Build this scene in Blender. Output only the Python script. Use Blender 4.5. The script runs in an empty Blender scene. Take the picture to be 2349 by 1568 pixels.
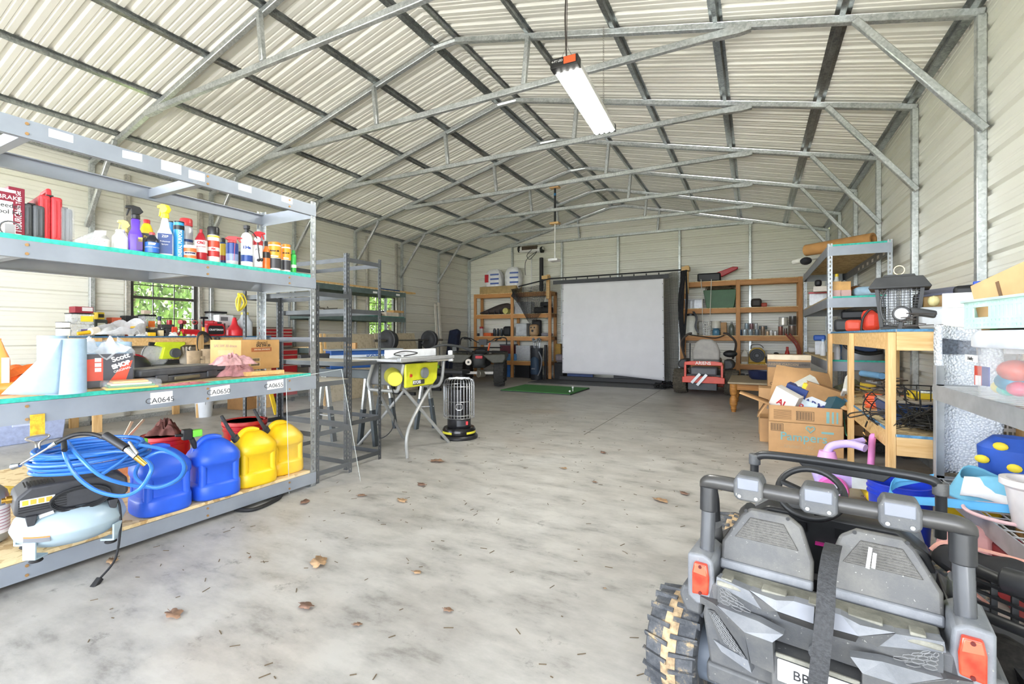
import bpy, bmesh, math, random
from mathutils import Vector as V, Matrix, Euler
R = random.Random(11)
C = bpy.context.scene.collection
PI = math.pi
# ---- camera model of the photograph (2349 x 1568), used to turn pixels plus a known plane into points
FPX, YAW, HY, ZC = 1070.87, 0.4783, 768.86, 1.1757
CY, SY = math.cos(YAW), math.sin(YAW)
def ray(px, py):
    r = (px - 1174.5) / FPX
    return V((CY * r - SY, SY * r + CY, (HY - py) / FPX))
O = V((0, 0, ZC))
def pZ(px, py, z=0.0): d = ray(px, py); return O + d * ((z - ZC) / d.z)
def pX(px, py, x): d = ray(px, py); return O + d * (x / d.x)
def pY(px, py, y): d = ray(px, py); return O + d * (y / d.y)
def pD(px, py, dep): return O + ray(px, py) * dep
def dep(p): return -SY * p[0] + CY * p[1]
def W(p, px): return px * dep(p) / FPX

# ---- materials
MC = {}
def lin(h):
    h = h.lstrip('#'); o = []
    for i in (0, 2, 4):
        c = int(h[i:i + 2], 16) / 255
        o.append(c / 12.92 if c <= .04045 else ((c + .055) / 1.055) ** 2.4)
    return (*o, 1)
def nodes(m):
    m.use_nodes = True
    nt = m.node_tree; nt.nodes.clear()
    out = nt.nodes.new('ShaderNodeOutputMaterial'); b = nt.nodes.new('ShaderNodeBsdfPrincipled')
    nt.links.new(b.outputs[0], out.inputs[0])
    return nt, b, out
def nd(nt, t, **k):
    n = nt.nodes.new('ShaderNode' + t)
    for a, v in k.items():
        if a in n.inputs: n.inputs[a].default_value = v
        else: setattr(n, a, v)
    return n
def ramp(nt, fac, stops):
    r = nt.nodes.new('ShaderNodeValToRGB'); e = r.color_ramp.elements
    while len(e) < len(stops): e.new(.5)
    for i, (p, c) in enumerate(stops): e[i].position = p; e[i].color = lin(c) if isinstance(c, str) else c
    nt.links.new(fac, r.inputs[0]); return r
def coord(nt, scale=(1, 1, 1), kind='Object'):
    t = nt.nodes.new('ShaderNodeTexCoord'); m = nt.nodes.new('ShaderNodeMapping')
    m.inputs['Scale'].default_value = scale; nt.links.new(t.outputs[kind], m.inputs[0]); return m.outputs[0]
def noise(nt, vec, scale, detail=3, rough=.55):
    n = nt.nodes.new('ShaderNodeTexNoise'); n.inputs['Scale'].default_value = scale
    n.inputs['Detail'].default_value = detail; n.inputs['Roughness'].default_value = rough
    nt.links.new(vec, n.inputs[0]); return n.outputs[0]
def bump(nt, b, h, strength, dist=.01):
    n = nt.nodes.new('ShaderNodeBump'); n.inputs['Strength'].default_value = strength; n.inputs['Distance'].default_value = dist
    nt.links.new(h, n.inputs['Height']); nt.links.new(n.outputs[0], b.inputs['Normal'])
def M(hx, r=.5, m=0., v=.07, s=9., bp=0., e=0.):
    """plain procedural surface: colour with a little noise in it"""
    k = (hx, r, m, v, s, bp, e)
    if k in MC: return MC[k]
    mt = bpy.data.materials.new('surface_' + hx.strip('#')); nt, b, _ = nodes(mt)
    c = lin(hx); d = tuple(x * (1 - 1.4 * v) for x in c[:3]) + (1,); l = tuple(min(1, x * (1 + v)) for x in c[:3]) + (1,)
    n = noise(nt, coord(nt), s)
    rp = ramp(nt, n, [(.35, d), (.65, l)]); nt.links.new(rp.outputs[0], b.inputs['Base Color'])
    b.inputs['Roughness'].default_value = r; b.inputs['Metallic'].default_value = m
    if bp: bump(nt, b, n, bp)
    if e:
        b.inputs['Emission Color'].default_value = c; b.inputs['Emission Strength'].default_value = e
    MC[k] = mt; return mt
def mclear(name, hx, alpha=.25, r=.08):
    k = (name, hx, alpha)
    if k in MC: return MC[k]
    mt = bpy.data.materials.new(name); nt, b, out = nodes(mt)
    n = noise(nt, coord(nt), 25)
    rp = ramp(nt, n, [(.3, (alpha * .85,) * 3 + (1,)), (.7, (min(1, alpha * 1.15),) * 3 + (1,))])
    b.inputs['Base Color'].default_value = lin(hx); b.inputs['Roughness'].default_value = r
    tr = nd(nt, 'BsdfTransparent'); mx = nd(nt, 'MixShader')
    nt.links.new(rp.outputs[0], mx.inputs[0]); nt.links.new(tr.outputs[0], mx.inputs[1]); nt.links.new(b.outputs[0], mx.inputs[2])
    nt.links.new(mx.outputs[0], out.inputs[0]); MC[k] = mt; return mt
def mwood(name, a, c, ax=(1, 12, 12), r=.6, s=3.):
    k = (name, ax)
    if k in MC: return MC[k]
    mt = bpy.data.materials.new(name); nt, b, _ = nodes(mt); vec = coord(nt, ax)
    n = noise(nt, vec, s, 5, .6); rp = ramp(nt, n, [(.3, a), (.7, c)])
    nt.links.new(rp.outputs[0], b.inputs['Base Color']); b.inputs['Roughness'].default_value = r; bump(nt, b, n, .15)
    MC[k] = mt; return mt
def mosb(name='osb_board', a='#b08a54', c='#e6cfa0'):
    if name in MC: return MC[name]
    mt = bpy.data.materials.new(name); nt, b, _ = nodes(mt); vec = coord(nt, (1, 1, 1))
    vo = nd(nt, 'TexVoronoi'); vo.inputs['Scale'].default_value = 26; nt.links.new(vec, vo.inputs[0])
    sp = nd(nt, 'SeparateColor'); nt.links.new(vo.outputs['Color'], sp.inputs[0])
    n = noise(nt, coord(nt, (3, 1, 1)), 30); ad = nd(nt, 'Math', operation='ADD'); nt.links.new(sp.outputs[0], ad.inputs[0]); nt.links.new(n, ad.inputs[1])
    rp = ramp(nt, ad.outputs[0], [(.35, a), (1., c)]); nt.links.new(rp.outputs[0], b.inputs['Base Color'])
    b.inputs['Roughness'].default_value = .75; MC[name] = mt; return mt
def mgalv(name, a='#8f9494', c='#c3c8c7', r=.38, met=.85):
    if name in MC: return MC[name]
    mt = bpy.data.materials.new(name); nt, b, _ = nodes(mt); vec = coord(nt)
    vo = nd(nt, 'TexVoronoi'); vo.inputs['Scale'].default_value = 60; nt.links.new(vec, vo.inputs[0])
    sp = nd(nt, 'SeparateColor'); nt.links.new(vo.outputs['Color'], sp.inputs[0])
    n = noise(nt, vec, 5); ad = nd(nt, 'Math', operation='MULTIPLY_ADD'); nt.links.new(sp.outputs[0], ad.inputs[0]); ad.inputs[1].default_value = .35
    nt.links.new(n, ad.inputs[2])
    rp = ramp(nt, ad.outputs[0], [(.4, a), (.95, c)]); nt.links.new(rp.outputs[0], b.inputs['Base Color'])
    b.inputs['Roughness'].default_value = r; b.inputs['Metallic'].default_value = met; MC[name] = mt; return mt

# ---- mesh builder
class B:
    def __init__(s): s.v = []; s.f = []
    def add(s, vs, fs):
        o = len(s.v); s.v += [tuple(x) for x in vs]; s.f += [tuple(i + o for i in q) for q in fs]; return s
    def box(s, x0, y0, z0, x1, y1, z1, m=None):
        vs = [V((x, y, z)) for x in (x0, x1) for y in (y0, y1) for z in (z0, z1)]
        if m: vs = [m @ q for q in vs]
        return s.add(vs, [(0, 1, 3, 2), (4, 6, 7, 5), (0, 4, 5, 1), (2, 3, 7, 6), (0, 2, 6, 4), (1, 5, 7, 3)])
    def cb(s, c, sx, sy, sz, rz=0, m=None):   # centred box, base at c.z
        q = Matrix.Translation(V(c)) @ (m if m else Matrix.Rotation(rz, 4, 'Z'))
        return s.box(-sx / 2, -sy / 2, 0, sx / 2, sy / 2, sz, q)
    def frame(s, a, b, up=(0, 0, 1)):
        a, b = V(a), V(b); z = (b - a).normalized(); u = V(up)
        if abs(z.dot(u)) > .98: u = V((0, 1, 0))
        x = u.cross(z).normalized(); y = z.cross(x); return a, b, x, y, z
    def bar(s, a, b, w, h, up=(0, 0, 1)):
        a, b, x, y, z = s.frame(a, b, up); vs = []
        for p in (a, b):
            for i, j in ((-1, -1), (1, -1), (1, 1), (-1, 1)): vs.append(p + x * (i * w / 2) + y * (j * h / 2))
        return s.add(vs, [(3, 2, 1, 0), (4, 5, 6, 7), (0, 1, 5, 4), (1, 2, 6, 5), (2, 3, 7, 6), (3, 0, 4, 7)])
    def ext(s, a, b, prof, up=(0, 0, 1), closed=True):   # extrude 2D profile (x side, y up) from a to b
        a, b, x, y, z = s.frame(a, b, up); n = len(prof)
        vs = [p + x * q[0] + y * q[1] for p in (a, b) for q in prof]
        fs = [(i, (i + 1) % n, n + (i + 1) % n, n + i) for i in range(n if closed else n - 1)]
        if closed: fs += [tuple(range(n - 1, -1, -1)), tuple(range(n, 2 * n))]
        return s.add(vs, fs)
    def cyl(s, a, b, r, r2=None, n=16, cap=True):
        a, b, x, y, z = s.frame(a, b); r2 = r if r2 is None else r2
        vs = [p + x * (q * math.cos(t)) + y * (q * math.sin(t)) for p, q in ((a, r), (b, r2)) for t in [2 * PI * i / n for i in range(n)]]
        fs = [(i, (i + 1) % n, n + (i + 1) % n, n + i) for i in range(n)]
        if cap: fs += [tuple(range(n - 1, -1, -1)), tuple(range(n, 2 * n))]
        return s.add(vs, fs)
    def tube(s, pts, r, n=8, closed=False, flat=1.):
        pts = [V(p) for p in pts]; N = len(pts); vs = []; px = None
        for i, p in enumerate(pts):
            a = pts[(i - 1) % N] if closed or i else p; b = pts[(i + 1) % N] if closed or i < N - 1 else p
            z = (b - a).normalized()
            if px is None:
                u = V((0, 0, 1)) if abs(z.z) < .95 else V((0, 1, 0)); px = u.cross(z).normalized()
            px = (px - z * px.dot(z)).normalized(); y = z.cross(px)
            rr = r[i] if isinstance(r, (list, tuple)) else r
            vs += [p + px * (rr * math.cos(t)) + y * (rr * flat * math.sin(t)) for t in [2 * PI * k / n for k in range(n)]]
        fs = []
        for i in range(N if closed else N - 1):
            j = (i + 1) % N
            fs += [(i * n + k, i * n + (k + 1) % n, j * n + (k + 1) % n, j * n + k) for k in range(n)]
        if not closed: fs += [tuple(range(n - 1, -1, -1)), tuple(range((N - 1) * n, N * n))]
        return s.add(vs, fs)
    def lathe(s, prof, c=(0, 0, 0), n=24, sx=1., sy=1., m=None, pw=1.):
        c = V(c); vs = []
        def se(t):
            a, b = math.cos(t), math.sin(t)
            return math.copysign(abs(a) ** pw, a), math.copysign(abs(b) ** pw, b)
        for r, z in prof:
            for i in range(n):
                ca, sa = se(2 * PI * i / n); q = V((r * ca * sx, r * sa * sy, z))
                vs.append(c + (m @ q if m else q))
        k = len(prof)
        fs = [(j * n + i, j * n + (i + 1) % n, (j + 1) * n + (i + 1) % n, (j + 1) * n + i) for j in range(k - 1) for i in range(n)]
        if prof[0][0] > 1e-5: fs.append(tuple(range(n - 1, -1, -1)))
        if prof[-1][0] > 1e-5: fs.append(tuple(range((k - 1) * n, k * n)))
        return s.add(vs, fs)
    def prism(s, poly, d0, d1, m=None):     # polygon in x,z extruded along y
        n = len(poly); vs = [V((x, d, z)) for d in (d0, d1) for x, z in poly]
        if m: vs = [m @ q for q in vs]
        return s.add(vs, [tuple(range(n)), tuple(range(2 * n - 1, n - 1, -1))] + [(i, n + i, n + (i + 1) % n, (i + 1) % n) for i in range(n)])
    def grid(s, nx, ny, fn):
        vs = [fn(i / nx, j / ny) for j in range(ny + 1) for i in range(nx + 1)]
        return s.add(vs, [(j * (nx + 1) + i, j * (nx + 1) + i + 1, (j + 1) * (nx + 1) + i + 1, (j + 1) * (nx + 1) + i) for j in range(ny) for i in range(nx)])
    def sph(s, c, rx, ry=None, rz=None, n=16, k=10, m=None):
        ry = ry or rx; rz = rz or rx
        pr = [(max(1e-6, math.sin(PI * i / k)), -math.cos(PI * i / k)) for i in range(k + 1)]
        mm = Matrix.Diagonal((rx, ry, rz)).to_4x4()
        return s.lathe(pr, c, n, m=(m @ mm if m else mm))
    def mk(s, name, mat, par=None, w=False, bev=0., sm=40, thick=0., sub=0, seg=2):
        me = bpy.data.meshes.new(name); vs = s.v
        if w and par is not None:
            inv = MW[par.name].inverted(); vs = [inv @ V(q) for q in vs]
        me.from_pydata([tuple(q) for q in vs], [], s.f)
        bm = bmesh.new(); bm.from_mesh(me); bmesh.ops.recalc_face_normals(bm, faces=bm.faces); bm.to_mesh(me); bm.free()
        if sm:
            me.shade_smooth(); me.set_sharp_from_angle(angle=math.radians(sm))
        o = bpy.data.objects.new(name, me); C.objects.link(o); me.materials.append(mat)
        if par is not None: o.parent = par
        if thick:
            q = o.modifiers.new('thickness', 'SOLIDIFY'); q.thickness = thick; q.offset = 0
        if bev:
            q = o.modifiers.new('bevel', 'BEVEL'); q.width = bev; q.segments = seg; q.limit_method = 'ANGLE'; q.angle_limit = .6
            q.harden_normals = False
        if sub:
            q = o.modifiers.new('round', 'SUBSURF'); q.levels = sub; q.render_levels = sub
        return o
MW = {}
def tag(o, label, cat, group=None, kind=None):
    if label: o['label'] = label
    if cat: o['category'] = cat
    if group: o['group'] = group
    if kind: o['kind'] = kind
    return o
def T(name, label, cat, loc=(0, 0, 0), rz=0., group=None):
    o = bpy.data.objects.new(name, None); C.objects.link(o); o.location = loc; o.rotation_euler = (0, 0, rz)
    o.empty_display_size = .05
    MW[o.name] = Matrix.Translation(V(loc)) @ Matrix.Rotation(rz, 4, 'Z')
    return tag(o, label, cat, group)
def S(b, name, mat, **k):
    o = b.mk(name, mat, **k); o['kind'] = 'structure'; return o
def dup(root, loc, rz=None, label=None):
    r = root.copy(); C.objects.link(r); r.location = loc
    if rz is not None: r.rotation_euler = (0, 0, rz)
    if label: r['label'] = label
    MW[r.name] = Matrix.Translation(V(loc)) @ Matrix.Rotation(r.rotation_euler.z, 4, 'Z')
    def kids(a, b):
        for ch in list(a.children):
            d = ch.copy(); C.objects.link(d); d.parent = b; kids(ch, d)
    kids(root, r)
    return r
FA = {}
def txt(s, size, mat, par, m, name='lettering', w=False, xs=1., bold=0.):
    """raised lettering in the local x/z plane of m, facing -y, centred"""
    cu = bpy.data.curves.new(name, 'FONT'); cu.body = s; cu.size = size; cu.align_x = 'CENTER'; cu.align_y = 'CENTER'; cu.extrude = .0006; cu.offset = bold
    t = bpy.data.objects.new('t', cu); C.objects.link(t); me = bpy.data.meshes.new_from_object(t)
    bpy.data.objects.remove(t); bpy.data.curves.remove(cu)
    q = m @ Matrix.Rotation(PI / 2, 4, 'X') @ Matrix.Diagonal((xs, 1, 1, 1))
    if w: q = MW[par.name].inverted() @ q
    me.transform(q); me.name = name; me.materials.append(mat)
    o = bpy.data.objects.new(name, me); C.objects.link(o); o.parent = par; return o
def Tm(x, y, z, rz=0., rx=0., ry=0.): return Matrix.Translation((x, y, z)) @ Euler((rx, ry, rz)).to_matrix().to_4x4()
def lerp(a, b, t): return a + (b - a) * t
def arc(c, r, a0, a1, n, ax='z', e=1.):
    o = []
    for i in range(n + 1):
        t = a0 + (a1 - a0) * i / n; x, y = r * math.cos(t), r * math.sin(t) * e
        o.append(V(c) + (V((x, y, 0)) if ax == 'z' else V((x, 0, y)) if ax == 'y' else V((0, x, y))))
    return o
def smooth(pts, k=4, closed=False):
    pts = [V(p) for p in pts]; n = len(pts); o = []
    for i in range(n if closed else n - 1):
        g = (lambda j: pts[j % n]) if closed else (lambda j: pts[max(0, min(n - 1, j))])
        a, b, c, d = g(i - 1), g(i), g(i + 1), g(i + 2)
        for q in range(k):
            t = q / k
            o.append(.5 * ((2 * b) + (c - a) * t + (2 * a - 5 * b + 4 * c - d) * t * t + (3 * b - a - 3 * c + d) * t ** 3))
    if not closed: o.append(pts[-1])
    return o
# ================= item makers =================
def spot(px0, px1, pyt, pyb=None, X=None, Y=None, D=None, z=None):
    """stand point, width and height of something seen between two pixel columns on a known plane"""
    c = (px0 + px1) / 2
    g = (lambda y: pX(c, y, X)) if X is not None else (lambda y: pY(c, y, Y)) if Y is not None else (lambda y: pD(c, y, D))
    t = g(pyt); p = g(pyb if pyb is not None else pyt)
    if z is not None: p = V((p.x, p.y, z))
    return p, W(p, px1 - px0), t.z - p.z
def face(p): return math.atan2(-p[1], -p[0]) + PI / 2
BLK, WHT, RED, YEL, BLU, GRY, ORG, GRN = '#1c1c1e', '#efefee', '#b3202a', '#f2cf2d', '#2350b4', '#8c8f92', '#ee7a1e', '#3f9a3c'
def txtc(s, size, hx, par, r, z, name='lettering', xs=1., a=0., bold=0.):
    o = txt(s, size, M(hx, .5), par, Tm(0, 0, z), name, xs=xs, bold=bold)
    for v in o.data.vertices:
        t = v.co.x / r + a; d = r + .0012 - v.co.y
        v.co.x, v.co.y = d * math.sin(t), -d * math.cos(t)
    return o
def band(par, r, z0, z1, hx, name='label', n=20, a0=0., a1=2 * PI, rough=.4):
    """wrap round label; a0..a1 measured from the front"""
    b = B(); k = n; full = a1 - a0 > 6.2
    ang = [a0 + (a1 - a0) * i / k for i in range(k + (0 if full else 1))]
    vs = [V(((r + .0008) * math.sin(t), -(r + .0008) * math.cos(t), z)) for z in (z0, z1) for t in ang]; m = len(ang)
    b.add(vs, [(i, (i + 1) % m, m + (i + 1) % m, m + i) for i in range(m if full else m - 1)])
    return b.mk(name, M(hx, rough), par)
def can(name, lab, cat, p, w, h, body, cap, caph=.16, capw=.8, kind='spray', bands=(), text=(), grp=None, metal=0., rough=.3, turn=0.):
    w *= dep(p) / math.hypot(p[0], p[1]); r = w / 2; t = T(name, lab, cat, p, face(p) + turn, grp); bh = h * (1 - caph)
    if kind == 'spray':
        pr = [(r * .93, 0), (r, .004), (r, bh * .93), (r * .9, bh * .97), (r * capw * .8, bh)]
    elif kind == 'tub':
        pr = [(r * .93, 0), (r * .97, .004), (r * .97, bh)]
    elif kind == 'cone':
        pr = [(r * .93, 0), (r, .004), (r, bh * .72), (r * .85, bh * .8), (r * .36, bh)]
    elif kind == 'bottle':
        pr = [(r * .9, 0), (r, .01), (r, bh * .62), (r * .92, bh * .74), (r * .55, bh * .9), (r * capw, bh * .95), (r * capw, bh)]
    elif kind == 'tank':
        pr = [(r * .9, 0), (r, .01), (r, bh * .78), (r * .93, bh * .87), (r * .7, bh * .95), (r * .25, bh)]
    B().lathe(pr).mk('body', M(body, rough, metal), t)
    if cap:
        cr = r * capw
        B().lathe([(cr, bh), (cr, bh + (h - bh) * .85), (cr * .9, h)]).mk('cap', M(cap, .35), t)
    for z0, z1, hx in bands: band(t, r, bh * z0, bh * z1, hx)
    for q in text:
        s, z, sz, hx = q[:4]; txtc(s, sz * w, hx, t, r, bh * z, bold=.0015 * (len(q) > 4))
    return t
def jug(name, lab, cat, p, w, h, body, cap, d=.6, bands=(), text=(), grp=None, rough=.35, mat=None, turn=0., neck=.28, sh=.68, pw=.6, capw=None):
    """squarish bottle: body lofted with rounded corners, then shoulder and neck"""
    w *= dep(p) / math.hypot(p[0], p[1]); t = T(name, lab, cat, p, face(p) + turn, grp); r = w / 2
    nk = neck * r; B().lathe([(r * .94, 0), (r, .006), (r, h * sh * .9), (r * .93, h * sh), (r * .6, h * (sh + .14)), (nk * 1.2, h * .88), (nk, h * .9), (nk, h * .94)], n=28, sy=d, pw=pw).mk('body', mat or M(body, rough), t)
    if cap: B().lathe([((capw or nk * 1.25), h * .9), ((capw or nk * 1.25), h * .985), ((capw or nk * 1.25) * .9, h)], n=18, sy=1).mk('cap', M(cap, .4), t)
    for z0, z1, x0, x1, hx in bands:
        B().box(x0 * r, -d * r - .0015, z0 * h, x1 * r, -d * r + .004, z1 * h).mk('label', M(hx, .4), t)
    for s, z, sz, hx in text: txt(s, sz * w, M(hx, .5), t, Tm(0, -d * r - .0022, z * h))
    return t
def trigger(t, r, h, hx, rot=0., tall=.07, flip=1):
    """spray trigger head standing on a neck at height h"""
    m = M(hx, .35); b = B()
    b.lathe([(r * 1.05, h), (r, h + tall * .32), (r * .7, h + tall * .36)], n=16)
    q = Matrix.Rotation(rot, 4, 'Z')
    b.prism([(-.9 * r * flip, h + tall * .34), (-1.1 * r * flip, h + tall * .72), (-2.3 * r * flip, h + tall * .74), (-2.3 * r * flip, h + tall * .9), (-.6 * r * flip, h + tall), (.9 * r * flip, h + tall * .92), (1.7 * r * flip, h + tall * .6), (.9 * r * flip, h + tall * .36)], -r * .62, r * .62, q)
    b.mk('spray_head', m, t, bev=.002)
    b = B(); b.prism([(-1.15 * r * flip, h + tall * .72), (-1.7 * r * flip, h + tall * .7), (-2.1 * r * flip, h + tall * .2), (-1.85 * r * flip, h + tall * .16)], -r * .3, r * .3, q)
    b.mk('trigger', m, t, bev=.0015)
def carton(name, lab, cat, p, sx, sy, sz, hx='#c79d68', rz=0., grp=None, tape=True, bev=.003):
    t = T(name, lab, cat, p, rz, grp)
    B().box(-sx / 2, -sy / 2, 0, sx / 2, sy / 2, sz).mk('body', M(hx, .7, v=.05, s=14), t, bev=bev)
    if tape: B().box(-sx / 2 - .0008, -.022, sz - .04, sx / 2 + .0008, .022, sz + .0008).mk('tape', M('#b98f5a', .35), t)
    return t
def cloth(name, lab, cat, p, rx, ry, h, hx, seed, grp=None, rz=0., n=34, fold=.35, wav=5.):
    """crumpled heap of cloth: a folded dome"""
    rr = random.Random(seed); ph = [rr.uniform(0, 6.28) for _ in range(8)]
    b = B()
    def fn(u, v):
        a = 2 * PI * u; q = v
        s = 1 + fold * .5 * math.sin(3 * a + ph[0]) * q + fold * .3 * math.sin(7 * a + ph[1] + 3 * q)
        z = h * (1 - q ** 2.8) * (1 + fold * .6 * math.sin(wav * a * .5 * 2 + ph[2] + 7 * q)) + h * .2 * math.sin(13 * q + 5 * a + ph[3]) * (1 - q) + h * .12 * math.sin(9 * a - 17 * q + ph[4]) * (1 - q * q)
        return V((rx * q * s * math.cos(a), ry * q * s * math.sin(a), max(.002, z)))
    b.grid(n * 2, n // 2, fn)
    o = b.mk(name, M(hx, .9, v=.2, s=30, bp=.3), sm=60); o.location = p; o.rotation_euler = (0, 0, rz)
    return tag(o, lab, cat, grp)
def post(b, x, y, z0, z1, dx, dy, w=.04, th=.0025, pitch=.038, hw=.008, hh=.02):
    """slotted angle post: corner at x,y, flanges running dx and dy"""
    for ax in (0, 1):
        d = dx if ax == 0 else dy; n = (dy if ax == 0 else dx) * th
        def bx(u0, u1, a, c):
            u0, u1 = d * u0, d * u1
            if ax == 0: b.box(min(x + u0, x + u1), min(y, y + n), a, max(x + u0, x + u1), max(y, y + n), c)
            else: b.box(min(x, x + n), min(y + u0, y + u1), a, max(x, x + n), max(y + u0, y + u1), c)
        m = w * .55
        bx(0, m - hw / 2, z0, z1); bx(m + hw / 2, w, z0, z1)
        z = z0
        while z < z1 - .02:
            bx(m - hw / 2, m + hw / 2, z, min(z + pitch - hh, z1)); z += pitch
def slot_rack(lab, x0, x1, y0, y1, H, levels, mat, grp=None, bh=.038, w=.035, boards=(), bmat=None, zb=0., bt=.012, name='steel_shelving_rack'):
    t = T(name, lab, 'shelving', ((x0 + x1) / 2, (y0 + y1) / 2, zb), 0, grp)
    for x, dx in ((x0, 1), (x1, -1)):
        for y, dy in ((y0, 1), (y1, -1)):
            b = B(); post(b, x, y, zb, H, dx, dy, w); b.mk('post', mat, t, w=True, sm=0)
    for k, z in enumerate(levels):
        for y, s in ((y0, 1), (y1, -1)): B().ext((x0 + .003, y + s * .003, z - bh / 2), (x1 - .003, y + s * .003, z - bh / 2), [(-.001, -bh / 2), (.001, -bh / 2), (.001, bh / 2), (-.001, bh / 2)]).mk('long_beam', mat, t, w=True, sm=0)
        for x, s in ((x0, 1), (x1, -1)): B().ext((x + s * .003, y0 + .003, z - bh / 2), (x + s * .003, y1 - .003, z - bh / 2), [(-.001, -bh / 2), (.001, -bh / 2), (.001, bh / 2), (-.001, bh / 2)]).mk('end_beam', mat, t, w=True, sm=0)
        if k in boards: B().box(x0 + .006, y0 + .006, z - bt, x1 - .006, y1 - .006, z + .001).mk('shelf_board', bmat, t, w=True)
    return t
# ================= building =================
XL, XR, XM, YE, YF = -7.765, 1.443, -3.161, 12.10, -0.35     # inside faces of the siding; back wall; door line
FY = [2.908 + 1.524 * i for i in range(7)]
ZE, ZA = 3.407, 4.54                                        # rafter underside heights at wall and ridge
SL = (ZA - ZE) / (-XM + XR - .03)
def roofz(x): return ZA - abs(x - XM) * SL
def mside(name, hx, dirt):
    mt = bpy.data.materials.new(name); nt, b, _ = nodes(mt)
    c = lin(hx); n = noise(nt, coord(nt, (1, 1, 1)), 1.3, 4)
    rp = ramp(nt, n, [(.3, tuple(x * (1 - dirt) for x in c[:3]) + (1,)), (.7, c)])
    nt.links.new(rp.outputs[0], b.inputs['Base Color']); b.inputs['Roughness'].default_value = .36
    b.inputs['Specular IOR Level'].default_value = .45
    return mt
SIDE = mside('painted_steel_siding', '#dddcd1', .05)
ROOF = mside('painted_steel_roofing', '#e4e2d8', .05)
GALV = mgalv('galvanised_steel', '#a3a8a8', '#d3d7d6', .38, .7); GALVD = mgalv('dark_galvanised_steel', '#7d8282', '#b0b5b3', .3, .85)
def ribs(length, pitch=.2286, mn=.007):
    """panel profile (t, height): a tall rib every pitch, two low ones between"""
    o = [(0, 0)]; t = pitch / 2
    while t < length - .05:
        o += [(t - .032, 0), (t - .014, .026), (t + .014, .026), (t + .032, 0)]
        for q in (t + pitch * .38, t + pitch * .62):
            if q < length - .02: o += [(q - .012, 0), (q - .005, mn), (q + .005, mn), (q + .012, 0)]
        t += pitch
    return o + [(length, 0)]
def panel(fn, length, a, b):
    """fn(t, h, u): position; u in (a,b)"""
    pr = ribs(length); bb = B(); n = len(pr)
    bb.add([fn(t, h, u) for u in (a, b) for t, h in pr], [(i, i + 1, n + i + 1, n + i) for i in range(n - 1)]); return bb
def wall_side(xs, sgn, holes):
    """side wall with the ribs running along Y, cut round the windows"""
    bb = B(); pr = ribs(ZE + .16, mn=.003)
    ys = sorted({YF, YE} | {y for h in holes for y in h[:2]})
    for y0, y1 in zip(ys, ys[1:]):
        cut = [h for h in holes if h[0] <= y0 + 1e-4 and h[1] >= y1 - 1e-4]
        runs = [(0, ZE + .16)]
        if cut: runs = [(0, cut[0][2]), (cut[0][3], ZE + .16)]
        for z0, z1 in runs:
            q = [(z0, 0)] + [p for p in pr if z0 < p[0] < z1] + [(z1, 0)]; n = len(q)
            bb.add([V((xs + sgn * h, y, t)) for y in (y0, y1) for t, h in q], [(i, i + 1, n + i + 1, n + i) for i in range(n - 1)])
    return bb
WIN = [(3.36, 4.20, 1.13, 2.08), (7.90, 8.74, 1.13, 2.10)]
S(wall_side(XL, -1, WIN), 'wall_left', SIDE, sm=0)
S(wall_side(XR, 1, []), 'wall_right', SIDE, sm=0)
# back wall: ribs along X, cut to the gable
bb = B(); pr = ribs(ZA + .12, mn=.004); n = len(pr)
def half(z): return min(XR - XM, max(0.02, (ZA + .105 - z) / SL))
vs = []
for sgn in (-1, 1):
    for t, h in pr: vs.append(V((XM + sgn * half(t), YE + h, t)))
bb.add(vs, [(i, i + 1, n + i + 1, n + i) for i in range(n - 1)])
S(bb, 'wall_back', SIDE, sm=0)
# front wall round the open roll-up doorway behind the camera
b = B(); b.prism([(XL, 0), (XL + .35, 0), (XL + .35, 2.95), (XR - .12, 2.95), (XR - .12, 0), (XR, 0), (XR, ZE + .12), (XM, ZA + .12), (XL, ZE + .12)], YF - .06, YF - .01)
S(b, 'wall_front', SIDE, sm=0)
# roof: ribs run from ridge to eave
ZR = .057 + .032
bb = B(); pr = ribs(YE + .25 - YF); n = len(pr)
for sgn in (-1, 1):
    xe = (XL - .12 if sgn < 0 else XR + .12)
    vs = [V((x, YE + .25 - t, roofz(x) + ZR + h)) for x in (XM, xe) for t, h in pr]
    bb.add(vs, [(i, i + 1, n + i + 1, n + i) for i in range(n - 1)])
S(bb, 'ceiling', ROOF, sm=0)
# floor slab
fm = bpy.data.materials.new('stained_concrete'); nt, b, _ = nodes(fm)
v1 = coord(nt); n1 = noise(nt, v1, .9, 6, .62); n2 = noise(nt, coord(nt, (1, 2.2, 1)), 3.1, 7, .7); n3 = noise(nt, v1, 38, 3, .6)
r1 = ramp(nt, n1, [(.28, '#a9a5a0'), (.5, '#bfbdb9'), (.72, '#cccbc9')])
r2 = ramp(nt, n2, [(.30, '#77726a'), (.44, '#d2d1ce'), (.6, '#f3f2ef')])
mx = nd(nt, 'Mix', data_type='RGBA', blend_type='MULTIPLY'); mx.inputs[0].default_value = .7
nt.links.new(r1.outputs[0], mx.inputs[6]); nt.links.new(r2.outputs[0], mx.inputs[7])
n4 = noise(nt, v1, 6.5, 8, .75); r4 = ramp(nt, n4, [(.30, '#6a655e'), (.40, '#ffffff')])
mx2 = nd(nt, 'Mix', data_type='RGBA', blend_type='MULTIPLY'); mx2.inputs[0].default_value = .62
nt.links.new(mx.outputs[2], mx2.inputs[6]); nt.links.new(r4.outputs[0], mx2.inputs[7])
n5 = noise(nt, v1, .55, 3, .5); r5 = ramp(nt, n5, [(.60, '#ffffff'), (.74, '#dcb78f')])
mx3 = nd(nt, 'Mix', data_type='RGBA', blend_type='MULTIPLY'); mx3.inputs[0].default_value = .4
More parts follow.
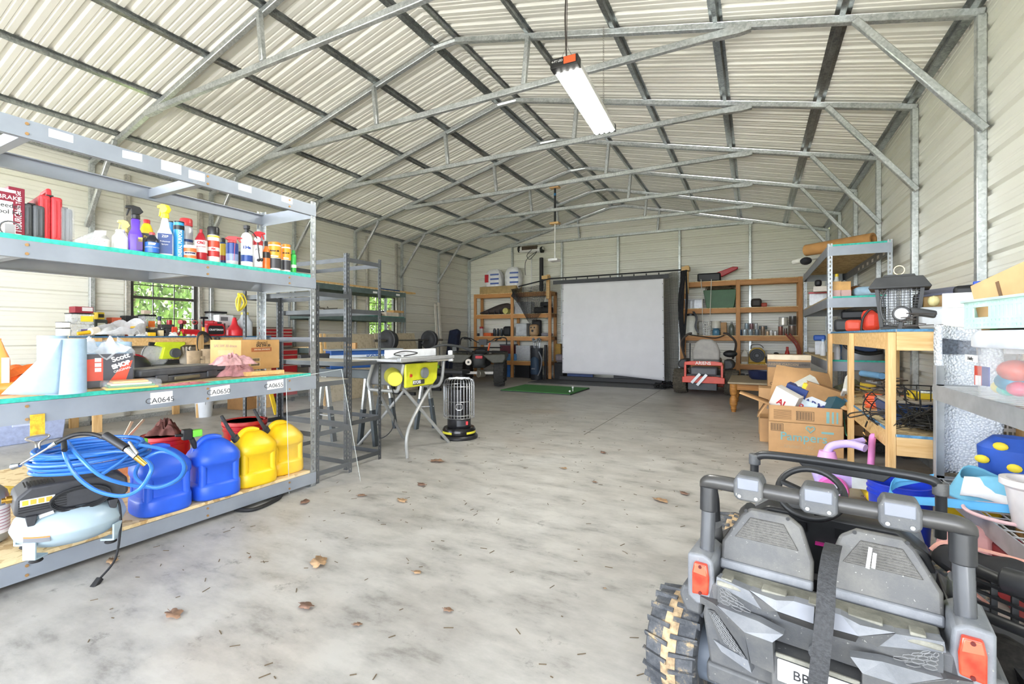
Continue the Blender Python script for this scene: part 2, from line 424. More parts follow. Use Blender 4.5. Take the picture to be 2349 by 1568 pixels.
nt.links.new(mx2.outputs[2], mx3.inputs[6]); nt.links.new(r5.outputs[0], mx3.inputs[7])
nt.links.new(mx3.outputs[2], b.inputs['Base Color'])
rr = ramp(nt, n2, [(.3, (.35,) * 3 + (1,)), (.7, (.62,) * 3 + (1,))]); nt.links.new(rr.outputs[0], b.inputs['Roughness'])
bump(nt, b, n3, .12, .004)
S(B().box(XL - .1, YF, -.12, XR + .1, YE + .15, 0), 'floor', fm, sm=0)
# saw-cut joints in the slab
JM = M('#6f6a60', .9)
S(B().box(-1.79, 5.3, -.01, -1.782, YE, .0012), 'trim_floor_joint', JM, sm=0)
S(B().box(XL - 6, -22, -.2, XR + 12, YF, -.02), 'floor_outside_drive', M('#d2d1cd', .8, v=.1, s=2), sm=0)
S(B().box(-70, -60, -.5, 60, 70, -.22), 'ground_lawn', M('#7d8a52', .9, v=.25, s=2), sm=0)
# base rails and corner trims
S(B().box(XL, YF, 0, XL + .057, YE, .057), 'baseboard_left', GALV, sm=0)
S(B().box(XR - .057, YF, 0, XR, YE, .057), 'baseboard_right', GALV, sm=0)
S(B().box(XL, YE - .057, 0, XR, YE, .057), 'baseboard_back', GALV, sm=0)
# portal frames
NM = ['the frame by the doorway, its ridge out of the picture', 'second frame in from the doorway, beside the shop light', 'third frame in from the doorway',
      'fourth frame in from the doorway', 'third frame out from the back wall', 'second frame out from the back wall', 'end frame against the back wall, above the screen']
t2 = .057
for i, y in enumerate(FY):
    fr = T('steel_portal_frame', 'galvanised square tube roof frame, ' + NM[i], 'frame', (XM, y, 0), 0, 'steel portal frames of the building'); fr['kind'] = 'structure'
    hw = XR - XM
    for sg in (-1, 1):
        B().box(sg * (hw - t2), -t2 / 2, 0, sg * (hw - .0), t2 / 2, ZE + .02).mk('post', GALV, fr, bev=.006, seg=1)
        # rafter with the bend near the ridge
        a = V((sg * .14, 0, ZA - .14 * SL + .028)); e = V((sg * (hw - .01), 0, ZE + .028))
        b2 = B().bar(a, e, t2, t2, (0, 0, 1)); b2.mk('rafter', GALV, fr, bev=.006, seg=1)
        if i < 6:
            B().bar((sg * (hw - .76), -.05, roofz(XM + hw - .76) + .0), (sg * (hw - .02), -.05, 2.60), .05, .05, (0, 1, 0)).mk('knee_brace', GALV, fr, bev=.006, seg=1)
        B().bar((sg * 1.07, -.035, roofz(XM + 1.1) + .02), (sg * 1.02, -.035, 3.80), .05, .05, (0, 1, 0)).mk('web_strut', GALV, fr, bev=.006, seg=1)
        B().prism([(sg * 2.86, 3.795), (sg * 3.14, 3.80), (sg * 3.14, 3.735), (sg * 3.05, 3.725), (sg * 2.86, 3.735)], -.055, -.0).mk('tie_end_plate', GALV, fr, sm=0)
    B().tube([(-.15, 0, ZA - .14 * SL + .028), (-.06, 0, ZA - .005), (.06, 0, ZA - .005), (.15, 0, ZA - .14 * SL + .028)], .036, 8).mk('ridge_bend', GALV, fr)
    B().bar((-2.95, -.028, 3.77), (2.95, -.028, 3.77), .05, .062).mk('tie_beam', GALV, fr, bev=.006, seg=1)
# hat-section purlins along the building
hat = [(-.055, .032), (-.022, .032), (-.018, 0), (.018, 0), (.022, .032), (.055, .032), (.055, .03), (.024, .03), (.02, -.002), (-.02, -.002), (-.024, .03), (-.055, .03)]
PNM = ['the ridge', 'upper', 'middle', 'lower', 'lowest']
for sg, off in ((-1, (.16, 1.05, 1.97, 2.89, 3.84, 4.53)), (1, (.13, 1.05, 1.96, 2.86, 3.77, 4.53))):
    for k, d in enumerate(off):
        x = XM + sg * d; z = roofz(x) + .058
        side = ('slope over the tool shelves', 'slope over the bug zapper')[sg > 0]
        th = ('next to the ridge', 'second from the ridge', 'third from the ridge', 'fourth from the ridge', 'fifth from the ridge', 'running along the eave')[k]
        o = B().ext((x, YF, z), (x, YE, z), hat, (sg * SL, 0, 1)).mk('purlin', GALVD, sm=0)
        tag(o, 'dark galvanised roof purlin ' + th + ', ' + side, 'purlin', 'hat section purlins under the roofing')
        o['kind'] = 'structure'
# end wall studs
for x, nm in zip((-6.24, -4.70, -3.14, -1.62, -.08), ('behind the paper packs', 'behind the patio heater', 'rising over the white screen', 'rising by the screen net', 'behind the right timber rack')):
    z1 = 3.76 if abs(x - XM) < 3 else roofz(x)
    tag(B().box(x - .028, YE - .075, .057, x + .028, YE - .018, z1).mk('wall_stud', GALV, bev=.005, seg=1), 'galvanised end wall stud ' + nm, 'stud', 'studs of the back wall', 'structure')
for x in (XL + .02, XR - .02): S(B().box(x - .05, YE - .05, 0, x + .05, YE, ZE), 'trim_back_corner', GALV, sm=0)
# windows in the left wall
WF = M('#3c3a37', .45); WJ = mgalv('window_jamb_steel', '#9a9890', '#c9c5ba', .45, .6)
for k, (y0, y1, z0, z1) in enumerate(WIN):
    w = T('window_%d' % (k + 1), None, None, (XL, (y0 + y1) / 2, z0)); w['kind'] = 'structure'
    h, ww = z1 - z0, (y1 - y0) / 2
    b = B()
    for yy in (-ww, ww): b.box(-.05, yy - .022, 0, .012, yy + .022, h)
    b.box(-.05, -ww, -.02, .012, ww, .03); b.box(-.05, -ww, h - .03, .012, ww, h + .01); b.box(-.04, -ww, h * .62 - .02, .0, ww, h * .62 + .02)
    b.mk('window_frame', WF, w, sm=0)
    b = B()
    for yy in (-ww / 3, ww / 3): b.box(-.036, yy - .006, 0, -.022, yy + .006, h)
    for zz in (h * .31, h * .81): b.box(-.036, -ww, zz - .006, -.022, ww, zz + .006)
    b.mk('muntin_grid', WF, w, sm=0)
    B().box(-.031, -ww, 0, -.027, ww, h).mk('pane', mclear('window_glass', '#dfe8ee', .06, .02), w, sm=0)
    b = B()
    for yy in (-ww - .06, ww + .06): b.box(.0, yy - .03, -z0 + .06, .057, yy + .03, ZE - z0)
    b.mk('jamb_post', WJ, w, bev=.005, seg=1)
    B().box(0, -ww - .03, -.075, .057, ww + .03, -.02).mk('window_sill', WJ, w, sm=0)
# trees seen through the windows
LF = [M('#6f8a45', .7, v=.3), M('#8a9a58', .7, v=.3)]
for k, (x, y, h) in enumerate(((-13.3, 5.7, 5.4), (-13.9, 7.7, 6.2), (-13.2, 14.5, 5.0), (-16, 17.8, 6.5), (-17.5, 6.8, 6.), (-18, 12.5, 7))):
    t = T('tree', ('small yellow green tree close outside the window', 'spring green tree beyond the workbench window', 'pale green tree seen through the far window',
        'tall tree behind the far window', 'thin leaved tree further back outside the workbench window', 'tall thin tree standing between the two window views')[k], 'tree', (x, y, -.25), 0, 'trees outside the windows')
    b = B(); b.tube([(0, 0, 0), (.08, .05, h * .4), (0, .1, h * .8)], [.12, .09, .03], 8)
    for j in range(14):
        a = R.uniform(0, 6.28); z = R.uniform(.15, .8) * h; l = R.uniform(.6, 1.5)
        b.tube([(0, 0, z), (l * .5 * math.cos(a), l * .5 * math.sin(a), z + l * .4), (l * math.cos(a), l * math.sin(a), z + l * .9)], [.035, .022, .008], 5)
    b.mk('trunk', M('#6e6258', .8), t)
    b = B()
    for j in range(4200):
        a = R.uniform(0, 6.28); rr_ = 1.5 * math.sqrt(R.random()); z = h * R.uniform(.12, .98); rr_ *= (1.1 - abs(z / h - .5))
        c = V((rr_ * math.cos(a), rr_ * math.sin(a), z)); q = Euler((R.uniform(0, 6), R.uniform(0, 6), 0)).to_matrix(); s_ = R.uniform(.045, .10)
        b.add([c + q @ V(p) * s_ for p in ((-1, -.5, 0), (1, -.5, 0), (1, .5, 0), (-1, .5, 0))], [(0, 1, 2, 3)])
    b.mk('foliage', LF[k % 2], t, sm=0)
# ================= grey rack of supplies on the left =================
GREYP = M('#959ca6', .42, .25, v=.05, s=6); OSB = mosb(); TEAL = M('#39b7a4', .7, v=.15, s=40)
GREYG = mgalv('slotted_post_steel', '#8a8f92', '#b9bdbf', .4, .7)
rk = T('steel_shelving_rack', 'tall grey steel rack with teal edged boards holding the spray cans and fuel jugs', 'shelving', (-3.37, 1.3, 0))
FX, BXk, RY, LY = -3.045, -3.70, 2.54, .06
for x, dx in ((FX, -1), (BXk, 1)):
    for y, dy in ((RY, -1), (LY, 1)):
        b = B(); post(b, x, y, .006, 2.215, dx, dy, .05, .003, .05, .009, .026); b.mk('post', GREYG, rk, w=True, sm=0)
        B().box(x + min(0, dx * .07) + .01 * dx, y + min(.0, dy * .07) + .005, 0, x + max(0, dx * .07) + .01 * dx, y + max(.0, dy * .07) + .005, .006).mk('foot_plate', GREYG, rk, w=True)
LV = [(.027, .112, .131), (.760, .862, .884), (1.540, 1.622, 1.645), (2.105, 2.192, None)]
for z0, z1, zt in LV:
    for x, s in ((FX, 1), (BXk, -1)):
        b = B().box(x - .004, LY, z0, x + .004, RY - .004, z1); b.box(x - .03 if s > 0 else x, LY, z1 - .006, x if s > 0 else x + .03, RY - .004, z1 - .001); b.box(x - .025 if s > 0 else x, LY, z0, x if s > 0 else x + .025, RY - .004, z0 + .004)
        o = b.mk('beam', GREYP, rk, w=True, sm=0)
    for y in (LY + .003, RY - .008): B().box(BXk, y, z0 - .01, FX, y + .005, z1).mk('end_beam', GREYP, rk, w=True, sm=0)
    for y in (.9, 1.7): B().box(BXk, y, z0 + .02, FX, y + .04, z1 - .01).mk('cross_tie', GREYP, rk, w=True, sm=0)
    if zt:
        B().box(BXk + .005, LY + .01, z1, FX - .008, RY - .05, zt).mk('shelf_board', OSB, rk, w=True)
        if z0 > .5: B().box(FX - .010, LY + .01, z1 + .001, FX - .002, RY - .05, zt + .001).mk('painted_edge', TEAL, rk, w=True)
# paper stickers and shipping labels on the beams
STK = M('#f1f1ef', .6, v=.02)
def sticker(x0, y0, x1, y1, par=rk, xx=FX + .0048, nm='sticker'):
    ps = [pX(a, b, xx) for a, b in ((x0, y0[0]), (x1, y1[0]), (x1, y1[1]), (x0, y0[1]))]
    return B().add([tuple(p) for p in ps] + [(p.x - .0008, p.y, p.z) for p in ps], [(0, 1, 2, 3), (7, 6, 5, 4), (0, 4, 5, 1), (1, 5, 6, 2), (2, 6, 7, 3), (3, 7, 4, 0)]).mk(nm, STK, par, w=True, sm=0)
for a in ((112, (294, 313), 168, (311, 328)), (281, (344, 361), 326, (354, 371)), (370, (366, 388), 416, (378, 401)), (433, (389, 408), 470, (399, 417)), (547, (420, 434), 577, (428, 443)), (646, (448, 461), 671, (455, 469))): sticker(*a)
for (a, s) in (((345, (901, 928), 396, (896, 921)), 'CA0645'), ((483, (889, 909), 527, (882, 902)), 'CA0650'), ((613, (875, 894), 650, (869, 888)), 'CA0655')):
    sticker(*a, nm='shipping_label')
    p = pX((a[0] + a[2]) / 2 - 3, (a[1][1] + a[3][1]) / 2 - 7, FX + .006); txt(s, .042, M('#55565a', .6), rk, Tm(p.x, p.y, p.z, PI / 2), 'label_print', w=True, xs=1.05)
for z0, z1, zt in LV:
    for y in (.9, 1.72, 2.3):
        for dz in (.02, z1 - z0 - .02): B().cyl((FX + .003, y, z0 + dz), (FX + .009, y, z0 + dz), .007, n=10).mk('bolt', M('#b08a5c', .5, .5), rk, w=True)
# ---- top loaded shelf: tools cases and chemicals
Z3 = 1.646; XA, XB = -3.13, -3.24
gS = 'spray bottles and cans on the upper rack shelf'
def sp(x0, x1, yt, X=XA, z=Z3): return spot(x0, x1, yt, X=X, z=z)
MAR = '#7d1f33'
p, w, h = sp(-40, 25, 428)
t = T('kit_box', 'white and maroon boxed brake bleeder kit at the cut off end of the upper shelf', 'box', p, PI / 2)
B().box(-w / 2, 0, 0, w / 2, .09, h).mk('carton', M('#ecebea', .5), t, bev=.002)
B().box(-w / 2, -.0012, h * .74, w / 2, .002, h * .93).mk('label', M(MAR, .5), t)
B().box(w / 2 - .012, -.0014, 0, w / 2 + .001, .09, h * .93).mk('side_stripe', M(MAR, .5), t)
txt('BRAKE', .028, M(WHT), t, Tm(w * .32, -.0016, h * .82)); txt('Bleeder\nTool Kit', .03, M('#333338'), t, Tm(w * .26, -.0016, h * .58))
B().tube(arc((w * .33, -.002, h * .16), .035, 0, 5, 14, 'y'), .003).mk('picture', M('#55585c'), t); B().box(w * .2, -.0018, h * .04, w * .46, -.0003, h * .26).mk('photo_panel', M('#9b9c9f'), t)
p, w, h = sp(25, 52, 430, XA)
t = T('tool_set_box', 'narrow maroon boxed brake tool set standing on edge beside the kit box', 'box', p, PI / 2)
B().box(-w / 2, 0, 0, w / 2, .25, h).mk('carton', M(MAR, .45), t, bev=.002)
txt('PITTSBURGH', .034, M(WHT), t, Tm(w * .1, -.0012, h * .25, 0, 0, -PI / 2), xs=.72); txt('Brake Tool Set', .024, M(WHT), t, Tm(w * .1, -.0012, h * .7, 0, 0, -PI / 2), xs=.75)
def case(lab, a, hx, hnd=False, X=XA, cat='case', d=.24):
    p, w, h = sp(*a, X=X); t = T('tool_case', lab, cat, p, PI / 2 - .12)
    for k, s in enumerate((-1, 1)):
        b = B(); b.box(min(0, s * w * .48), 0, 0, max(0, s * w * .48), d, h)
        b.mk('shell', M(hx, .5, v=.1, s=60, bp=.1), t, bev=.012, seg=3)
        for q in (.18, .34): b2 = B().box(s * w * q - .004, -.003, .02, s * w * q + .004, d, h - .02); b2.mk('rib', M(hx, .5), t, bev=.002)
    if hnd:
        b = B().tube([(0, d * .2, h), (0, d * .22, h + .035), (0, d * .7, h + .035), (0, d * .75, h)], .011, 8); b.mk('handle', M(hx, .5), t)
    for q in (.1, .85): B().box(-.014, d * q, h - .002, .014, d * q + .03, h + .009).mk('latch', M(BLK, .4), t, bev=.002)
    return t
case('dark grey moulded tool case standing on edge by the maroon box', (54, 97, 468), '#4a4d50')
case('red moulded tool case with handle, tallest case on the upper shelf', (97, 138, 449), '#c3343a', True)
t = case('grey moulded case wrapped in clear film beside the red case', (138, 164, 477), '#56595d')
p, w, h = sp(137, 165, 476, X=-3.125)
B().box(-w / 2 - .003, -.006, .0, w / 2 + .003, .2, h + .003).mk('film_wrap', mclear('clear_film', '#dfe3e8', .22), t, bev=.01)
p, w, h = sp(168, 238, 522)
t = T('blister_pack', 'clear clamshell pack leaning on the shelf with a printed white card', 'pack', p, PI / 2)
mm = Tm(0, 0, 0, 0, 0, .42)
b = B(); b.prism([(-w * .42, .0), (w * .42, .0), (w * .45, h * .95), (w * .2, h * .9), (-w * .38, h * .25)], -.004, .055); b.mk('bubble', mclear('clear_plastic', '#e9edf0', .3), t, bev=.008)
B().prism([(w * .02, .004), (w * .40, .004), (w * .46, h * .98), (w * .15, h * .9)], -.008, -.005).mk('card', M('#e4e0e4', .5), t)
for k in range(6): B().box(w * (.08 + k * .01), -.0092, h * (.2 + k * .1), w * (.32 + k * .01), -.008, h * (.225 + k * .1)).mk('print', M('#a9a5ab'), t)
can('chemical_can', 'small silver can with a yellow cap beside the clamshell pack', 'can', *sp(226, 252, 536), '#b9b9b4', '#e8c93a', .1, .32, 'cone', [(.05, .68, '#d9d7d2')], [('OIL', .5, .16, '#8a3030')], grp=gS, metal=.4)
jug('chemical_jug', 'round shouldered white jug between the silver can and purple bottle', 'jug', *sp(256, 296, 527, -3.16), '#eceeee', '#dfe2e2', .9, [(.12, .55, -.5, .7, '#dcdde4')], grp=gS, pw=.9, neck=.45)
t = can('spray_bottle', 'white spray bottle with yellow head behind the purple bottle', 'bottle', *sp(276, 296, 530, XB), '#f1efe6', None, .02, .4, 'bottle', grp=gS)
p, w, h = sp(276, 296, 530, XB); trigger(t, w * .28, h * .95, '#f0dc8c', .2)
p, w, h = sp(294, 328, 500)
t = jug('spray_bottle', 'purple spray bottle with black trigger head', 'bottle', p, w, h * 1.05, '#5b38b0', None, .62, [(.08, .38, .1, .95, '#4a2a78'), (.3, .42, .35, .95, '#e4cf4b')], grp=gS, sh=.52, neck=.55); trigger(t, w * .24, h * .97, BLK, .15, .075)
jug('weed_killer_bottle', 'yellow bottle with red cap behind the purple spray bottle', 'bottle', *sp(320, 353, 504, XB), '#f0cc2f', '#c0292c', .8, [(.1, .62, -.9, .9, '#1d1a18')], [('Pro', .52, .3, YEL)], grp=gS, neck=.4, sh=.72)
can('additive_bottle', 'dark bottle with blue swirled label and red cap, shortest of its cluster', 'bottle', *sp(332, 366, 533, -3.1), '#22242c', '#b2484c', .12, .42, 'bottle', [(.06, .6, '#2b62b8'), (.3, .36, '#dfe6f2')], [('HEET', .5, .2, '#f4f4f4', 1)], grp=gS)
p, w, h = sp(359, 398, 494)
t = jug('spray_bottle', 'white and blue professional sprayer bottle with yellow head', 'bottle', p, w, h, '#dfe5ec', None, .8, [(.06, .54, -.86, .86, '#23407f')], [('ZEP', .47, .24, WHT), ('Professional', .35, .12, WHT), ('Sprayer', .28, .13, WHT)], grp=gS, sh=.55, neck=.34)
trigger(t, w * .2, h * .93, '#f2d52f', -.9, .085)
can('grease_cartridge', 'blue cartridge standing hidden behind the professional sprayer', 'cartridge', *sp(384, 402, 508, XB), '#2d8fd0', BLK, .03, 1, 'tub', grp=gS)
t = can('grease_cartridge', 'blue general purpose grease cartridge with black lid', 'cartridge', *sp(397, 423, 508), '#2f97d8', BLK, .04, 1.0, 'tub', [(.8, .92, '#18181a')], grp=gS)
p, w, h = sp(397, 423, 508); o = txt('GENERAL PURPOSE', w * .36, M(WHT), t, Tm(w * .12, -w * .52, h * .36, 0, 0, -PI / 2), xs=.82)
can('spray_can', 'silver grey spray can with red domed cap behind the small white tub', 'can', *sp(411, 443, 502, XB), '#c9cdd3', '#c23438', .17, .95, 'spray', [(.55, .62, '#2c4a86')], grp=gS, metal=.3)
can('grease_tub', 'small white and orange tub in front of the cans', 'tub', *sp(421, 451, 563, -3.1), '#e8e6e2', '#f2f1ee', .18, 1., 'tub', [(.08, .32, '#e2703a'), (.62, .95, '#e2703a')], [('RED N TACKY', .5, .13, '#2b2f55', 1)], grp=gS)
can('spray_can', 'red and white brake cleaner can with narrow red nozzle', 'can', *sp(446, 476, 526), '#a8202c', '#b32a33', .11, .24, 'cone', [(.3, .72, '#dcd9d6')], [('CRC', .63, .3, '#a8202c', 1), ('brakleen', .5, .2, '#a8202c')], grp=gS)
can('spray_can', 'white and red spray can with tall black cap', 'can', *sp(475, 504, 521), '#e7e4e0', BLK, .22, .98, 'spray', [(.9, .96, '#e9c83d'), (.55, .78, '#c8472f'), (.22, .42, '#b8302c')], [('FIX', .48, .22, '#b8302c', 1)], grp=gS)
can('spray_can', 'yellow and blue can half hidden behind the red capped can', 'can', *sp(503, 521, 546, XB), '#37588f', BLK, .14, .6, 'spray', [(.45, .92, '#e2c53a'), (.25, .45, '#a5343a')], grp=gS)
t = can('lubricant_can', 'blue and silver lubricant can with red straw cap', 'can', *sp(518, 547, 556), '#c6cad2', None, .02, .5, 'spray', [(.5, .97, '#1f3f86'), (.2, .5, '#7f8fb8')], grp=gS, metal=.3)
p, w, h = sp(518, 547, 556); trigger(t, w * .3, h * .98, '#c8474c', .1, .045, -1); B().cyl((w * .12, -w * .52, h * .2), (w * .2, -w * .52, h * 1.02), .0015, n=6).mk('straw', M('#d85a5a'), t)
can('spray_can', 'dark can standing behind the lubricant can', 'can', *sp(543, 554, 571, XB), '#2c2f38', '#dadada', .12, .5, 'spray', grp=gS)
p, w, h = sp(552, 580, 532)
t = can('refrigerant_bottle', 'white refrigerant cylinder with black valve and hose', 'bottle', p, w, h, '#eff1f2', None, .01, .3, 'tank', [(.16, .34, '#27478f'), (.36, .37, '#7fb0c8')], [('134a', .55, .34, '#2b4b98', 1)], grp=gS)
b = B(); b.cyl((0, 0, h * .98), (0, 0, h * 1.08), w * .14, n=12); b.cyl((0, 0, h * 1.08), (0, 0, h * 1.18), w * .24, n=12); b.mk('valve', M(BLK, .4), t, bev=.001)
b = B(); b.tube(smooth([(.01, -.005, h * 1.05), (.035, -.02, h * .99), (.05, -.03, h * .9), (.062, -.04, h * .82)], 4), .004); b.mk('hose', M(BLK, .4), t)
p2, w2, h2 = sp(580, 603, 550)
t = can('spray_can', 'white and red can with red trigger and hanging hose gauge', 'can', p2, w2, h2, '#e6e4e2', None, .02, .5, 'spray', [(.82, .98, '#b42a30'), (.0, .06, '#b42a30')], [('A/C', .66, .3, '#333338')], grp=gS)
trigger(t, w2 * .28, h2 * .98, '#d43038', .3, .065, -1)
b = B(); b.cyl((-.002, -w2 * .6, h2 * .97), (-.002, -w2 * .78, h2 * .97), .02, n=18); b.mk('gauge', M('#e9e9e9', .3), t)
b = B(); b.tube(smooth([(-.002, -w2 * .66, h2 * .93), (.004, -w2 * .7, h2 * .6), (.012, -w2 * .6, h2 * .3)], 5), .004); b.sph((.004, -w2 * .62, h2 * .28), .011, n=10, k=6); b.sph((.024, -w2 * .62, h2 * .3), .011, n=10, k=6); b.mk('hose', M(BLK, .4), t)
can('polish_bottle', 'narrow orange bottle with black cap', 'bottle', *sp(601, 620, 553), '#e8742a', BLK, .18, .45, 'bottle', [(.5, .75, '#2a2320')], grp=gS)
for (x0, x1, yt), l in (((614, 645, 556), 'orange lidded tub of cleaning wipes, wider of the pair'), ((645, 667, 561), 'second orange lidded wipes tub, next to the green can')):
    can('wipes_tub', l, 'tub', *sp(x0, x1, yt), '#efefec', '#ee8a22', .1, .95, 'tub', [(.1, .48, '#3b3a3e'), (.5, .95, '#f0a02a')], [('Armor All', .76, .17, '#2a2420', 1), ('Cleaning', .56, .16, WHT, 1)], grp=gS)
can('spray_can', 'slim green can at the post end of the shelf', 'can', *sp(666, 680, 574), '#35b04a', '#2c9c40', .16, .6, 'spray', [(.3, .45, '#e6f0e2')], grp=gS)
# ---- middle shelf
Z2 = .886
def q2(x0, x1, yt, yb, z=Z2):
    p = pZ((x0 + x1) / 2, yb, z); t = pD((x0 + x1) / 2, yt, dep(p)); return p, W(p, x1 - x0), t.z - p.z
p, w, h = q2(-40, 28, 778, 905)
t = jug('cleaner_jug', 'translucent orange cleaner jug cut off by the picture edge', 'jug', p, w * .9, h * 1.08, '#f59a4a', None, .75, [(.2, .62, .3, .9, '#ece8ea')], sh=.62, neck=.3, mat=M('#f4994e', .25))
p = V((-3.50, .86, Z2))
bag = T('tool_bag', 'olive tool bag behind the orange straps', 'bag', p, PI / 2 - .3)
b = B(); b.lathe([(.15, 0), (.16, .03), (.155, .1), (.12, .13), (.03, .14)], n=24, sy=.55, pw=.7); b.mk('body', M('#8a8342', .8, v=.15, bp=.2), bag)
B().box(.06, -.09, .1, .075, -.075, .13).mk('clip', M('#d8d8d4'), bag, bev=.002)
p = V((-3.32, 1.02, Z2))
t = T('ratchet_strap', 'bundle of orange ratchet strap webbing beside the orange jug', 'strap', p, PI / 2)
ST = M('#ee7426', .7, v=.1, s=40, bp=.2)
def strip(pts, w, th, mat, par, name='webbing', up=(0, 0, 1), ww=False, wv=None):
    """flat band of webbing: pts centre line, wv across direction"""
    b = B(); pts = [V(q) for q in pts]; n = len(pts); vs = []
    for i, q in enumerate(pts):
        z = (pts[min(i + 1, n - 1)] - pts[max(i - 1, 0)]).normalized()
        a = V(wv).normalized() if wv else V(up).cross(z).normalized()
        c = z.cross(a).normalized()
        vs += [q + a * w / 2 + c * th / 2, q - a * w / 2 + c * th / 2, q - a * w / 2 - c * th / 2, q + a * w / 2 - c * th / 2]
    fs = [(i * 4 + k, i * 4 + (k + 1) % 4, i * 4 + 4 + (k + 1) % 4, i * 4 + 4 + k) for i in range(n - 1) for k in range(4)] + [(3, 2, 1, 0), tuple(range(4 * n - 4, 4 * n))]
    b.add(vs, fs); return b.mk(name, mat, par, w=ww)
for k in range(3): strip(arc((.0 - .03 * k, .02 * k, .055 + .02 * k), .052 - .007 * k, .3, 5.9, 18, 'y'), .045, .004, ST, t, wv=(0, 1, .25))
strip(smooth([(-.10, -.01, .06), (.02, .0, .085), (.10, .02, .10), (.16, .06, .125)], 4), .045, .004, ST, t, wv=(0, .6, .8)); strip(smooth([(-.12, -.03, .09), (-.03, .01, .12), (.1, .03, .13), (.15, .06, .12)], 4), .045, .004, ST, t, wv=(0, .6, .8))
B().cyl((-.02, -.06, .05), (.03, -.05, .05), .018, n=12).mk('ratchet', M('#8d8f92', .3, .8), t)
p = pZ(45, 902, Z2)
t = T('work_light', 'orange barrelled hand light lying on the shelf, grey lens', 'light', p, PI / 2)
B().cyl((-.1, .02, .03), (.01, -.02, .03), .03, .033, n=20).mk('barrel', M('#ee8a3a', .4), t); B().cyl((.01, -.02, .03), (.016, -.022, .03), .029, n=20).mk('lens', M('#77797d', .2), t)
B().tube(smooth([(.02, .0, .05), (.06, .0, .045), (.075, .0, .01)], 5), .008).mk('cord', M('#b9bcc2', .2), t)
p = V((-3.5, 1.16, Z2))
b = B(); b.lathe([(.17, 0), (.18, .02), (.15, .07), (.06, .1)], n=24, sy=.6, pw=.8); o = b.mk('tool_roll', M('#20222a', .7, v=.2, bp=.3)); o.location = p; tag(o, 'black soft tool roll lying behind the blue paper roll', 'bag')
# paper towel roll and its loose sheet
p, w, h = q2(116, 187, 776, 902); PAP = M('#a9c4dc', .9, v=.03, s=40, bp=.05)
t = T('paper_towel_roll', 'big blue shop paper roll standing with its loose end flapping', 'paper roll', p, face(p))
B().lathe([(.02, 0), (w / 2, 0), (w / 2, h), (.02, h), (.02, 0)], n=32).mk('roll', PAP, t, bev=.003)
b = B(); r = w / 2
def fl(u, v):
    a = -PI / 2 - .35 + .2 * v; x0, y0 = r * math.cos(a) * 1.01, r * math.sin(a) * 1.01
    ln = (.012 + .19 * (1 - v) ** 1.0) * u
    return V((x0 - ln * .92, y0 - ln * .14 - .016 * math.sin(u * 3) , h * (.012 + .97 * v) - .01 * u * (1 - v) + .03 * u * (1 - v)))
b.grid(10, 14, fl); b.mk('loose_sheet', PAP, t, thick=.0012)
p, w, h = q2(180, 285, 778, 893); p += V((-.07, .05, 0))
t = T('paper_towel_pack', 'torn film pack of blue shop towels with red and black print', 'pack', p, PI / 2 - .32)
for a in (-1, 1):
    for c in (0, 1):
        B().lathe([(.02, 0), (w * .235, 0), (w * .235, h * .93), (.02, h * .93), (.02, 0)], c=(a * w * .245, .09 + .17 * c, .003), n=24).mk('roll', PAP, t)
b = B(); b.box(-w / 2, -.012, 0, w / 2, .36, h * .72); b.mk('film_wrap', mclear('pack_film', '#e3e8ee', .18), t, bev=.03, seg=3)
b = B()
def cr(u, v):
    a = 2 * PI * u; q = v
    return V(((w * .52 - .05 * q) * (1 - .25 * q) * max(-1, min(1, 1.3 * math.cos(a))), .17 + (.19 - .05 * q) * max(-1, min(1, 1.3 * math.sin(a))), h * .7 + .26 * h * q + .022 * math.sin(5 * a + 2 * q) + .012 * math.sin(13 * a)))
b.grid(60, 7, cr); b.mk('torn_film', mclear('torn_film', '#eef2f7', .32), t, thick=.0008)
PR = -.0135
B().box(-w * .47, PR, h * .03, w * .46, PR + .003, h * .70).mk('printed_panel', M('#3c3d47', .3), t, sm=0)
B().prism([(-w * .44, h * .16), (-w * .06, h * .16), (-w * .06, h * .62), (-w * .44, h * .58)], PR - .001, PR + .001).mk('printed_patch', M('#dd4526', .3), t, sm=0)
B().prism([(-.02 * w, h * .04), (w * .3, h * .04), (w * .455, h * .56), (w * .30, h * .50)], PR - .001, PR + .001).mk('printed_patch', M('#dd4526', .3), t, sm=0)
txt('Scott', .038, M(WHT), t, Tm(w * .24, PR - .003, h * .62, 0, 0, -.35), bold=.001); txt('SHOP', .032, M('#f2f2f2'), t, Tm(w * .25, PR - .003, h * .47, 0, 0, -.35), bold=.002); txt('ORIGINAL', .017, M(WHT), t, Tm(w * .27, PR - .003, h * .37, 0, 0, -.35))
for k in range(3): B().box(-w * .2, PR - .002, h * (.34 + .1 * k), -w * .09, PR, h * (.42 + .1 * k)).mk('printed_picture', M('#e9e9ea', .3), t, sm=0)
txt('6', .03, M(WHT), t, Tm(-w * .43, PR - .003, h * .08))
p, w, h = q2(106, 124, 775, 885); p += V((-.06, .03, 0))
o = B().lathe([(.02, 0), (.065, 0), (.065, h * 1.05), (.02, h * 1.05), (.02, 0)], n=24).mk('paper_towel_roll', PAP); o.location = p; tag(o, 'blue paper roll half hidden behind the standing roll', 'paper roll')
p, w, h = q2(250, 355, 864, 890)
t = T('sponge_pack', 'flat pack of yellow and tan sponges in clear film', 'pack', p, PI / 2 - .25)
for k, (hx, z) in enumerate((('#e6c23c', .0), ('#4e8a52', .012), ('#e3cfae', .022), ('#eab066', .034))): B().box(-w * (.46 - .04 * k), -.05, z, w * (.44 - .06 * k), .07, z + .011).mk('sponge', M(hx, .8), t, bev=.004)
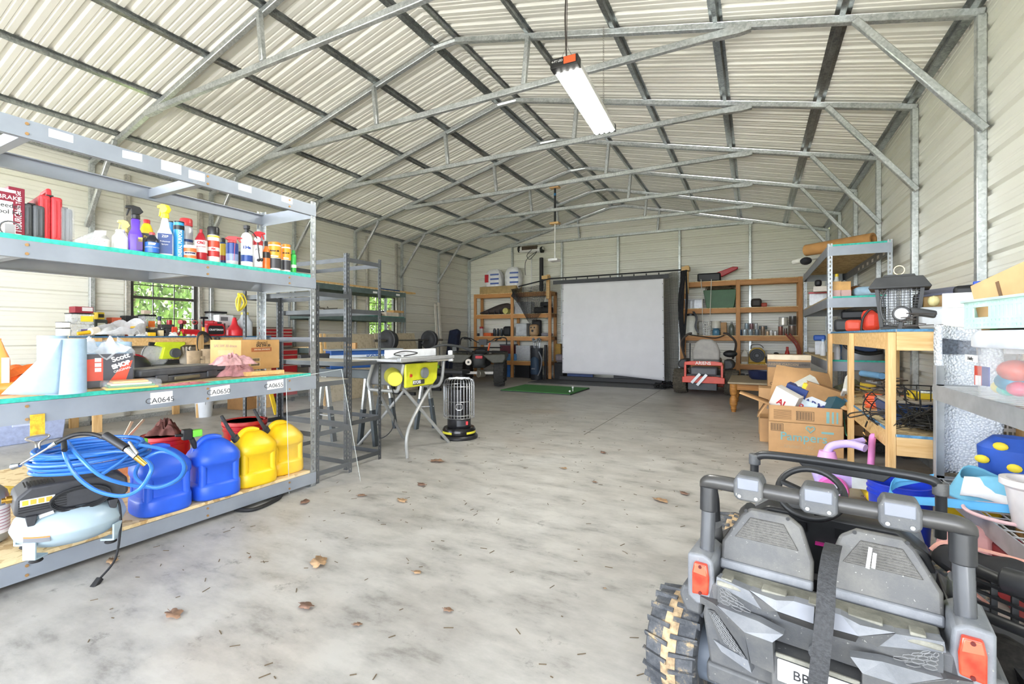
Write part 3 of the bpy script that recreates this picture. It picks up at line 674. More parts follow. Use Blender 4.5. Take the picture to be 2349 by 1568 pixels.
B().box(-w * .5, -.056, -.0005, w * .5, .076, .048).mk('film_wrap', mclear('pack_film', '#e3e8ee', .18), t, bev=.014, seg=3)
# black case
p = pZ(322, 884, Z2); p2 = pZ(522, 862, Z2); L = (p2 - p).length; ang = math.atan2(p2.y - p.y, p2.x - p.x)
t = T('tool_case', 'long dusty black tool case lying flat on the rack board', 'case', (p + p2) / 2, ang)
CB = M('#4c4e53', .55, v=.2, s=14)
B().box(-L / 2, 0, 0, L / 2, .23, .042).mk('lower_shell', CB, t, bev=.008, seg=3); B().box(-L / 2 - .003, -.003, .045, L / 2 + .003, .233, .088).mk('lid', CB, t, bev=.012, seg=3)
for x in (-L * .3, L * .28): B().box(x - .04, -.012, .01, x + .04, .0, .05).mk('latch', CB, t, bev=.004)
B().box(-L * .17, -.014, .012, L * .12, -.002, .034).mk('handle', M('#6b6552', .6), t, bev=.005)
B().box(-L * .42, .03, .086, L * .42, .2, .091).mk('lid_panel', M('#807f7b', .7, v=.2, s=10), t, bev=.004)
# pink rags
PK = '#b9868a'
p = pZ(545, 862, Z2); cloth('shop_rag', 'pink shop rags bunched on the board in front of the motor oil carton', 'rag', p + V((-.03, .02, 0)), .11, .13, .075, PK, 3, fold=.45)
p = pZ(532, 836, Z2 + .092); o = cloth('shop_rag', 'folded pink rags piled on the black case', 'rag', p, .11, .13, .055, '#c39697', 5, fold=.5)
p = pZ(430, 872, Z2); cloth('shop_rag', 'thin pink rag edge trapped along the front of the black case', 'rag', pZ(420, 884, Z2) + V((-.02, .03, 0)), .03, .14, .012, '#a9686c', 8)
# motor oil carton on a pine board
pa, pb = pZ(565, 846, Z2 + .03), pZ(636, 842, Z2 + .03)
tag(B().bar(pZ(560, 858, Z2 + .016), pZ(648, 852, Z2 + .016) , .05, .03).mk('wood_offcut', mwood('pine', '#c99a5c', '#e6c48c'), bev=.002), 'pine board offcut under the motor oil carton', 'board')
pf, pm, pr_ = pZ(478, 838, Z2 + .031), pZ(553, 850, Z2 + .031), pZ(636, 843, Z2 + .031)
e1 = pr_ - pm; L1 = e1.length; ang = math.atan2(e1.y, e1.x); hgt = W(pm, 838 - 770 + 8)
L1 = .36; t = T('oil_carton', 'cardboard motor oil carton printed SAE 5W-30 on the rack', 'carton', pm, ang)
B().box(0, 0, 0, L1, .30, .225).mk('carton', M('#c89c63', .75, v=.05), t, bev=.003)
INK = M('#3f342a', .6); B().box(.03 + .06, -.0008, .135, .28, .001, .165).mk('printed_stripe', M('#a8623a', .6), t)
txt('dexos1', .036, INK, t, Tm(.19, -.001, .202)); txt('SAE 5W-30', .028, INK, t, Tm(.2, -.001, .18), bold=.0006); txt('SYN FULL SYNTHETIC', .0155, M('#e8d8b8'), t, Tm(.19, -.002, .15))
for z0 in (.06, .025):
    b = B(); b.box(.08, -.001, z0, .17, 0, z0 + .028); b.mk('bar_code_frame', M('#cdb284'), t)
    b = B()
    for k in range(16): b.box(.085 + k * .005, -.0016, z0 + .004, .087 + k * .005 + .001 * (k % 3), 0, z0 + .024)
    b.mk('bar_code', INK, t, sm=0)
Q = Tm(-.001, .15, 0, -PI / 2)
txt('SAE 5W-30 dexos', .03, M('#8d7c68'), t, Q @ Tm(0, 0, .18)); b = B().box(-.0012, .07, .11, .001, .22, .15); b.mk('printed_stripe', M('#d3975e'), t)
# hanging yellow strap with its hook
pt = pX(85, 930, FX - .02); pb_ = pX(86, 998, FX + .012)
t = T('tie_down_strap', 'yellow webbing strap with double wire hook hanging below the middle beam', 'strap', pt, PI / 2)
strip([V((FX + .012, pb_.y, .80)), V((FX + .0125, pb_.y, pb_.z))], .052, .003, M('#dcae30', .75, v=.2, s=60, bp=.3), t, ww=True, wv=(0, 1, 0))
hz = pX(82, 1030, FX + .012).z
for s in (-1, 1): B().tube(smooth([(FX + .012, pb_.y - s * .0, pb_.z), (FX + .012, pb_.y + s * .036, pb_.z - .004), (FX + .014, pb_.y + s * .038, pb_.z - .015), (FX + .014, pb_.y + s * .008, hz + .03), (FX + .016, pb_.y + s * .006, hz)], 4), .0045).mk('wire_hook', M('#a9a49a', .35, .7), t, w=True)
# ---- bottom shelf: compressor, fuel jugs, buckets
Z1 = .132
p = pZ(163, 1190, .255); cc = V((p.x, p.y, Z1))
cp = T('air_compressor', 'pale blue pancake air compressor with a black shroud on the bottom shelf', 'compressor', cc, face(cc) + .12)
TK = M('#a9bcc6', .3, v=.03)
B().lathe([(1e-6, .03), (.08, .032), (.15, .048), (.2, .085), (.213, .118), (.215, .125), (.213, .132), (.2, .17), (.15, .206), (.08, .222), (1e-6, .225)], n=40).mk('tank', TK, cp)
for a in (.65, 2.5, 3.9, 5.5):
    x, y = .185 * math.cos(a), .185 * math.sin(a); b = B(); q = Tm(x, y, 0, a)
    b.prism([(.02, .018), (.035, .02), (.035, .1), (.026, .1), (.026, .028), (-.03, .028), (-.03, .018)], -.028, .028, q); f_ = b.mk('foot', TK, cp, bev=.002)
    B().lathe([(.022, 0), (.026, .004), (.02, .018)], (x, y, 0), 14).mk('rubber_foot', M('#1b1b1c', .7), f_)
SH = M('#35363a', .5, v=.08, s=40)
b = B(); b.prism([(-.205, .225), (-.2, .30), (-.15, .345), (.16, .345), (.2, .31), (.205, .235), (.18, .215), (-.17, .205)], -.12, .12); sh = b.mk('shroud', SH, cp, bev=.012, seg=3)
b = B()
for k in range(6): b.box(-.19 + .0, -.1225, .232 + k * .011, -.03, -.117, .2365 + k * .011)
for k in range(9): b.box(-.17 + k * .012, -.1, .343, -.164 + k * .012, .0, .348)
b.mk('vent', M('#151517', .6), sh)
B().box(-.185, -.1245, .262, -.07, -.119, .292).mk('warning_panel', M('#d9d9d6', .4), sh); 
for k in range(4): B().box(-.178 + k * .026, -.1255, .266, -.158 + k * .026, -.12, .288).mk('warning_symbol', M('#e3a33c' if k else '#d8b23c', .4), sh)
for x in (-.15, -.02, .14): B().prism([(x - .02, .215), (x - .012, .17), (x + .012, .17), (x + .02, .215)], -.14, -.11).mk('mount_bracket', SH, cp, bev=.003)
b = B()
for k in range(3): b.tube([V((.02 + .1 * math.cos(a) * (1 + .05 * k), -.128 - .006 * k, .255 + .045 * math.sin(a) * (1 + .12 * k))) for a in [2 * PI * j / 20 for j in range(20)]], .005, 6, True)
b.tube(smooth([(.12, -.13, .25), (.16, -.13, .2), (.17, -.13, .12), (.165, -.15, .05), (.13, -.24, -.05), (.07, -.27, -.11)], 6), .0055, 6); pc = b.mk('power_cord', M('#202124', .5), cp)
B().bar((.07, -.27, -.11), (.035, -.29, -.145), .028, .02).mk('plug', M('#1c1c1e', .5), pc, bev=.004)
b = B(); b.lathe([(.018, 0), (.018, .02), (.012, .022), (.012, .035)], m=Matrix.Rotation(-PI / 2, 4, 'Y'), c=(-.2, .03, .27), n=10); b.mk('brass_fitting', M('#b58d42', .3, .9), cp)
bnd = band(cp, .2145, .098, .124, '#6d7177', 'warning_label', 8, -.95, -.45); band(cp, .2149, .118, .125, '#d9793e', 'warning_stripe', 8, -.95, -.45)
b = B(); b.box(-.025, -.018, 0, .025, .018, .001); o = b.mk('spec_sticker', M('#f0efec', .5), cp); o.location = (-.1, -.125, .2095); o.rotation_euler = (.33, -.22, 0)
# hose coil
HB = M('#2f6fc4', .28, v=.05)
hc = pD(212, 1045, dep(cc) - .02)
hs = T('air_hose', 'bright blue air hose coiled on top of the compressor with a chrome blow gun', 'hose', hc, face(cc))
b = B(); rr = random.Random(4); pts = []
for k in range(11):
    ox, oy, oz, ra = rr.uniform(-.012, .012), rr.uniform(-.012, .012), -.045 + .0095 * k, rr.uniform(.165, .2); tx = rr.uniform(-.12, .12) ; ty = rr.uniform(-.05, .25)
    for j in range(20):
        a = 2 * PI * j / 20 + k * .5
        x, y = ra * math.cos(a) * 1.12, ra * math.sin(a) * .82
        pts.append(V((ox + x, oy + y, oz + x * tx * .35 + y * ty * .4)))
pts += [V((.14, -.19, .03)), V((.02, -.2, -.06))]
b.tube(smooth(pts, 2), .0085, 8)
cdep = dep(cc) - .28
def H(px, py, d=0): return MW[hs.name].inverted() @ pD(px, py, cdep + d)
b.tube(smooth([H(146, 1012, .1), H(150, 1045), H(175, 1090), H(222, 1125), H(280, 1137), H(322, 1120), H(347, 1080), H(342, 1060, .03), H(325, 1052, .05)], 5), .0085, 8)
b.tube(smooth([H(152, 1010, .1), H(185, 1050), H(240, 1095), H(330, 1116, .1), H(395, 1108, .14), H(424, 1080, .2), H(415, 1052, .3), H(375, 1035, .32), H(335, 1050, .28), H(312, 1078, .2), H(318, 1102, .12), H(360, 1118, .1), H(412, 1095, .14), H(420, 1060, .22), H(380, 1032, .3), H(320, 1020, .3)], 5), .0085, 8)
b.mk('hose', HB, hs)
b = B(); b.cyl(H(146, 1008, .05), H(148, 1032, .0), .0105, n=12); b.mk('black_sleeve', M('#1d1d20', .5), hs)
g = T('blow_gun', 'chrome and black air chuck lying on the blue hose, long steel wand to its left', 'tool', pD(240, 1000, cdep), 0)
b = B(); b.tube(smooth([pD(130, 1015, cdep - .06), pD(170, 997, cdep - .03), pD(210, 995, cdep), pD(242, 1005, cdep)], 5), .009, 10); b.mk('hose_whip', M('#1d1d20', .45), g, w=True)
b = B(); b.cyl(pD(128, 1016, cdep - .06), pD(112, 1026, cdep - .07), .010, .007, n=12); b.cyl(pD(40, 1069, cdep - .1), pD(112, 1026, cdep - .07), .0045, n=10); b.cyl(pD(29, 1070, cdep - .1), pD(46, 1066, cdep - .1), .013, .009, n=12); b.mk('wand', M('#b9bcc0', .2, .95), g, w=True)
b = B(); b.cyl(pD(242, 998, cdep), pD(290, 1028, cdep - .02), .017, n=16); b.mk('grip', M('#232326', .4), g, w=True)
b = B(); b.cyl(pD(292, 1030, cdep - .02), pD(312, 1048, cdep - .03), .015, .012, n=12); b.cyl(pD(296, 1013, cdep - .03), pD(316, 1040, cdep - .04), .006, n=8); b.mk('chuck', M('#c3c6c9', .2, .95), g, w=True)
b = B(); b.cyl(pD(312, 1048, cdep - .03), pD(334, 1066, cdep - .02), .012, .010, n=12); b.mk('brass_fitting', M('#c7a04c', .25, .9), g, w=True)
# steel gas cylinder cut off by the picture edge
p = pZ(-30, 1245, Z1); t = T('gas_cylinder', 'grey steel gas cylinder with a printed white label at the picture edge', 'tank', p, face(p))
B().lathe([(.055, 0), (.075, .012), (.08, .03), (.08, .21), (.07, .255), (.045, .285), (.02, .3), (.02, .34)], n=28).mk('body', M('#9ea29f', .3, .5), t); band(t, .08, .05, .19, '#e2dfe0', 'label', 24)
for k in range(7): band(t, .0806, .07 + k * .016, .073 + k * .016, '#a5546c', 'label_print', 10, -.2, 1.6)
# fuel and water jugs
def fueljug(px0, px1, yb, ytop, hx, lab, rot, nozzle):
    p = pZ((px0 + px1) / 2, yb, Z1); p = p + V((-.10, .02, 0)); h = .375
    t = T('water_jug' if nozzle == 'g' else 'fuel_can', lab, 'jug', p, face(p) + rot, None)
    m = M(hx, .38, v=.06, s=6); r = .142
    def sec(sc, z, lean=0.): return sc, z
    pr = [(.88, 0), (.97, .006), (1., .02), (1., .085), (.97, .095), (.84, .108), (.835, .203), (.97, .222), (1., .235), (.99, .268), (.92, .288), (.74, .32), (.52, .35), (.36, .366), (.25, .368)]
    body = B().lathe([(r * a, z) for a, z in pr], n=44, sy=.98, pw=.62).mk('body', m, t, sm=50)
    k = r * .665
    for sx in (-1, 1):
        for sy in (-1, 1): B().tube([(sx * k, sy * k, .085), (sx * k * .985, sy * k * .985, .16), (sx * k, sy * k, .235)], .025, 12).mk('corner_pillar', m, body)
    B().tube(smooth([(-.105, 0, .285), (-.088, 0, .335), (-.05, 0, .372), (.0, 0, .375), (.04, 0, .36)], 4), [.022] * 17, 12, flat=.75).mk('handle', m, t)
    if nozzle == 'g':
        b = B(); q = V((-.098, 0, .315)); b.cyl(q, q + V((-.03, 0, .08)), .016, n=12); b.cyl(q + V((-.0, 0, .095)), q + V((-.115, 0, .105)), .013, .009, n=12); b.box(-.175, -.022, .385, -.125, .022, .45); b.mk('nozzle', M('#232427', .5), t, bev=.004)
        B().box(-.123, -.021, .395, -.068, .021, .44).mk('nozzle_button', M('#7ee04a', .4), t, bev=.006)
    else:
        b = B(); q = V((-.10, 0, .315)); b.cyl(q, q + V((-.02, 0, .03)), .026, n=14); b.tube([q + V((-.02, 0, .03)), q + V((-.06, .0, .1)), q + V((-.10, 0, .185))], [.014, .012, .010], 10); b.mk('spout', M('#3c3e41', .55), t)
    return t
fueljug(303, 458, 1176, 1020, '#2b5fd9', 'blue plastic jug under the hose loops, beside the compressor', .35, 'g')
fueljug(448, 558, 1140, 998, '#2b5fd9', 'blue plastic jug between the other blue jug and the yellow fuel cans', .35, 'g')
fueljug(545, 640, 1112, 983, '#efc51c', 'dusty yellow fuel can touching the blue jug', .45, 'y')
fueljug(612, 706, 1086, 967, '#efc51c', 'dusty yellow fuel can at the post end of the shelf', .5, 'y')
# red buckets at the back of the shelf
def bucket(name, lab, p, r, h, hx, rz=0., lid=None, bail=True, par=None, inside=None, grp=None):
    t = T(name, lab, 'bucket', p, rz, grp)
    m = M(hx, .35, v=.05, s=8)
    B().lathe([(r * .86, 0), (r * .97, h * .8), (r * 1.02, h * .8), (r * 1.02, h * .825), (r * .98, h * .83), (r * .985, h * .88), (r * 1.03, h * .885), (r * 1.03, h * .905), (r * .99, h * .91), (r, h * .975), (r * 1.03, h * .98), (r * 1.03, h), (r * .97, h), (r * .83, .01), (1e-6, .01)], n=36).mk('body', m, t)
    if bail: B().tube(arc((0, 0, h * .86), r * 1.04, PI * .98, PI * 2.02, 16, 'x', .7), .0025, 6).mk('bail_handle', M('#a5a7a9', .3, .8), t)
    if lid: B().lathe([(1e-6, h * .985), (r * .85, h * .985), (r * .9, h * 1.0), (r * 1.05, h * 1.0), (r * 1.06, h * .99), (r * 1.06, h * .93), (r * 1.03, h * .925), (r * 1.03, h * .985)], n=36).mk('lid', M(lid, .4), t)
    return t
p1 = pZ(382, 995, Z1 + .335) ; p1.z = Z1; bucket('bucket', 'red lidded bucket behind the blue jugs with a brown rag on top', p1, .148, .335, '#c81f2c', .4, '#c9222e')
p2 = pZ(562, 962, Z1 + .375); p2.z = Z1; bucket('bucket', 'red bucket with dusty lid behind the yellow fuel cans', p2, .152, .375, '#c81f2c', 1.2, '#c9322f')
cloth('shop_rag', 'brown rag crumpled on the lid of the red bucket', 'rag', V((p1.x - .01, p1.y - .0, Z1 + .336)), .10, .09, .075, '#6a423c', 21, fold=.5)
for (a, c), l in ((((282, 1008), (303, 966)), 'white paint stirring stick standing behind the hose coil'), (((288, 1008), (330, 962)), 'thin wooden dowel leaning behind the hose coil')):
    q = pZ(a[0], a[1], Z1 + .3); e = pD(c[0], c[1], dep(q) + .02); q2_ = q + (q - e).normalized() * .32
    tag(B().bar(q2_, e, .022, .005, (1, .3, 0)).mk('stir_stick', M('#d8c6ac', .8)), l, 'stick')
tag(B().cb(pZ(287, 1090, Z1 + .08) + V((-.16, .0, -.08)), .09, .14, .12).mk('wood_block', mwood('pine', '#c99a5c', '#e6c48c'), bev=.002), 'pine block wedged between the compressor and the first blue jug', 'block')
p = pZ(50, 1160, Z1) + V((-.05, -.03, 0)); t = T('ratchet_strap', 'bundle of olive yellow strap webbing behind the compressor tank', 'strap', p, 1.2)
for k in range(4): strip(smooth([(-.14, -.03 + .02 * k, .02 + .012 * k), (-.05, .02, .05 + .018 * k), (.05, .0, .03 + .02 * k), (.15, .04 - .02 * k, .06 + .02 * k)], 4), .05, .004, M('#b79a3a', .8, v=.2, s=50), t, wv=(0, .7, .7))
# black rubber strip on the floor under the rack
tag(B().tube(smooth([pZ(540, 1168, .012), pZ(580, 1168, .012), pZ(625, 1150, .012), pZ(642, 1135, .012), pZ(620, 1128, .012) + V((-.1, 0, 0))], 6), .016, 8, flat=.8).mk('rubber_hose', M('#1d1d1f', .6)), 'black rubber hose on the concrete beneath the bottom beam', 'hose')
# clear acrylic sheet leaning at the end of the rack
a, c = pZ(663, 1131, .004), pZ(827, 1103, .004)
ta, tc_ = pX(636, 905, -3.045), pX(787, 872, -2.98)
ta = V((-3.03, a.y - .05, .86)); tc_ = V((-3.0, c.y - .02, .90))
t = T('acrylic_sheet', 'clear acrylic sheet leaning against the end post of the rack', 'sheet', a)
b = B(); ps = [a, c, tc_, ta]; nrm = (c - a).cross(ta - a).normalized() * .003
b.add([q for q in ps] + [q + nrm for q in ps], [(0, 1, 2, 3), (7, 6, 5, 4), (0, 4, 5, 1), (1, 5, 6, 2), (2, 6, 7, 3), (3, 7, 4, 0)]); b.mk('pane', mclear('acrylic', '#f2f6f6', .025, .03), t, w=True, sm=0)
b = B()
for u, v_ in ((c, tc_), (tc_, ta), (ta, a)): b.bar(u, v_, .003, .003)
b.mk('polished_edge', M('#c9d0d0', .2), t, w=True)
# ================= things along the left wall =================
PINE = mwood('pine', '#c99a5c', '#e6c48c'); BLACKM = M('#3a3b3d', .45, .4); BLKP = M('#1f2022', .5)
def bx(name, lab, cat, p, sx, sy, sz, hx, rz=PI / 2, rough=.5, bev=.003, grp=None):
    """plain closed box thing, base centre at p"""
    o = B().box(-sx / 2, -sy / 2, 0, sx / 2, sy / 2, sz).mk(name, hx if not isinstance(hx, str) else M(hx, rough), bev=bev); o.location = p; o.rotation_euler = (0, 0, rz); return tag(o, lab, cat, grp)
# two slotted black racks beyond the grey one
GR = M('#54575a', .4, .45, v=.08)
slot_rack('dark slotted steel rack, empty, the taller one beside the table saw', -4.09, -3.155, 2.95, 3.375, 1.895, (.085, .418, .942, 1.408, 1.857), GR, 'empty dark slotted racks', boards=(2,), bmat=M('#b5b0a4', .6))
slot_rack('dark slotted steel rack, empty, the shorter one against the grey rack end', -4.0, -3.075, 2.56, 2.935, 1.577, (.094, .408, .803, 1.16, 1.526), GR, 'empty dark slotted racks', boards=(2,), bmat=M('#b5b0a4', .6))
b = B(); rr = random.Random(9)
for k in range(3): b.tube(smooth([(rr.uniform(-.02, .02), rr.uniform(-.05, .05), -.02), (.02, rr.uniform(-.06, .06), -.1), (rr.uniform(-.02, .02), rr.uniform(-.04, .04), -.17), (-.02, rr.uniform(-.05, .05), -.08)], 5, True), .007, 6, True)
o = b.mk('extension_cord', M('#d8c53a', .5)); o.location = (-3.98, 2.54, 1.56); tag(o, 'yellow cord looped over the back post of the shorter dark rack', 'cord')
# workbench
bn = T('workbench', 'pine workbench under the wall window, covered with tools', 'workbench', (-7.4, 3.75, 0))
ZB = 1.165; X0, X1, Y0, Y1 = -7.70, -7.08, 2.44, 5.0
B().box(X0, Y0, ZB - .015, X1 + .02, Y1, ZB).mk('bench_top', OSB, bn, w=True)
B().box(X1 + .018, Y0, ZB - .017, X1 + .024, Y1, ZB + .001).mk('painted_edge', M('#3f6b8e', .7, v=.2, s=40), bn, w=True)
B().box(X1 - .04, Y0, ZB - .125, X1, Y1, ZB - .016).mk('front_rail', PINE, bn, w=True, bev=.003)
B().box(X0, Y0, ZB - .125, X0 + .04, Y1, ZB - .016).mk('back_rail', PINE, bn, w=True, bev=.003)
LEGM = mwood('pine_upright', '#c3955a', '#e4c28c', (12, 12, 1))
for y in (2.66, 3.84, 4.9):
    for x in (X1 + .001, X0 + .001): B().box(x, y, 0, x + .04, y + .09, ZB + (.012 if x > -7.3 and y == 3.84 else -.02)).mk('leg', LEGM, bn, w=True, bev=.003)
    B().box(X0 + .04, y, .62, X1, y + .04, .70).mk('shelf_bearer', PINE, bn, w=True)
B().box(X0, Y0 + .15, .70, X1 + .04, Y1, .715).mk('lower_shelf', OSB, bn, w=True)
for px in (469, 497):
    q = pX(px, 776, X1 + .02); w_ = .058 if px == 469 else .042
    t = T('grinding_wheel', ('larger' if px == 469 else 'smaller') + ' dark grinding wheel hanging on the front rail of the workbench', 'wheel', q, PI / 2)
    B().cyl((0, -.018, 0), (0, .0, 0), w_, n=24).mk('disc', M('#4b4744', .8), t, bev=.003); B().cyl((0, -.024, 0), (0, -.017, 0), w_ * .33, n=16).mk('hub', M('#8a8a88', .4, .7), t)
gB = 'tools and supplies on the workbench'
def bs(x0, x1, yt, X=-7.25, z=ZB + .001, yb=None): return spot(x0, x1, yt, X=X, z=z if yb is None else pX((x0 + x1) / 2, yb, X).z)
def bbox(name, lab, cat, x0, x1, yt, hx, X=-7.25, d=.16, yb=None, rough=.5, lid=None, label=None, clear=False, parts=None):
    p, w, h = bs(x0, x1, yt, X, yb=yb); w = abs(pX(x1, 700, X).y - pX(x0, 700, X).y)
    t = T(name, lab, cat, p, PI / 2, gB)
    B().box(-w / 2, 0, 0, w / 2, d, h * (.94 if lid else 1)).mk('body', mclear('clear_plastic', '#e9edf0', .3) if clear else M(hx, rough), t, bev=.004)
    if clear: B().box(-w * .44, .01, .004, w * .44, d - .01, h * .55).mk('contents', M(hx, .7, v=.4, s=60), t, bev=.004)
    if lid: B().box(-w * .53, -.006, h * .92, w * .53, d + .006, h).mk('lid', M(lid, .5), t, bev=.004)
    for (a, b_, c, e, hh) in (label or ()): B().box(w * (a - .5), -.0016 - .0008 * _k(), h * c, w * (b_ - .5), .001, h * e).mk('label', M(hh, .5), t, sm=0)
    return t, w, h
KK = [0]
def _k(): KK[0] += 1; return KK[0] % 3
bbox('storage_bin', 'lower of two stacked clear handled bins on the bench end', 'bin', 163, 217, 744, '#cfcfca', clear=True, label=[(.42, .95, .3, .6, '#5a4a7a')])
bbox('storage_bin', 'upper clear bin with yellow label and black lid', 'bin', 163, 216, 718, '#b9b9b2', yb=743.5, clear=True, lid=BLK, label=[(.42, .96, .25, .75, '#e9d23a'), (.42, .96, .5, .75, '#28241e')])
bbox('tool_carton', 'open red and grey carton on the top lid of the bins', 'carton', 172, 215, 703, '#8e2a36', yb=717.5, label=[(.38, .95, .3, .9, '#d6cfcf')])
for a, yb, l in ((752, None, 'lower'), (738, 751, 'upper')): bbox('parts_organizer', l + ' of two small white parts cases beside the clear bins', 'case', 141, 162, a, '#e9e9e6', yb=yb, lid=BLK)
bbox('small_parts_box', 'dark parts case behind the yellow roller', 'case', 218, 247, 733, '#3b423e', -7.5, label=[(.2, .8, .3, .8, '#d7d9c9')])
bbox('small_parts_box', 'tiny yellow and black box on top of the dark parts case', 'box', 224, 240, 716, '#d9bb2f', -7.5, yb=732, label=[(.1, .9, .25, .75, '#2a2620')])
bbox('small_parts_box', 'orange printed carton behind the plastic bag', 'carton', 257, 279, 728, '#d9694a', -7.55, label=[(.1, .9, .5, .7, '#eadfd2')])
p, w, h = bs(184, 228, 745, -7.15)
t = T('paint_roller', 'yellow handled paint roller at the bench edge', 'roller', p, PI / 2, gB)
B().cyl((-w * .5, 0, .03), (.0, .0, .05), .02, .024, n=12).mk('handle', M('#e5b51f', .4), t); B().cyl((0, 0, .055), (w * .4, .02, .075), .045, n=16).mk('roller_sleeve', M('#e6dccb', .9), t, bev=.01)
b = B()
def pl(u, v):
    a = 2 * PI * u; z = v
    return V(((.34 - .2 * z) * math.cos(a) * (1 + .12 * math.sin(5 * a)) + .12 * z, .12 * math.sin(a), .02 + .22 * (1 - (2 * z - 1) ** 2) * (.6 + .3 * math.sin(a + 1)) + .05 * math.sin(7 * a + 6 * z) * z))
b.grid(48, 12, pl); o = b.mk('plastic_bag', mclear('white_film', '#eef0f4', .5), thick=.001); o.location = bs(275, 276, 735, -7.2)[0]; o.rotation_euler = (0, 0, PI / 2 + .15); tag(o, 'crumpled white plastic bag lying across the workbench', 'bag', gB)
bbox('drawer_box', 'pale clear drawer box in front of the plastic bag', 'box', 262, 287, 751, '#c2ccd4', -7.13, clear=True, label=[(.4, .9, .6, .85, '#e8eaec')])
bbox('black_box', 'black box standing under the window sill', 'box', 288, 335, 724, '#2b2b2d', -7.62)
bbox('snack_tub', 'clear tub with black lid and orange label', 'tub', 331, 358, 721, '#c9b29a', -7.3, clear=True, lid=BLK, label=[(.35, .9, .35, .7, '#e5772f')])
bbox('parts_bag', 'small bag of hardware on the black lidded tub', 'bag', 330, 347, 711, '#b9a89a', -7.25, d=.08, yb=720)
bbox('drawer_box', 'small clear drawer cabinet under the window', 'box', 310, 333, 735, '#d9d4c8', -7.45, clear=True)
for x0, x1, yt, yb, hx, X, l in ((305, 341, 752, None, '#2e2d2b', -7.15, 'black and yellow tool case near the bench edge'), (308, 340, 748, 753, '#e0b62c', -7.2, 'yellow box lying on the black case'), (342, 366, 755, None, '#33312e', -7.2, 'short dark case beside the yellow blade pack'),
        (345, 365, 750, 756, '#d8c6a8', -7.25, 'tan carton on the short dark case'), (343, 358, 762, None, '#efc325', -7.1, 'small yellow blade pack at the bench edge'), (292, 303, 752, None, '#cf5a34', -7.25, 'small orange and teal bottle box by the clear drawers'),
        (395, 407, 749, None, '#d8482f', -7.15, 'red paper carton leaning by the black vise'), (366, 376, 757, None, '#e9d9b0', -7.15, 'small yellow and white tube carton')):
    bbox('tool_case' if 'case' in l.split()[:5] else 'carton', l, 'case' if 'case' in l.split()[:5] else 'box', x0, x1, yt, hx, X, d=.1, yb=yb)
can('spray_can', 'clear and red canister with dark blue cap below the window', 'can', *bs(361, 370, 725, -7.3), '#d8b5aa', '#1e2a48', .22, .95, 'spray', grp=gB)
p, w, h = bs(374, 396, 745, -7.2); t = T('bench_vise', 'dark grey bench vise beside the red tin', 'vise', p, PI / 2, gB)
b = B(); b.box(-.06, -.05, 0, .06, .06, .04); b.box(-.035, -.03, .04, .035, .05, .11); b.box(-.1, -.04, .11, .06, .06, .16); b.cyl((-.16, 0, .09), (.12, 0, .09), .016, n=10); b.mk('body', M('#4b4b4c', .5, .4), t, bev=.004)
b = B(); b.cyl((.13, -.07, .09), (.13, .07, .09), .006, n=8); b.mk('handle', M('#8b8c8d', .3, .8), t)
can('tin', 'small red tin on the vise', 'tin', *(lambda a: (V((a[0].x, a[0].y, pX(389, 745, -7.2).z)), a[1], .07))(bs(382, 395, 736, -7.2)), '#a3202b', '#7d1a22', .1, 1., 'tub', grp=gB)
def drill(lab, x0, x1, yt, X, rot, hx='#b3252e', z=ZB):
    p, w, h = bs(x0, x1, yt, X); t = T('cordless_drill', lab, 'drill', p, rot, 'red cordless tools on the workbench')
    b = B(); b.cyl((-.11, 0, .2), (.06, 0, .2), .032, .034, n=16); b.cyl((.06, 0, .2), (.11, 0, .2), .026, .02, n=14); b.mk('motor_housing', M(hx, .4), t, bev=.003)
    b = B(); b.cyl((.11, 0, .2), (.165, 0, .2), .02, .01, n=12); b.mk('chuck', M('#1d1d1f', .4), t)
    B().prism([(-.085, .18), (-.02, .18), (-.035, .06), (-.085, .06)], -.018, .018).mk('grip', M('#222226', .6), t, bev=.006)
    B().box(-.12, -.036, 0, .01, .036, .06).mk('battery', M('#1c1c1e', .5), t, bev=.006)
drill('red drill standing below the window corner', 408, 430, 733, -7.3, 2.4); drill('red drill beside the yellow handled hammer', 437, 458, 733, -7.3, -.6); drill('red impact driver behind the red and black tool case', 470, 494, 729, -7.35, .6)
p, w, h = bs(425, 449, 740, -7.15); o = B().cyl((-.12, 0, .06), (.12, .03, .045), .042, .05, n=18).mk('work_light', M('#c3202b', .35), bev=.004); o.location = p; o.rotation_euler = (0, 0, PI / 2); tag(o, 'red barrel shaped hand light lying in front of the drills', 'light', gB)
p, w, h = bs(466, 467, 725, -7.12); t = T('hammer', 'hammer with yellow grip standing upright between the drills', 'hammer', p, PI / 2, gB)
B().box(-.016, -.012, 0, .016, .012, .13).mk('grip', M('#edb52a', .5), t, bev=.005); b = B(); b.box(-.012, -.01, .13, .012, .01, .25); b.mk('shaft', BLKP, t, bev=.003); B().bar((-.05, 0, .265), (.06, 0, .265), .035, .03).mk('head', M('#2a2a2d', .4, .6), t, bev=.004)
p, w, h = bs(475, 516, 742, -7.13); w = .27; t = T('tool_set_case', 'red framed black tool set case with white lettering', 'case', p, PI / 2, gB)
B().prism([(-w / 2, .02), (-w * .4, 0), (w * .4, 0), (w / 2, .02), (w / 2, h * .75), (w * .4, h), (-w * .4, h), (-w / 2, h * .75)], 0, .14).mk('shell', M('#c01f2b', .4), t, bev=.008)
B().prism([(-w * .42, h * .2), (-w * .36, h * .14), (w * .36, h * .14), (w * .42, h * .2), (w * .42, h * .68), (w * .34, h * .84), (-w * .34, h * .84), (-w * .42, h * .68)], -.006, .01).mk('black_panel', BLKP, t, bev=.003)
txt('CRAFTSMAN', .036, M(WHT), t, Tm(0, -.008, h * .5), bold=.0012)
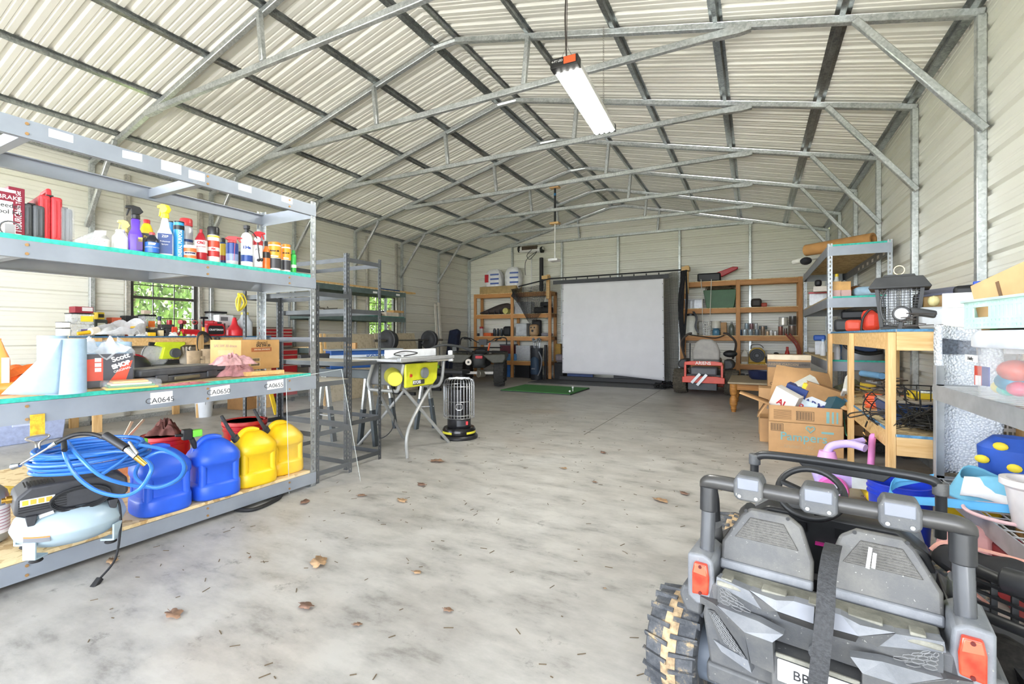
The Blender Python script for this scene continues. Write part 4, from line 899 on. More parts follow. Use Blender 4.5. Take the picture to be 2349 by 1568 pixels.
bbox('storage_bin', 'clear handled bin with black lid behind the tool set case', 'bin', 484, 520, 714, '#b3b6ba', -7.6, clear=True, lid=BLK)
bbox('stapler_carton', 'pale grey stapler carton with black print beside the funnel', 'carton', 503, 536, 722, '#d5d8da', -7.45, label=[(.1, .6, .72, .9, '#6a6e72'), (.3, .42, .1, .6, '#55585c'), (.6, .75, .2, .5, '#7c8085')])
p, w, h = bs(518, 558, 728, -7.25); w *= .85
o = B().lathe([(w * .44, .0), (w * .5, .01), (w * .5, h * .3), (w * .47, h * .36), (w * .2, h * .62), (w * .1, h), (w * .08, h)], n=32).mk('funnel', M('#cf2430', .35)); o.location = p; tag(o, 'large red funnel standing upside down on the bench', 'funnel')
p, w, h = bs(543, 580, 716, -7.3); t = jug('oil_jug', 'grey motor oil jug with yellow cap beside the red funnel', 'jug', p, w, h, '#b9bfc5', '#e0cf6a', .6, sh=.62, neck=.4, pw=.7)
# flat clutter of paper, gloves and packets
for k, (px, py, hx, l) in enumerate(((402, 760, '#eceae6', 'crumpled white paper on the bench near the vise'), (418, 760, '#a9cf3f', 'lime green pliers packet among the white papers'), (432, 762, '#e9e6e2', 'white glove lying at the bench edge'), (447, 763, '#d5343a', 'red strap lying by the tool set case'),
        (325, 764, '#e6e9ee', 'white packet at the bench edge before the black case'), (413, 752, '#7e1f27', 'dark red pouch behind the green packet'))):
    q = pX(px, py, -7.16); q.z = ZB + .001; cloth('packet', l, 'packet', q, .05, .11, .05, hx, 40 + k, gB, n=16, fold=.5)
# under the bench: mitre saw, tool belt, vacuum, clamp
p = pX(383, 842, -7.12); p.z = .716
t = T('mitre_saw', 'yellow green mitre saw with clear round guard under the workbench', 'saw', p, PI / 2)
b = B(); b.lathe([(.17, 0), (.19, .02), (.19, .06), (.15, .07)], n=24); b.box(-.32, .08, .03, .32, .14, .12); b.mk('base', M('#5d5f60', .4, .5), t, bev=.005)
b = B(); b.cyl((-.14, -.02, .2), (-.14, .02, .2), .16, n=40); b.mk('blade_guard', mclear('clear_plastic', '#e9edf0', .3), t); B().tube(arc((-.14, -.02, .2), .16, 0, 2 * PI, 40, 'y'), .005, 6).mk('guard_rim', M('#55585b', .4), t)
b = B(); b.prism([(-.1, .14), (.12, .14), (.14, .3), (.2, .33), (.2, .37), (-.16, .37), (-.18, .33), (-.06, .3)], -.07, .01); b.mk('motor_body', M('#c9d92a', .45), t, bev=.008)
B().cyl((.06, -.12, .22), (.06, .02, .22), .065, n=20).mk('motor_cap', M('#4a4c4e', .5), t, bev=.006); B().bar((-.24, -.03, .35), (-.15, -.03, .34), .05, .05).mk('handle', BLKP, t, bev=.01)
q = pX(462, 800, -6.98); t = T('tool_belt', 'tan leather tool belt with black straps hanging from the bench leg', 'tool belt', q, PI / 2)
LEA = M('#b9a284', .75, v=.15, bp=.2)
for x, z, w_, h_ in ((-.12, -.28, .2, .26), (.08, -.26, .22, .26), (-.02, -.3, .16, .2)): B().lathe([(w_ * .32, 0), (w_ * .48, .03), (w_ * .52, h_), (w_ * .47, h_), (w_ * .4, .05)], (x, -.05, z), 20, sy=.4).mk('pouch', LEA, t)
strip(smooth([(-.2, -.04, -.02), (-.06, -.07, -.12), (.1, -.05, -.08), (.16, 0, .1), (.06, 0, .22), (-.04, .0, .2), (-.06, -.02, .0), (.02, -.04, -.1)], 5), .055, .006, M('#2a2725', .7), t, wv=(0, .5, 1))
p = pX(510, 820, -6.98); p = pX(425, 812, -7.1); t = T('work_glove', 'pale leather glove draped over the lower bench shelf beside the belt', 'glove', V((p.x, p.y, .716)), 1.2)
b = B(); b.sph((0, 0, .12), .07, .05, .12, 14, 8)
for k in range(4): b.tube([(-.05 + .03 * k, -.02, .2), (-.07 + .04 * k, -.04, .27 + .02 * (k % 2)), (-.09 + .05 * k, -.05, .3)], [.016, .014, .011], 8)
b.mk('leather', M('#b7ae9f', .8, bp=.2), t)
p = pX(302, 860, -7.1); p.z = .716; t = T('shop_vacuum', 'black and red vacuum head under the bench beside the mitre saw', 'vacuum', p, PI / 2)
B().lathe([(.2, 0), (.21, .04), (.2, .1), (.14, .17), (.05, .2)], n=28, sy=.8).mk('cover', M('#2e2f32', .45), t); B().tube(arc((0, -.0, .06), .19, .2, PI - .2, 14, 'y', .8), .014, 8).mk('handle', M('#b02430', .4), t)
p = pZ(78, 1010, 0.0) + V((-.12, 0, 0)); p.z = 0
t = T('storage_tote', 'pale blue plastic tote with teal lid on the concrete under the bench end', 'tote', (-7.25, 2.09, 0), PI / 2)
b = B(); b.prism([(-.30, 0), (.30, 0), (.33, .26), (-.33, .26)], -.2, .2); b.mk('body', mclear('blue_plastic', '#b4c0e2', .75), t, bev=.01); B().box(-.345, -.215, .255, .345, .215, .29).mk('lid', M('#56788a', .5), t, bev=.006); B().box(-.12, -.212, .19, .12, -.2, .225).mk('handle', M('#c2cbe6', .4), t, bev=.004)
bucket('bucket', 'white plastic pail on the concrete behind the bench leg', pZ(468, 955), .115, .25, '#cfd3d8', 1.2)
p = pZ(566, 935); t = carton('moving_box', 'brown cardboard carton on the concrete under the bench', 'carton', p, .36, .4, .19, '#a87f52', .2)
p = pX(322, 940, -7.6); b = B(); b.bar((0, 0, .13), (0, .0, .0), .03, .02); b.bar((0, 0, 0), (0, .14, -.05), .03, .02); o = b.mk('bar_clamp', M('#2b2522', .6)); o.location = V((-7.68, p.y, .3)); tag(o, 'small dark clamp hanging low on the siding under the bench', 'clamp')
p = pZ(640, 880, .5); tag(B().bar(pX(617, 885, -6.3), pX(634, 950, -6.2), .06, .02, (1, 0, 0)).mk('spirit_level', M('#e3bf2a', .45), bev=.003), 'yellow spirit level leaning behind the empty dark racks', 'level')
# red tool chests
tc_ = T('tool_chest', 'red drawer tool chest standing on the rolling cabinet', 'tool chest', (-7.34, 5.29, .96), PI / 2)
def drawers(t, w, h, d, rows, hx):
    B().box(-w / 2, 0, 0, w / 2, d, h).mk('case', M('#6e665c', .5, v=.1), t, bev=.004)
    z = h - .02
    for cols, dh in rows:
        z -= dh
        for c in range(cols):
            x0 = -w / 2 + .02 + c * (w - .04) / cols; x1 = x0 + (w - .04) / cols - .006
            dr = B().box(x0, -.012, z + .004, x1, .004, z + dh - .004).mk('drawer', M(hx, .4), t, bev=.002)
            B().box(x0, -.02, z + dh - .018, x1, -.011, z + dh - .007).mk('drawer_pull', M('#cfc7b4', .3, .5), dr)
drawers(tc_, .66, .36, .4, ((3, .055), (3, .055), (3, .055), (1, .07), (1, .07)), '#a31e25')
tc2 = T('tool_cabinet', 'red rolling tool cabinet below the drawer chest', 'tool cabinet', (-7.29, 5.33, .08), PI / 2)
drawers(tc2, .72, .87, .45, ((1, .09), (1, .09), (1, .09), (1, .14), (1, .18), (1, .22)), '#a8262a')
for x in (-.3, .3):
    for y in (.06, .38): B().cyl((x - .015, y, -.04), (x + .015, y, -.04), .04, n=14).mk('caster', BLKP, tc2)
# long grey green rack by the far window
GG = M('#5f6f6c', .5, .2, v=.1)
lr = T('steel_shelving_rack', 'long grey green rack against the siding by the far window', 'shelving', (-7.3, 7, 0))
for x, dx in ((-7.0, -1), (-7.6, 1)):
    for y, dy in ((5.72, 1), (8.28, -1)): b = B(); post(b, x, y, 0, 2.14, dx, dy, .05, .003, .05, .009, .026); b.mk('post', GREYG, lr, w=True, sm=0)
for z in (2.13, 1.57, .95):
    for x in (-7.0, -7.6): B().box(x - .004, 5.73, z - .1, x + .004, 8.27, z).mk('beam', GG, lr, w=True, sm=0)
    for y in (5.73, 8.26): B().box(-7.6, y, z - .09, -7.0, y + .006, z).mk('end_beam', GG, lr, w=True, sm=0)
    B().box(-7.59, 5.75, z, -7.01, 8.25, z + .018).mk('shelf_board', OSB, lr, w=True)
    B().box(-7.012, 5.75, z + .001, -7.003, 8.25, z + .019).mk('painted_edge', M('#3c7f6f', .7, v=.2), lr, w=True) if z < 2 else None
for y in (6.45, 7.25, 7.95): B().box(-6.996, y, 2.05, -6.994, y + .12, 2.09).mk('sticker', STK, lr, w=True, sm=0)
for k, (y0, y1, l) in enumerate(((5.8, 8.75, 'long pine board lying on the top of the long rack, its end overhanging'), (6.3, 8.3, 'second shorter pine board on the top of the long rack'))):
    tag(B().box(-7.25 - .15 * k, y0, 2.15, -7.1 - .15 * k, y1, 2.185).mk('lumber_board', PINE, bev=.002), l, 'board')
tag(B().box(-7.08, 7.5, 2.15, -7.02, 8.1, 2.18).mk('pry_bar', M('#2c4a74', .5)), 'blue bar lying at the front of the long rack', 'tool')
for k, (y, w_, h_, hx, l) in enumerate(((7.9, .4, .09, '#cfc3b2', 'perforated pale box lying on the middle board of the long rack'), (8.1, .34, .05, '#c49a62', 'short pine block on the pale box'), (7.45, .25, .06, '#57534e', 'dark tool tray on the middle board of the long rack'))):
    bx(('perforated_box', 'pine_block', 'tool_tray')[k], l, 'box', (-7.15, y, 1.589 + (.091 if k == 1 else 0)), w_, .2, h_, hx)
b = B(); rr = random.Random(2)
for k in range(8): b.tube([(rr.uniform(-.3, .3), rr.uniform(-.1, .1), .01 + .02 * k), (rr.uniform(-.3, .3), rr.uniform(-.1, .1), .02 + .015 * k)], .012, 6)
o = b.mk('pipe_fittings', M('#6a6660', .5, .6)); o.location = (-7.2, 6.25, 1.59); o['kind'] = 'stuff'; tag(o, 'tangle of grey metal fittings on the middle board of the long rack', 'fittings')
# sheet goods and studs leaning on the long rack
for k, (y0, y1, z1, xb, hx, l) in enumerate(((5.75, 8.0, 1.2, -6.62, '#b3a58e', 'wide weathered OSB sheet with pencil sketches leaning on the long rack'), (7.1, 8.35, 1.22, -6.55, '#b8a98f', 'narrower OSB sheet leaning in front behind the barbell'))):
    t = T('osb_sheet', l, 'sheet', (xb, y0, 0), 0); b = B(); q = [(0, 0, 0), (0, y1 - y0, 0), (-.28, y1 - y0, z1), (-.28, 0, z1)]
    b.add(q + [(x + .012, y, z + .003) for x, y, z in q], [(0, 1, 2, 3), (7, 6, 5, 4), (0, 4, 5, 1), (1, 5, 6, 2), (2, 6, 7, 3), (3, 7, 4, 0)]); b.mk('board', mosb('weathered_osb', '#a89a80', '#beb197'), t)
    b = B()
    if not k:
        for j in range(9):
            y, z = .3 + .2 * j, .75 + .1 * (j % 3); b.bar((-.28 * z / z1 + .0145, y, z), (-.28 * (z + .15) / z1 + .0145, y + .02, z + .15), .004, .002); b.bar((-.28 * z / z1 + .0145, y, z), (-.28 * z / z1 + .0145, y + .12, z), .004, .002)
        b.mk('pencil_sketch', M('#6d6455', .8), t)
for px, l in ((739, 'pine strip leaning near the tool chest'), (748, 'second pine strip behind the dark rack posts')):
    a = pX(px + 6, 905, -6.35); a.z = 0; e = pX(px - 4, 765, -6.55); tag(B().bar(a, e, .035, .02, (1, 0, 0)).mk('pine_strip', PINE), l, 'board')
for a, c, l in (((1003, 806), (1006, 694), 'tall white trim board leaning in the back corner'), ((992, 812), (998, 697), 'second white trim board leaning in the back corner')):
    e = pX(c[0], c[1], -7.62); f_ = pX(a[0], 850, -7.3); f_ = V((-7.25, e.y - .3, 0)); tag(B().bar(f_, e, .09, .02, (1, 0, 0)).mk('trim_board', M('#e6e0d4', .6), bev=.002), l, 'board')
q = pX(770, 818, -6.5); bx('small_carton', 'small brown carton standing on the blue saw', 'carton', V((-4.15, 3.95, .99)), .12, .1, .1, '#b58a55', .6)
# sawhorses carrying the blue saw
DKG = M('#4c5357', .45, .3); GV2 = mgalv('bright_zinc', '#b9bebf', '#e3e6e6', .3, .8)
def horse(lab, A, Bp, z):
    """A-frame sawhorse: A, Bp are foot pairs ((left),(right)) of its two ends"""
    t = T('sawhorse', lab, 'sawhorse', ((A[0][0] + Bp[1][0]) / 2, (A[0][1] + Bp[1][1]) / 2, 0), 0, 'grey steel sawhorses')
    tops = []
    for P_ in (A, Bp):
        c = (V((*P_[0], 0)) + V((*P_[1], 0))) / 2; tp = V((c.x, c.y, z)); tops.append(tp)
        for q in P_:
            q = V((*q, 0)); tq = tp + (q - c) * .12; m = q.lerp(tq, .5)
            lg = B().bar(q, m, .055, .04, (1, 0, 0)).mk('leg', DKG, t, w=True, bev=.003)
            B().bar(q.lerp(tq, .46), tq, .045, .03, (1, 0, 0)).mk('leg_extension', GV2, t, w=True, bev=.002)
        B().bar(V((*P_[0], .28)).lerp(c + V((0, 0, .28)), .12), V((*P_[1], .28)).lerp(c + V((0, 0, .28)), .12), .03, .012).mk('spreader', GV2, t, w=True)
    B().bar(tops[0] + (tops[0] - tops[1]) * .12, tops[1] + (tops[1] - tops[0]) * .12, .07, .09).mk('top_beam', DKG, t, w=True, bev=.004)
    return t
horse('steel sawhorse seen through the dark racks', ((-4.45, 3.72), (-4.14, 3.69)), ((-3.80, 3.74), (-3.56, 3.73)), .76)
horse('steel sawhorse behind the table saw', ((-4.39, 4.60), (-4.03, 4.565)), ((-3.76, 4.64), (-3.60, 4.81)), .76)
t = T('tile_saw', 'blue flooring cutter with a pale lettered stripe resting on the sawhorses', 'saw', (-4.0, 4.1, .806), 1.12)
BLM = M('#1f4f93', .4); B().box(-.48, -.1, 0, .34, .1, .2).mk('body', BLM, t, bev=.008); B().box(-.49, -.103, .09, .35, -.098, .15).mk('stripe', M('#c9d3de', .4), t); txt('KOBALT', .07, M('#1f4f93'), t, Tm(.05, -.104, .118), bold=.002)
b = B(); b.box(-.62, -.08, .02, -.48, .08, .17); b.box(-.78, -.07, .03, -.64, .07, .16); b.mk('motor_block', M('#2a2b2e', .4), t, bev=.006); B().box(-.5, -.12, .2, .36, .12, .215).mk('table_plate', M('#a9b2bc', .3, .6), t)
# table saw
t = T('table_saw', 'yellow green table saw on a folding grey tube stand', 'saw', (-3.32, 3.85, 0))
TB = M('#a9aaa8', .4, .3); YG = M('#d3d531', .4, v=.06)
def wb(b, *a, **k): return b.mk(*a, t, w=True, **k)
wb(B().prism([(3.5, .67), (3.93, .665), (4.0, .72), (4.02, .90), (3.5, .90)], -2.99, -2.96, Matrix(((0, 1, 0, 0), (1, 0, 0, 0), (0, 0, 1, 0), (0, 0, 0, 1)))), 'front_panel', YG, bev=.012)
wb(B().box(-3.45, 3.53, .68, -2.99, 3.98, .9), 'housing', M('#6f7072', .5), bev=.01)
wb(B().cyl((-3.02, 3.42, .76), (-3.16, 3.54, .78), .07, .085, n=20), 'motor', M('#d3cf4a', .5), bev=.008)
wb(B().cyl((-2.95, 3.76, .80), (-2.925, 3.76, .80), .055, n=20), 'dial', M('#6f7376', .4), bev=.004)
wb(B().box(-2.9585, 3.60, .69, -2.955, 3.78, .735), 'name_plate', M('#4b4b46', .4))
wb(B().box(-2.9585, 3.545, .745, -2.955, 3.585, .82), 'switch_plate', M('#d8d23a', .4)); wb(B().cyl((-2.957, 3.565, .785), (-2.945, 3.565, .785), .016, n=12), 'switch', M('#c2402a', .4))
txt('RYOBI', .042, M(WHT), t, Tm(-2.9545, 3.66, .7125, PI / 2), w=True, bold=.001)
wb(B().box(-3.56, 3.32, .925, -2.86, 4.12, .955), 'table_top', M('#c0c1c1', .3, .5), bev=.006)
wb(B().box(-2.9, 3.3, .93, -2.85, 4.16, .97), 'rail', M('#b4b6b8', .35, .4), bev=.008)
wb(B().box(-3.12, 3.38, .957, -3.08, 4.14, 1.035), 'rip_fence', M('#e9ebee', .35), bev=.004)
wb(B().cyl((-2.88, 4.13, .9), (-2.9, 4.15, 1.01), .025, n=12), 'fence_lever', M('#d8dadd', .35))
tp = lambda *a, r=.017, nm='stand_tube': wb(B().tube(smooth(a, 5), r, 10), nm, TB)
tp((-3.36, 3.5, .92), (-3.44, 3.5, .72), (-3.42, 3.5, .645), (-3.36, 3.5, .635), (-3.12, 3.5, .635), (-3.05, 3.5, .66), (-2.985, 3.5, .9), r=.018, nm='stand_frame')
tp((-3.36, 4.15, .92), (-3.42, 4.15, .66), (-3.36, 4.15, .635), (-3.05, 4.15, .635), (-2.985, 4.15, .9), r=.018, nm='stand_frame')
F4 = [(-2.95, 3.51, 0), (-2.98, 4.24, 0), (-3.57, 4.18, 0), (-3.76, 3.68, 0)]
for (a, e) in ((F4[0], (-3.02, 3.98, .66)), (F4[1], (-3.05, 3.56, .66)), (F4[2], (-3.4, 3.56, .66)), (F4[3], (-3.3, 3.98, .66))): a, e = V(a), V(e); tp(a, a + V((.0, .02, .28)) if a.y < 3.6 else a.lerp(e, .4), e, nm='leg')
wb(B().tube(smooth([(-3.08, 3.42, .72), (-3.1, 3.5, .55), (-3.05, 3.42, .3), (-3.15, 3.36, .2), (-3.2, 3.4, .32)], 6), .005, 6), 'power_cord', BLKP)
wb(B().tube(smooth([(-2.9, 3.36, .985), (-3.0, 3.38, 1.0), (-3.06, 3.6, 1.02), (-2.98, 3.7, 1.0), (-2.94, 3.45, .98)], 6), .005, 6), 'coiled_cord', BLKP)
# kerosene heater
p = V((-3.02, 4.50, 0)); t = T('kerosene_heater', 'round black kerosene heater inside a chrome wire guard', 'heater', p, face(p)); BKG = M('#141416', .2)
B().lathe([(.2, 0), (.215, .01), (.215, .03), (.2, .045)], n=40).mk('drip_tray', M('#202022', .35), t); B().lathe([(.185, .045), (.19, .06), (.19, .1), (.175, .125), (.13, .13)], n=40).mk('fuel_tank', BKG, t)
for a in (-.9, .9): band(t, .1905, .065, .09, '#dbd43a', 'warning_stripe', 8, a - .45, a + .45)
B().lathe([(.13, .128), (.135, .135), (.135, .225), (.125, .232)], n=36).mk('burner_case', M('#1f1f22', .3), t); B().lathe([(.117, .23), (.117, .56), (.07, .585), (.03, .59)], n=36).mk('chimney', M('#101012', .3), t)
band(t, .136, .15, .215, '#3d3f44', 'control_panel', 10, -.2, .7); B().box(.075, -.128, .165, .1, -.108, .205).mk('knob', M('#c3232b', .3), t)
B().lathe([(.118, .26), (.119, .27)], n=30).mk('base_ring', M('#b9bcc0', .25, .9), t)
CH = M('#c4c6c8', .25, .9); gd = None
for k in range(30):
    a = 2 * PI * k / 30; x, y = .175 * math.cos(a), .175 * math.sin(a)
    B().tube([(x, y, .24), (x, y, .62), (x * .93, y * .93, .665), (x * .72, y * .72, .683)], .0026, 5).mk('guard_wire', CH, t)
for z, r_ in ((.24, .175), (.43, .175), (.6, .175), (.683, .126), (.27, .175)): B().tube([(r_ * math.cos(a), r_ * math.sin(a), z) for a in [2 * PI * j / 36 for j in range(36)]], .0032, 6, True).mk('guard_ring', CH, t)
b = B()
for k in range(5): b.tube([(-.12, -.1 + .05 * k, .684), (.12, -.1 + .05 * k, .684)], .0026, 5)
b.mk('guard_top', CH, t); B().tube(smooth([(-.035, -.178, .36), (-.035, -.19, .395), (-.02, -.195, .41), (.02, -.195, .41), (.035, -.19, .395), (.035, -.18, .36), (.02, -.19, .345), (-.02, -.19, .345)], 4, True), .005, 8, True).mk('handle', M('#d8dadc', .2, .9), t)
# weight bench and barbell
t = T('weight_bench', 'black weight bench with uprights behind the table saw', 'bench', (-6.3, 7.6, 0)); b = B()
B().box(-6.2, 7.55, .42, -5.0, 7.85, .5).mk('pad', BLKP, t, w=True, bev=.02)
for y in (7.25, 8.1):
    B().bar((-6.45, y, 0), (-6.45, y, 1.1), .06, .06).mk('upright', BLKP, t, w=True); B().bar((-6.48, y, .03), (-5.9, y, .03), .06, .06).mk('foot', BLKP, t, w=True); B().tube([(-6.45, y, 1.02), (-6.38, y, 1.0), (-6.36, y, 1.06)], .015, 8).mk('bar_hook', M('#8a8c8e', .3, .8), t, w=True)
B().bar((-6.1, 7.7, 0), (-6.1, 7.7, .44), .06, .06).mk('post', BLKP, t, w=True); B().bar((-5.1, 7.7, 0), (-5.1, 7.7, .44), .06, .06).mk('post', BLKP, t, w=True)
B().tube(smooth([(-5.7, 7.2, .8), (-5.5, 7.5, .98), (-5.3, 7.9, .95), (-5.2, 8.2, .85)], 5), .025, 8).mk('arm', M('#77797b', .4, .5), t, w=True)
t = T('barbell', 'loaded barbell with iron plates resting on the weight bench uprights', 'barbell', (-6.37, 7.7, 1.06)); B().cyl((-6.37, 6.7, 1.075), (-6.37, 8.75, 1.075), .014, n=12).mk('bar', M('#75716a', .35, .8), t, w=True); 
for y in (6.62, 8.5): B().cyl((-6.37, y, 1.075), (-6.37, y + .3, 1.075), .026, n=12).mk('sleeve', M('#8f897e', .35, .8), t, w=True)
for y, r_ in ((6.98, .21), (7.03, .2), (7.08, .19), (8.3, .21), (8.36, .2)):
    P_ = B().lathe([(.03, -.01), (.07, -.02), (.09, -.012), (r_ * .85, -.012), (r_ * .9, -.02), (r_, -.016), (r_, .016), (r_ * .9, .02), (r_ * .85, .012), (.09, .012), (.07, .02), (.03, .01)], (-6.37, y, 1.075), 36, m=Matrix.Rotation(PI / 2, 4, 'X')).mk('plate', M('#3e3f41', .5, .3), t, w=True)
# push mower under white boards
t = T('push_mower', 'black and green push mower parked between the weight bench and the quad bike', 'mower', (-6.45, 8.75, 0), .5)
B().lathe([(.3, .09), (.32, .12), (.3, .26), (.18, .3)], n=24, sy=.8).mk('deck', M('#2b2d2c', .5), t); B().box(-.14, -.12, .28, .14, .14, .46).mk('engine', BLKP, t, bev=.03); B().box(-.2, -.16, .4, .05, .02, .5).mk('green_cover', M('#6fae2e', .45), t, bev=.02)
for x in (-.27, .27):
    for y in (-.25, .25): B().cyl((x - .03, y, .1), (x + .03, y, .1), .1, n=20).mk('wheel', M('#232424', .6), t, bev=.006)
B().tube(smooth([(-.2, .25, .25), (-.22, .6, .7), (-.2, .75, .9), (.2, .75, .9), (.22, .6, .7), (.2, .25, .25)], 4), .014, 8).mk('handle', BLKP, t); B().box(-.32, .1, .3, -.2, .25, .36).mk('green_trim', M('#6fae2e', .45), t, bev=.01)
tag(B().bar((-6.4, 8.25, .62), (-5.95, 8.95, .63), .16, .03).mk('trim_board', M('#ded6c4', .6), bev=.002), 'white board lying across the push mower', 'board'); tag(B().bar((-6.5, 8.25, .655), (-6.12, 8.8, .665), .1, .03).mk('trim_board', M('#e4ddcd', .6), bev=.002), 'narrow white board on top of the wider one over the mower', 'board')
t = T('camp_chair_bag', 'navy folded camp chair bag leaning behind the quad bike', 'bag', (-7.3, 10.7, 0)); q = pY(1042, 758, 10.9); B().bar((-7.25, 10.3, 0), (q.x, 10.95, q.z), .3, .2, (0, 1, 0)).mk('sleeve', M('#1f2840', .75, v=.2, bp=.2), t, w=True, bev=.04)
a, e = pY(1048, 850, 10.0), pY(1042, 795, 10.1); a.z = 0.01; tag(B().bar(a, e, .13, .02, (0, 1, 0)).mk('panel_offcut', M('#9b9fa1', .5), bev=.002), 'pale grey panel leaning against the navy bag', 'panel')
# ================= back of the building =================
# quad bike seen from behind
t = T('quad_bike', 'dusty olive and black quad bike parked with its back to the doorway', 'quad bike', (-5.66, 9.27, 0), .42)
DK = M('#2b2c2b', .6, v=.15); OLV = M('#4b4a40', .6, v=.12, s=12); TY = M('#353432', .85, v=.2, s=20); MET = M('#8b8780', .4, .7)
def tyre(par, x, y, r, w, lug=18, nm='wheel', mat=TY, hub=MET, lugd=.018):
    o = B().lathe([(r * .5, -w * .42), (r * .8, -w * .5), (r * .95, -w * .44), (r, -w * .2), (r, w * .2), (r * .95, w * .44), (r * .8, w * .5), (r * .5, w * .42)], (x, y, r + lugd * .7), 32, m=Matrix.Rotation(PI / 2, 4, 'Y')).mk(nm, mat, par)
    b = B()
    for k in range(lug):
        a = 2 * PI * k / lug
        for s in (-1, 1):
            q = Tm(x, y, r + lugd * .7) @ Matrix.Rotation(a + s * PI / lug / 2, 4, 'X')
            b.add([q @ V(p) for p in ((s * w * .02, -r * .05, r), (s * w * .02, r * .05, r), (s * w * .5, r * .10, r * .9), (s * w * .5, 0, r * .9), (s * w * .02, -r * .04, r + lugd), (s * w * .02, r * .04, r + lugd), (s * w * .5, r * .09, r * .92 + lugd), (s * w * .5, .01, r * .92 + lugd))],
                  [(0, 1, 2, 3), (7, 6, 5, 4), (0, 4, 5, 1), (1, 5, 6, 2), (2, 6, 7, 3), (3, 7, 4, 0)])
    b.mk('tread', mat, o, sm=0); B().cyl((x - w * .3, y, r + lugd * .7), (x + w * .3, y, r + lugd * .7), r * .5, n=20).mk('rim', hub, o)
    return o
for x in (-.47, .47): tyre(t, x, 0, .3, .24); tyre(t, x * .95, 1.2, .29, .2)
B().bar((-.4, 0, .31), (.4, 0, .31), .06, .06).mk('axle', MET, t); B().cyl((-.02, -.06, .29), (.1, .06, .29), .09, n=16).mk('differential', M('#9a9484', .45, .6), t, bev=.01)
B().box(-.16, -.05, .42, .16, 1.1, .68).mk('chassis', DK, t, bev=.04); 
for s in (-1, 1):
    B().prism([(s * .12, .74), (s * .62, .76), (s * .64, .66), (s * .58, .56), (s * .34, .55), (s * .2, .66)], -.36, .33).mk('rear_fender', OLV, t, bev=.02)
    B().prism([(s * .14, .78), (s * .56, .76), (s * .58, .62), (s * .3, .62)], .9, 1.5).mk('front_fender', OLV, t, bev=.02)
b = B()
for x in (-.55, -.18, .18, .55): b.tube([(x, -.38, .80), (x, .25, .80)], .011, 6)
for y in (-.38, -.16, .06, .25): b.tube([(-.58, y, .80), (.58, y, .80)], .012, 6)
for x in (-.25, .25): b.tube([(x, -.36, .80), (x * .6, -.28, .6)], .012, 6)
b.mk('rear_rack', M('#1a1a1a', .5), t)
b = B()
for x in (-.4, 0, .4): b.tube([(x, 1.1, .86), (x, 1.55, .86)], .011, 6)
for y in (1.1, 1.3, 1.55): b.tube([(-.42, y, .86), (.42, y, .86)], .012, 6)
b.mk('front_rack', M('#1a1a1a', .5), t)
B().prism([(-.15, .72), (.15, .72), (.14, .86), (-.14, .86)], .2, .85).mk('seat', M('#232325', .6), t, bev=.04)
B().lathe([(.12, .5), (.15, .55), (.15, .72), (.13, .76)], (.02, -.3, 0), 20, sy=.5).mk('rear_box', DK, t); B().box(-.04, -.39, .655, .12, -.365, .72).mk('tail_light', M('#c3202c', .2), t, bev=.006)
b = B(); b.cyl((-.19, -.42, .58), (-.17, .2, .56), .075, n=18); b.mk('muffler', M('#5c5a55', .5, .5), t); B().cyl((-.19, -.435, .58), (-.19, -.415, .58), .068, n=18).mk('muffler_cap', M('#a59d90', .4, .6), t); B().cyl((-.19, -.445, .58), (-.19, -.43, .58), .025, n=12).mk('outlet', BLKP, t)
b = B(); b.tube(smooth([(-.42, .62, 1.1), (-.3, .68, 1.1), (-.12, .72, 1.0), (.12, .72, 1.0), (.3, .68, 1.1), (.42, .62, 1.1)], 4), .014, 8); b.box(-.1, .68, .94, .1, .82, 1.08); b.mk('handlebar', BLKP, t, bev=.004)
for s in (-1, 1): B().cyl((s * .32, .67, 1.1), (s * .46, .6, 1.1), .019, n=10).mk('grip', BLKP, t)
for s in (-1, 1): B().tube(smooth([(s * .3, .75, 1.04), (s * .42, .85, 1.12), (s * .56, .85, 1.1), (s * .58, .75, .95)], 4), .016, 8).mk('hand_guard', BLKP, t)
B().cyl((.2, .05, .82), (.24, .05, 1.0), .02, n=8).mk('reflector_post', M('#d0562a', .4), t)
# timber racks
def track(lab, xs, y0, y1, H, levels, lw=.085):
    t = T('timber_rack', lab, 'shelving', ((xs[0] + xs[-1]) / 2, y0, 0), 0, 'pine racks along the back wall')
    for x in xs:
        for y in (y0, y1 - .04): B().box(x, y, 0, x + lw, y + .04, H).mk('upright', LEGR, t, w=True, bev=.003)
    for z in levels:
        for a, c in zip(xs, xs[1:]): B().box(a + lw, y0, z - .12, c, y0 + .04, z - .012).mk('front_rail', PINR, t, w=True, bev=.003)
        B().box(xs[0], y1 - .04, z - .1, xs[-1] + lw, y1, z - .012).mk('back_rail', PINR, t, w=True)
        for x in xs: B().box(x + .02, y0 + .04, z - .1, x + .06, y1 - .04, z - .013).mk('bearer', PINR, t, w=True)
        B().box(xs[0] + .002, y0 + .002, z - .012, xs[-1] + lw - .002, y1, z).mk('shelf_board', OSB, t, w=True)
    return t
PINR = mwood('orange_pine', '#a8713c', '#c99258'); LEGR = mwood('orange_pine_upright', '#a8713c', '#c99258', (12, 12, 1))
YB0 = 11.58
track('pine rack with sleeping gear, paper packs and the golf bag before it', (-7.26, -6.05, -4.91), YB0, 12.0, 2.36, (2.37, 1.775, 1.15, .47))
track('pine rack with the paint cans, behind the zero turn mower', (-1.55, -.36, .83), YB0, 12.0, 2.42, (2.42, 1.80, 1.175, .54))
def bk(x0, x1, yt, Y=11.7, z=0, yb=None): return spot(x0, x1, yt, Y=Y, z=z if yb is None else pY((x0 + x1) / 2, yb, Y).z)
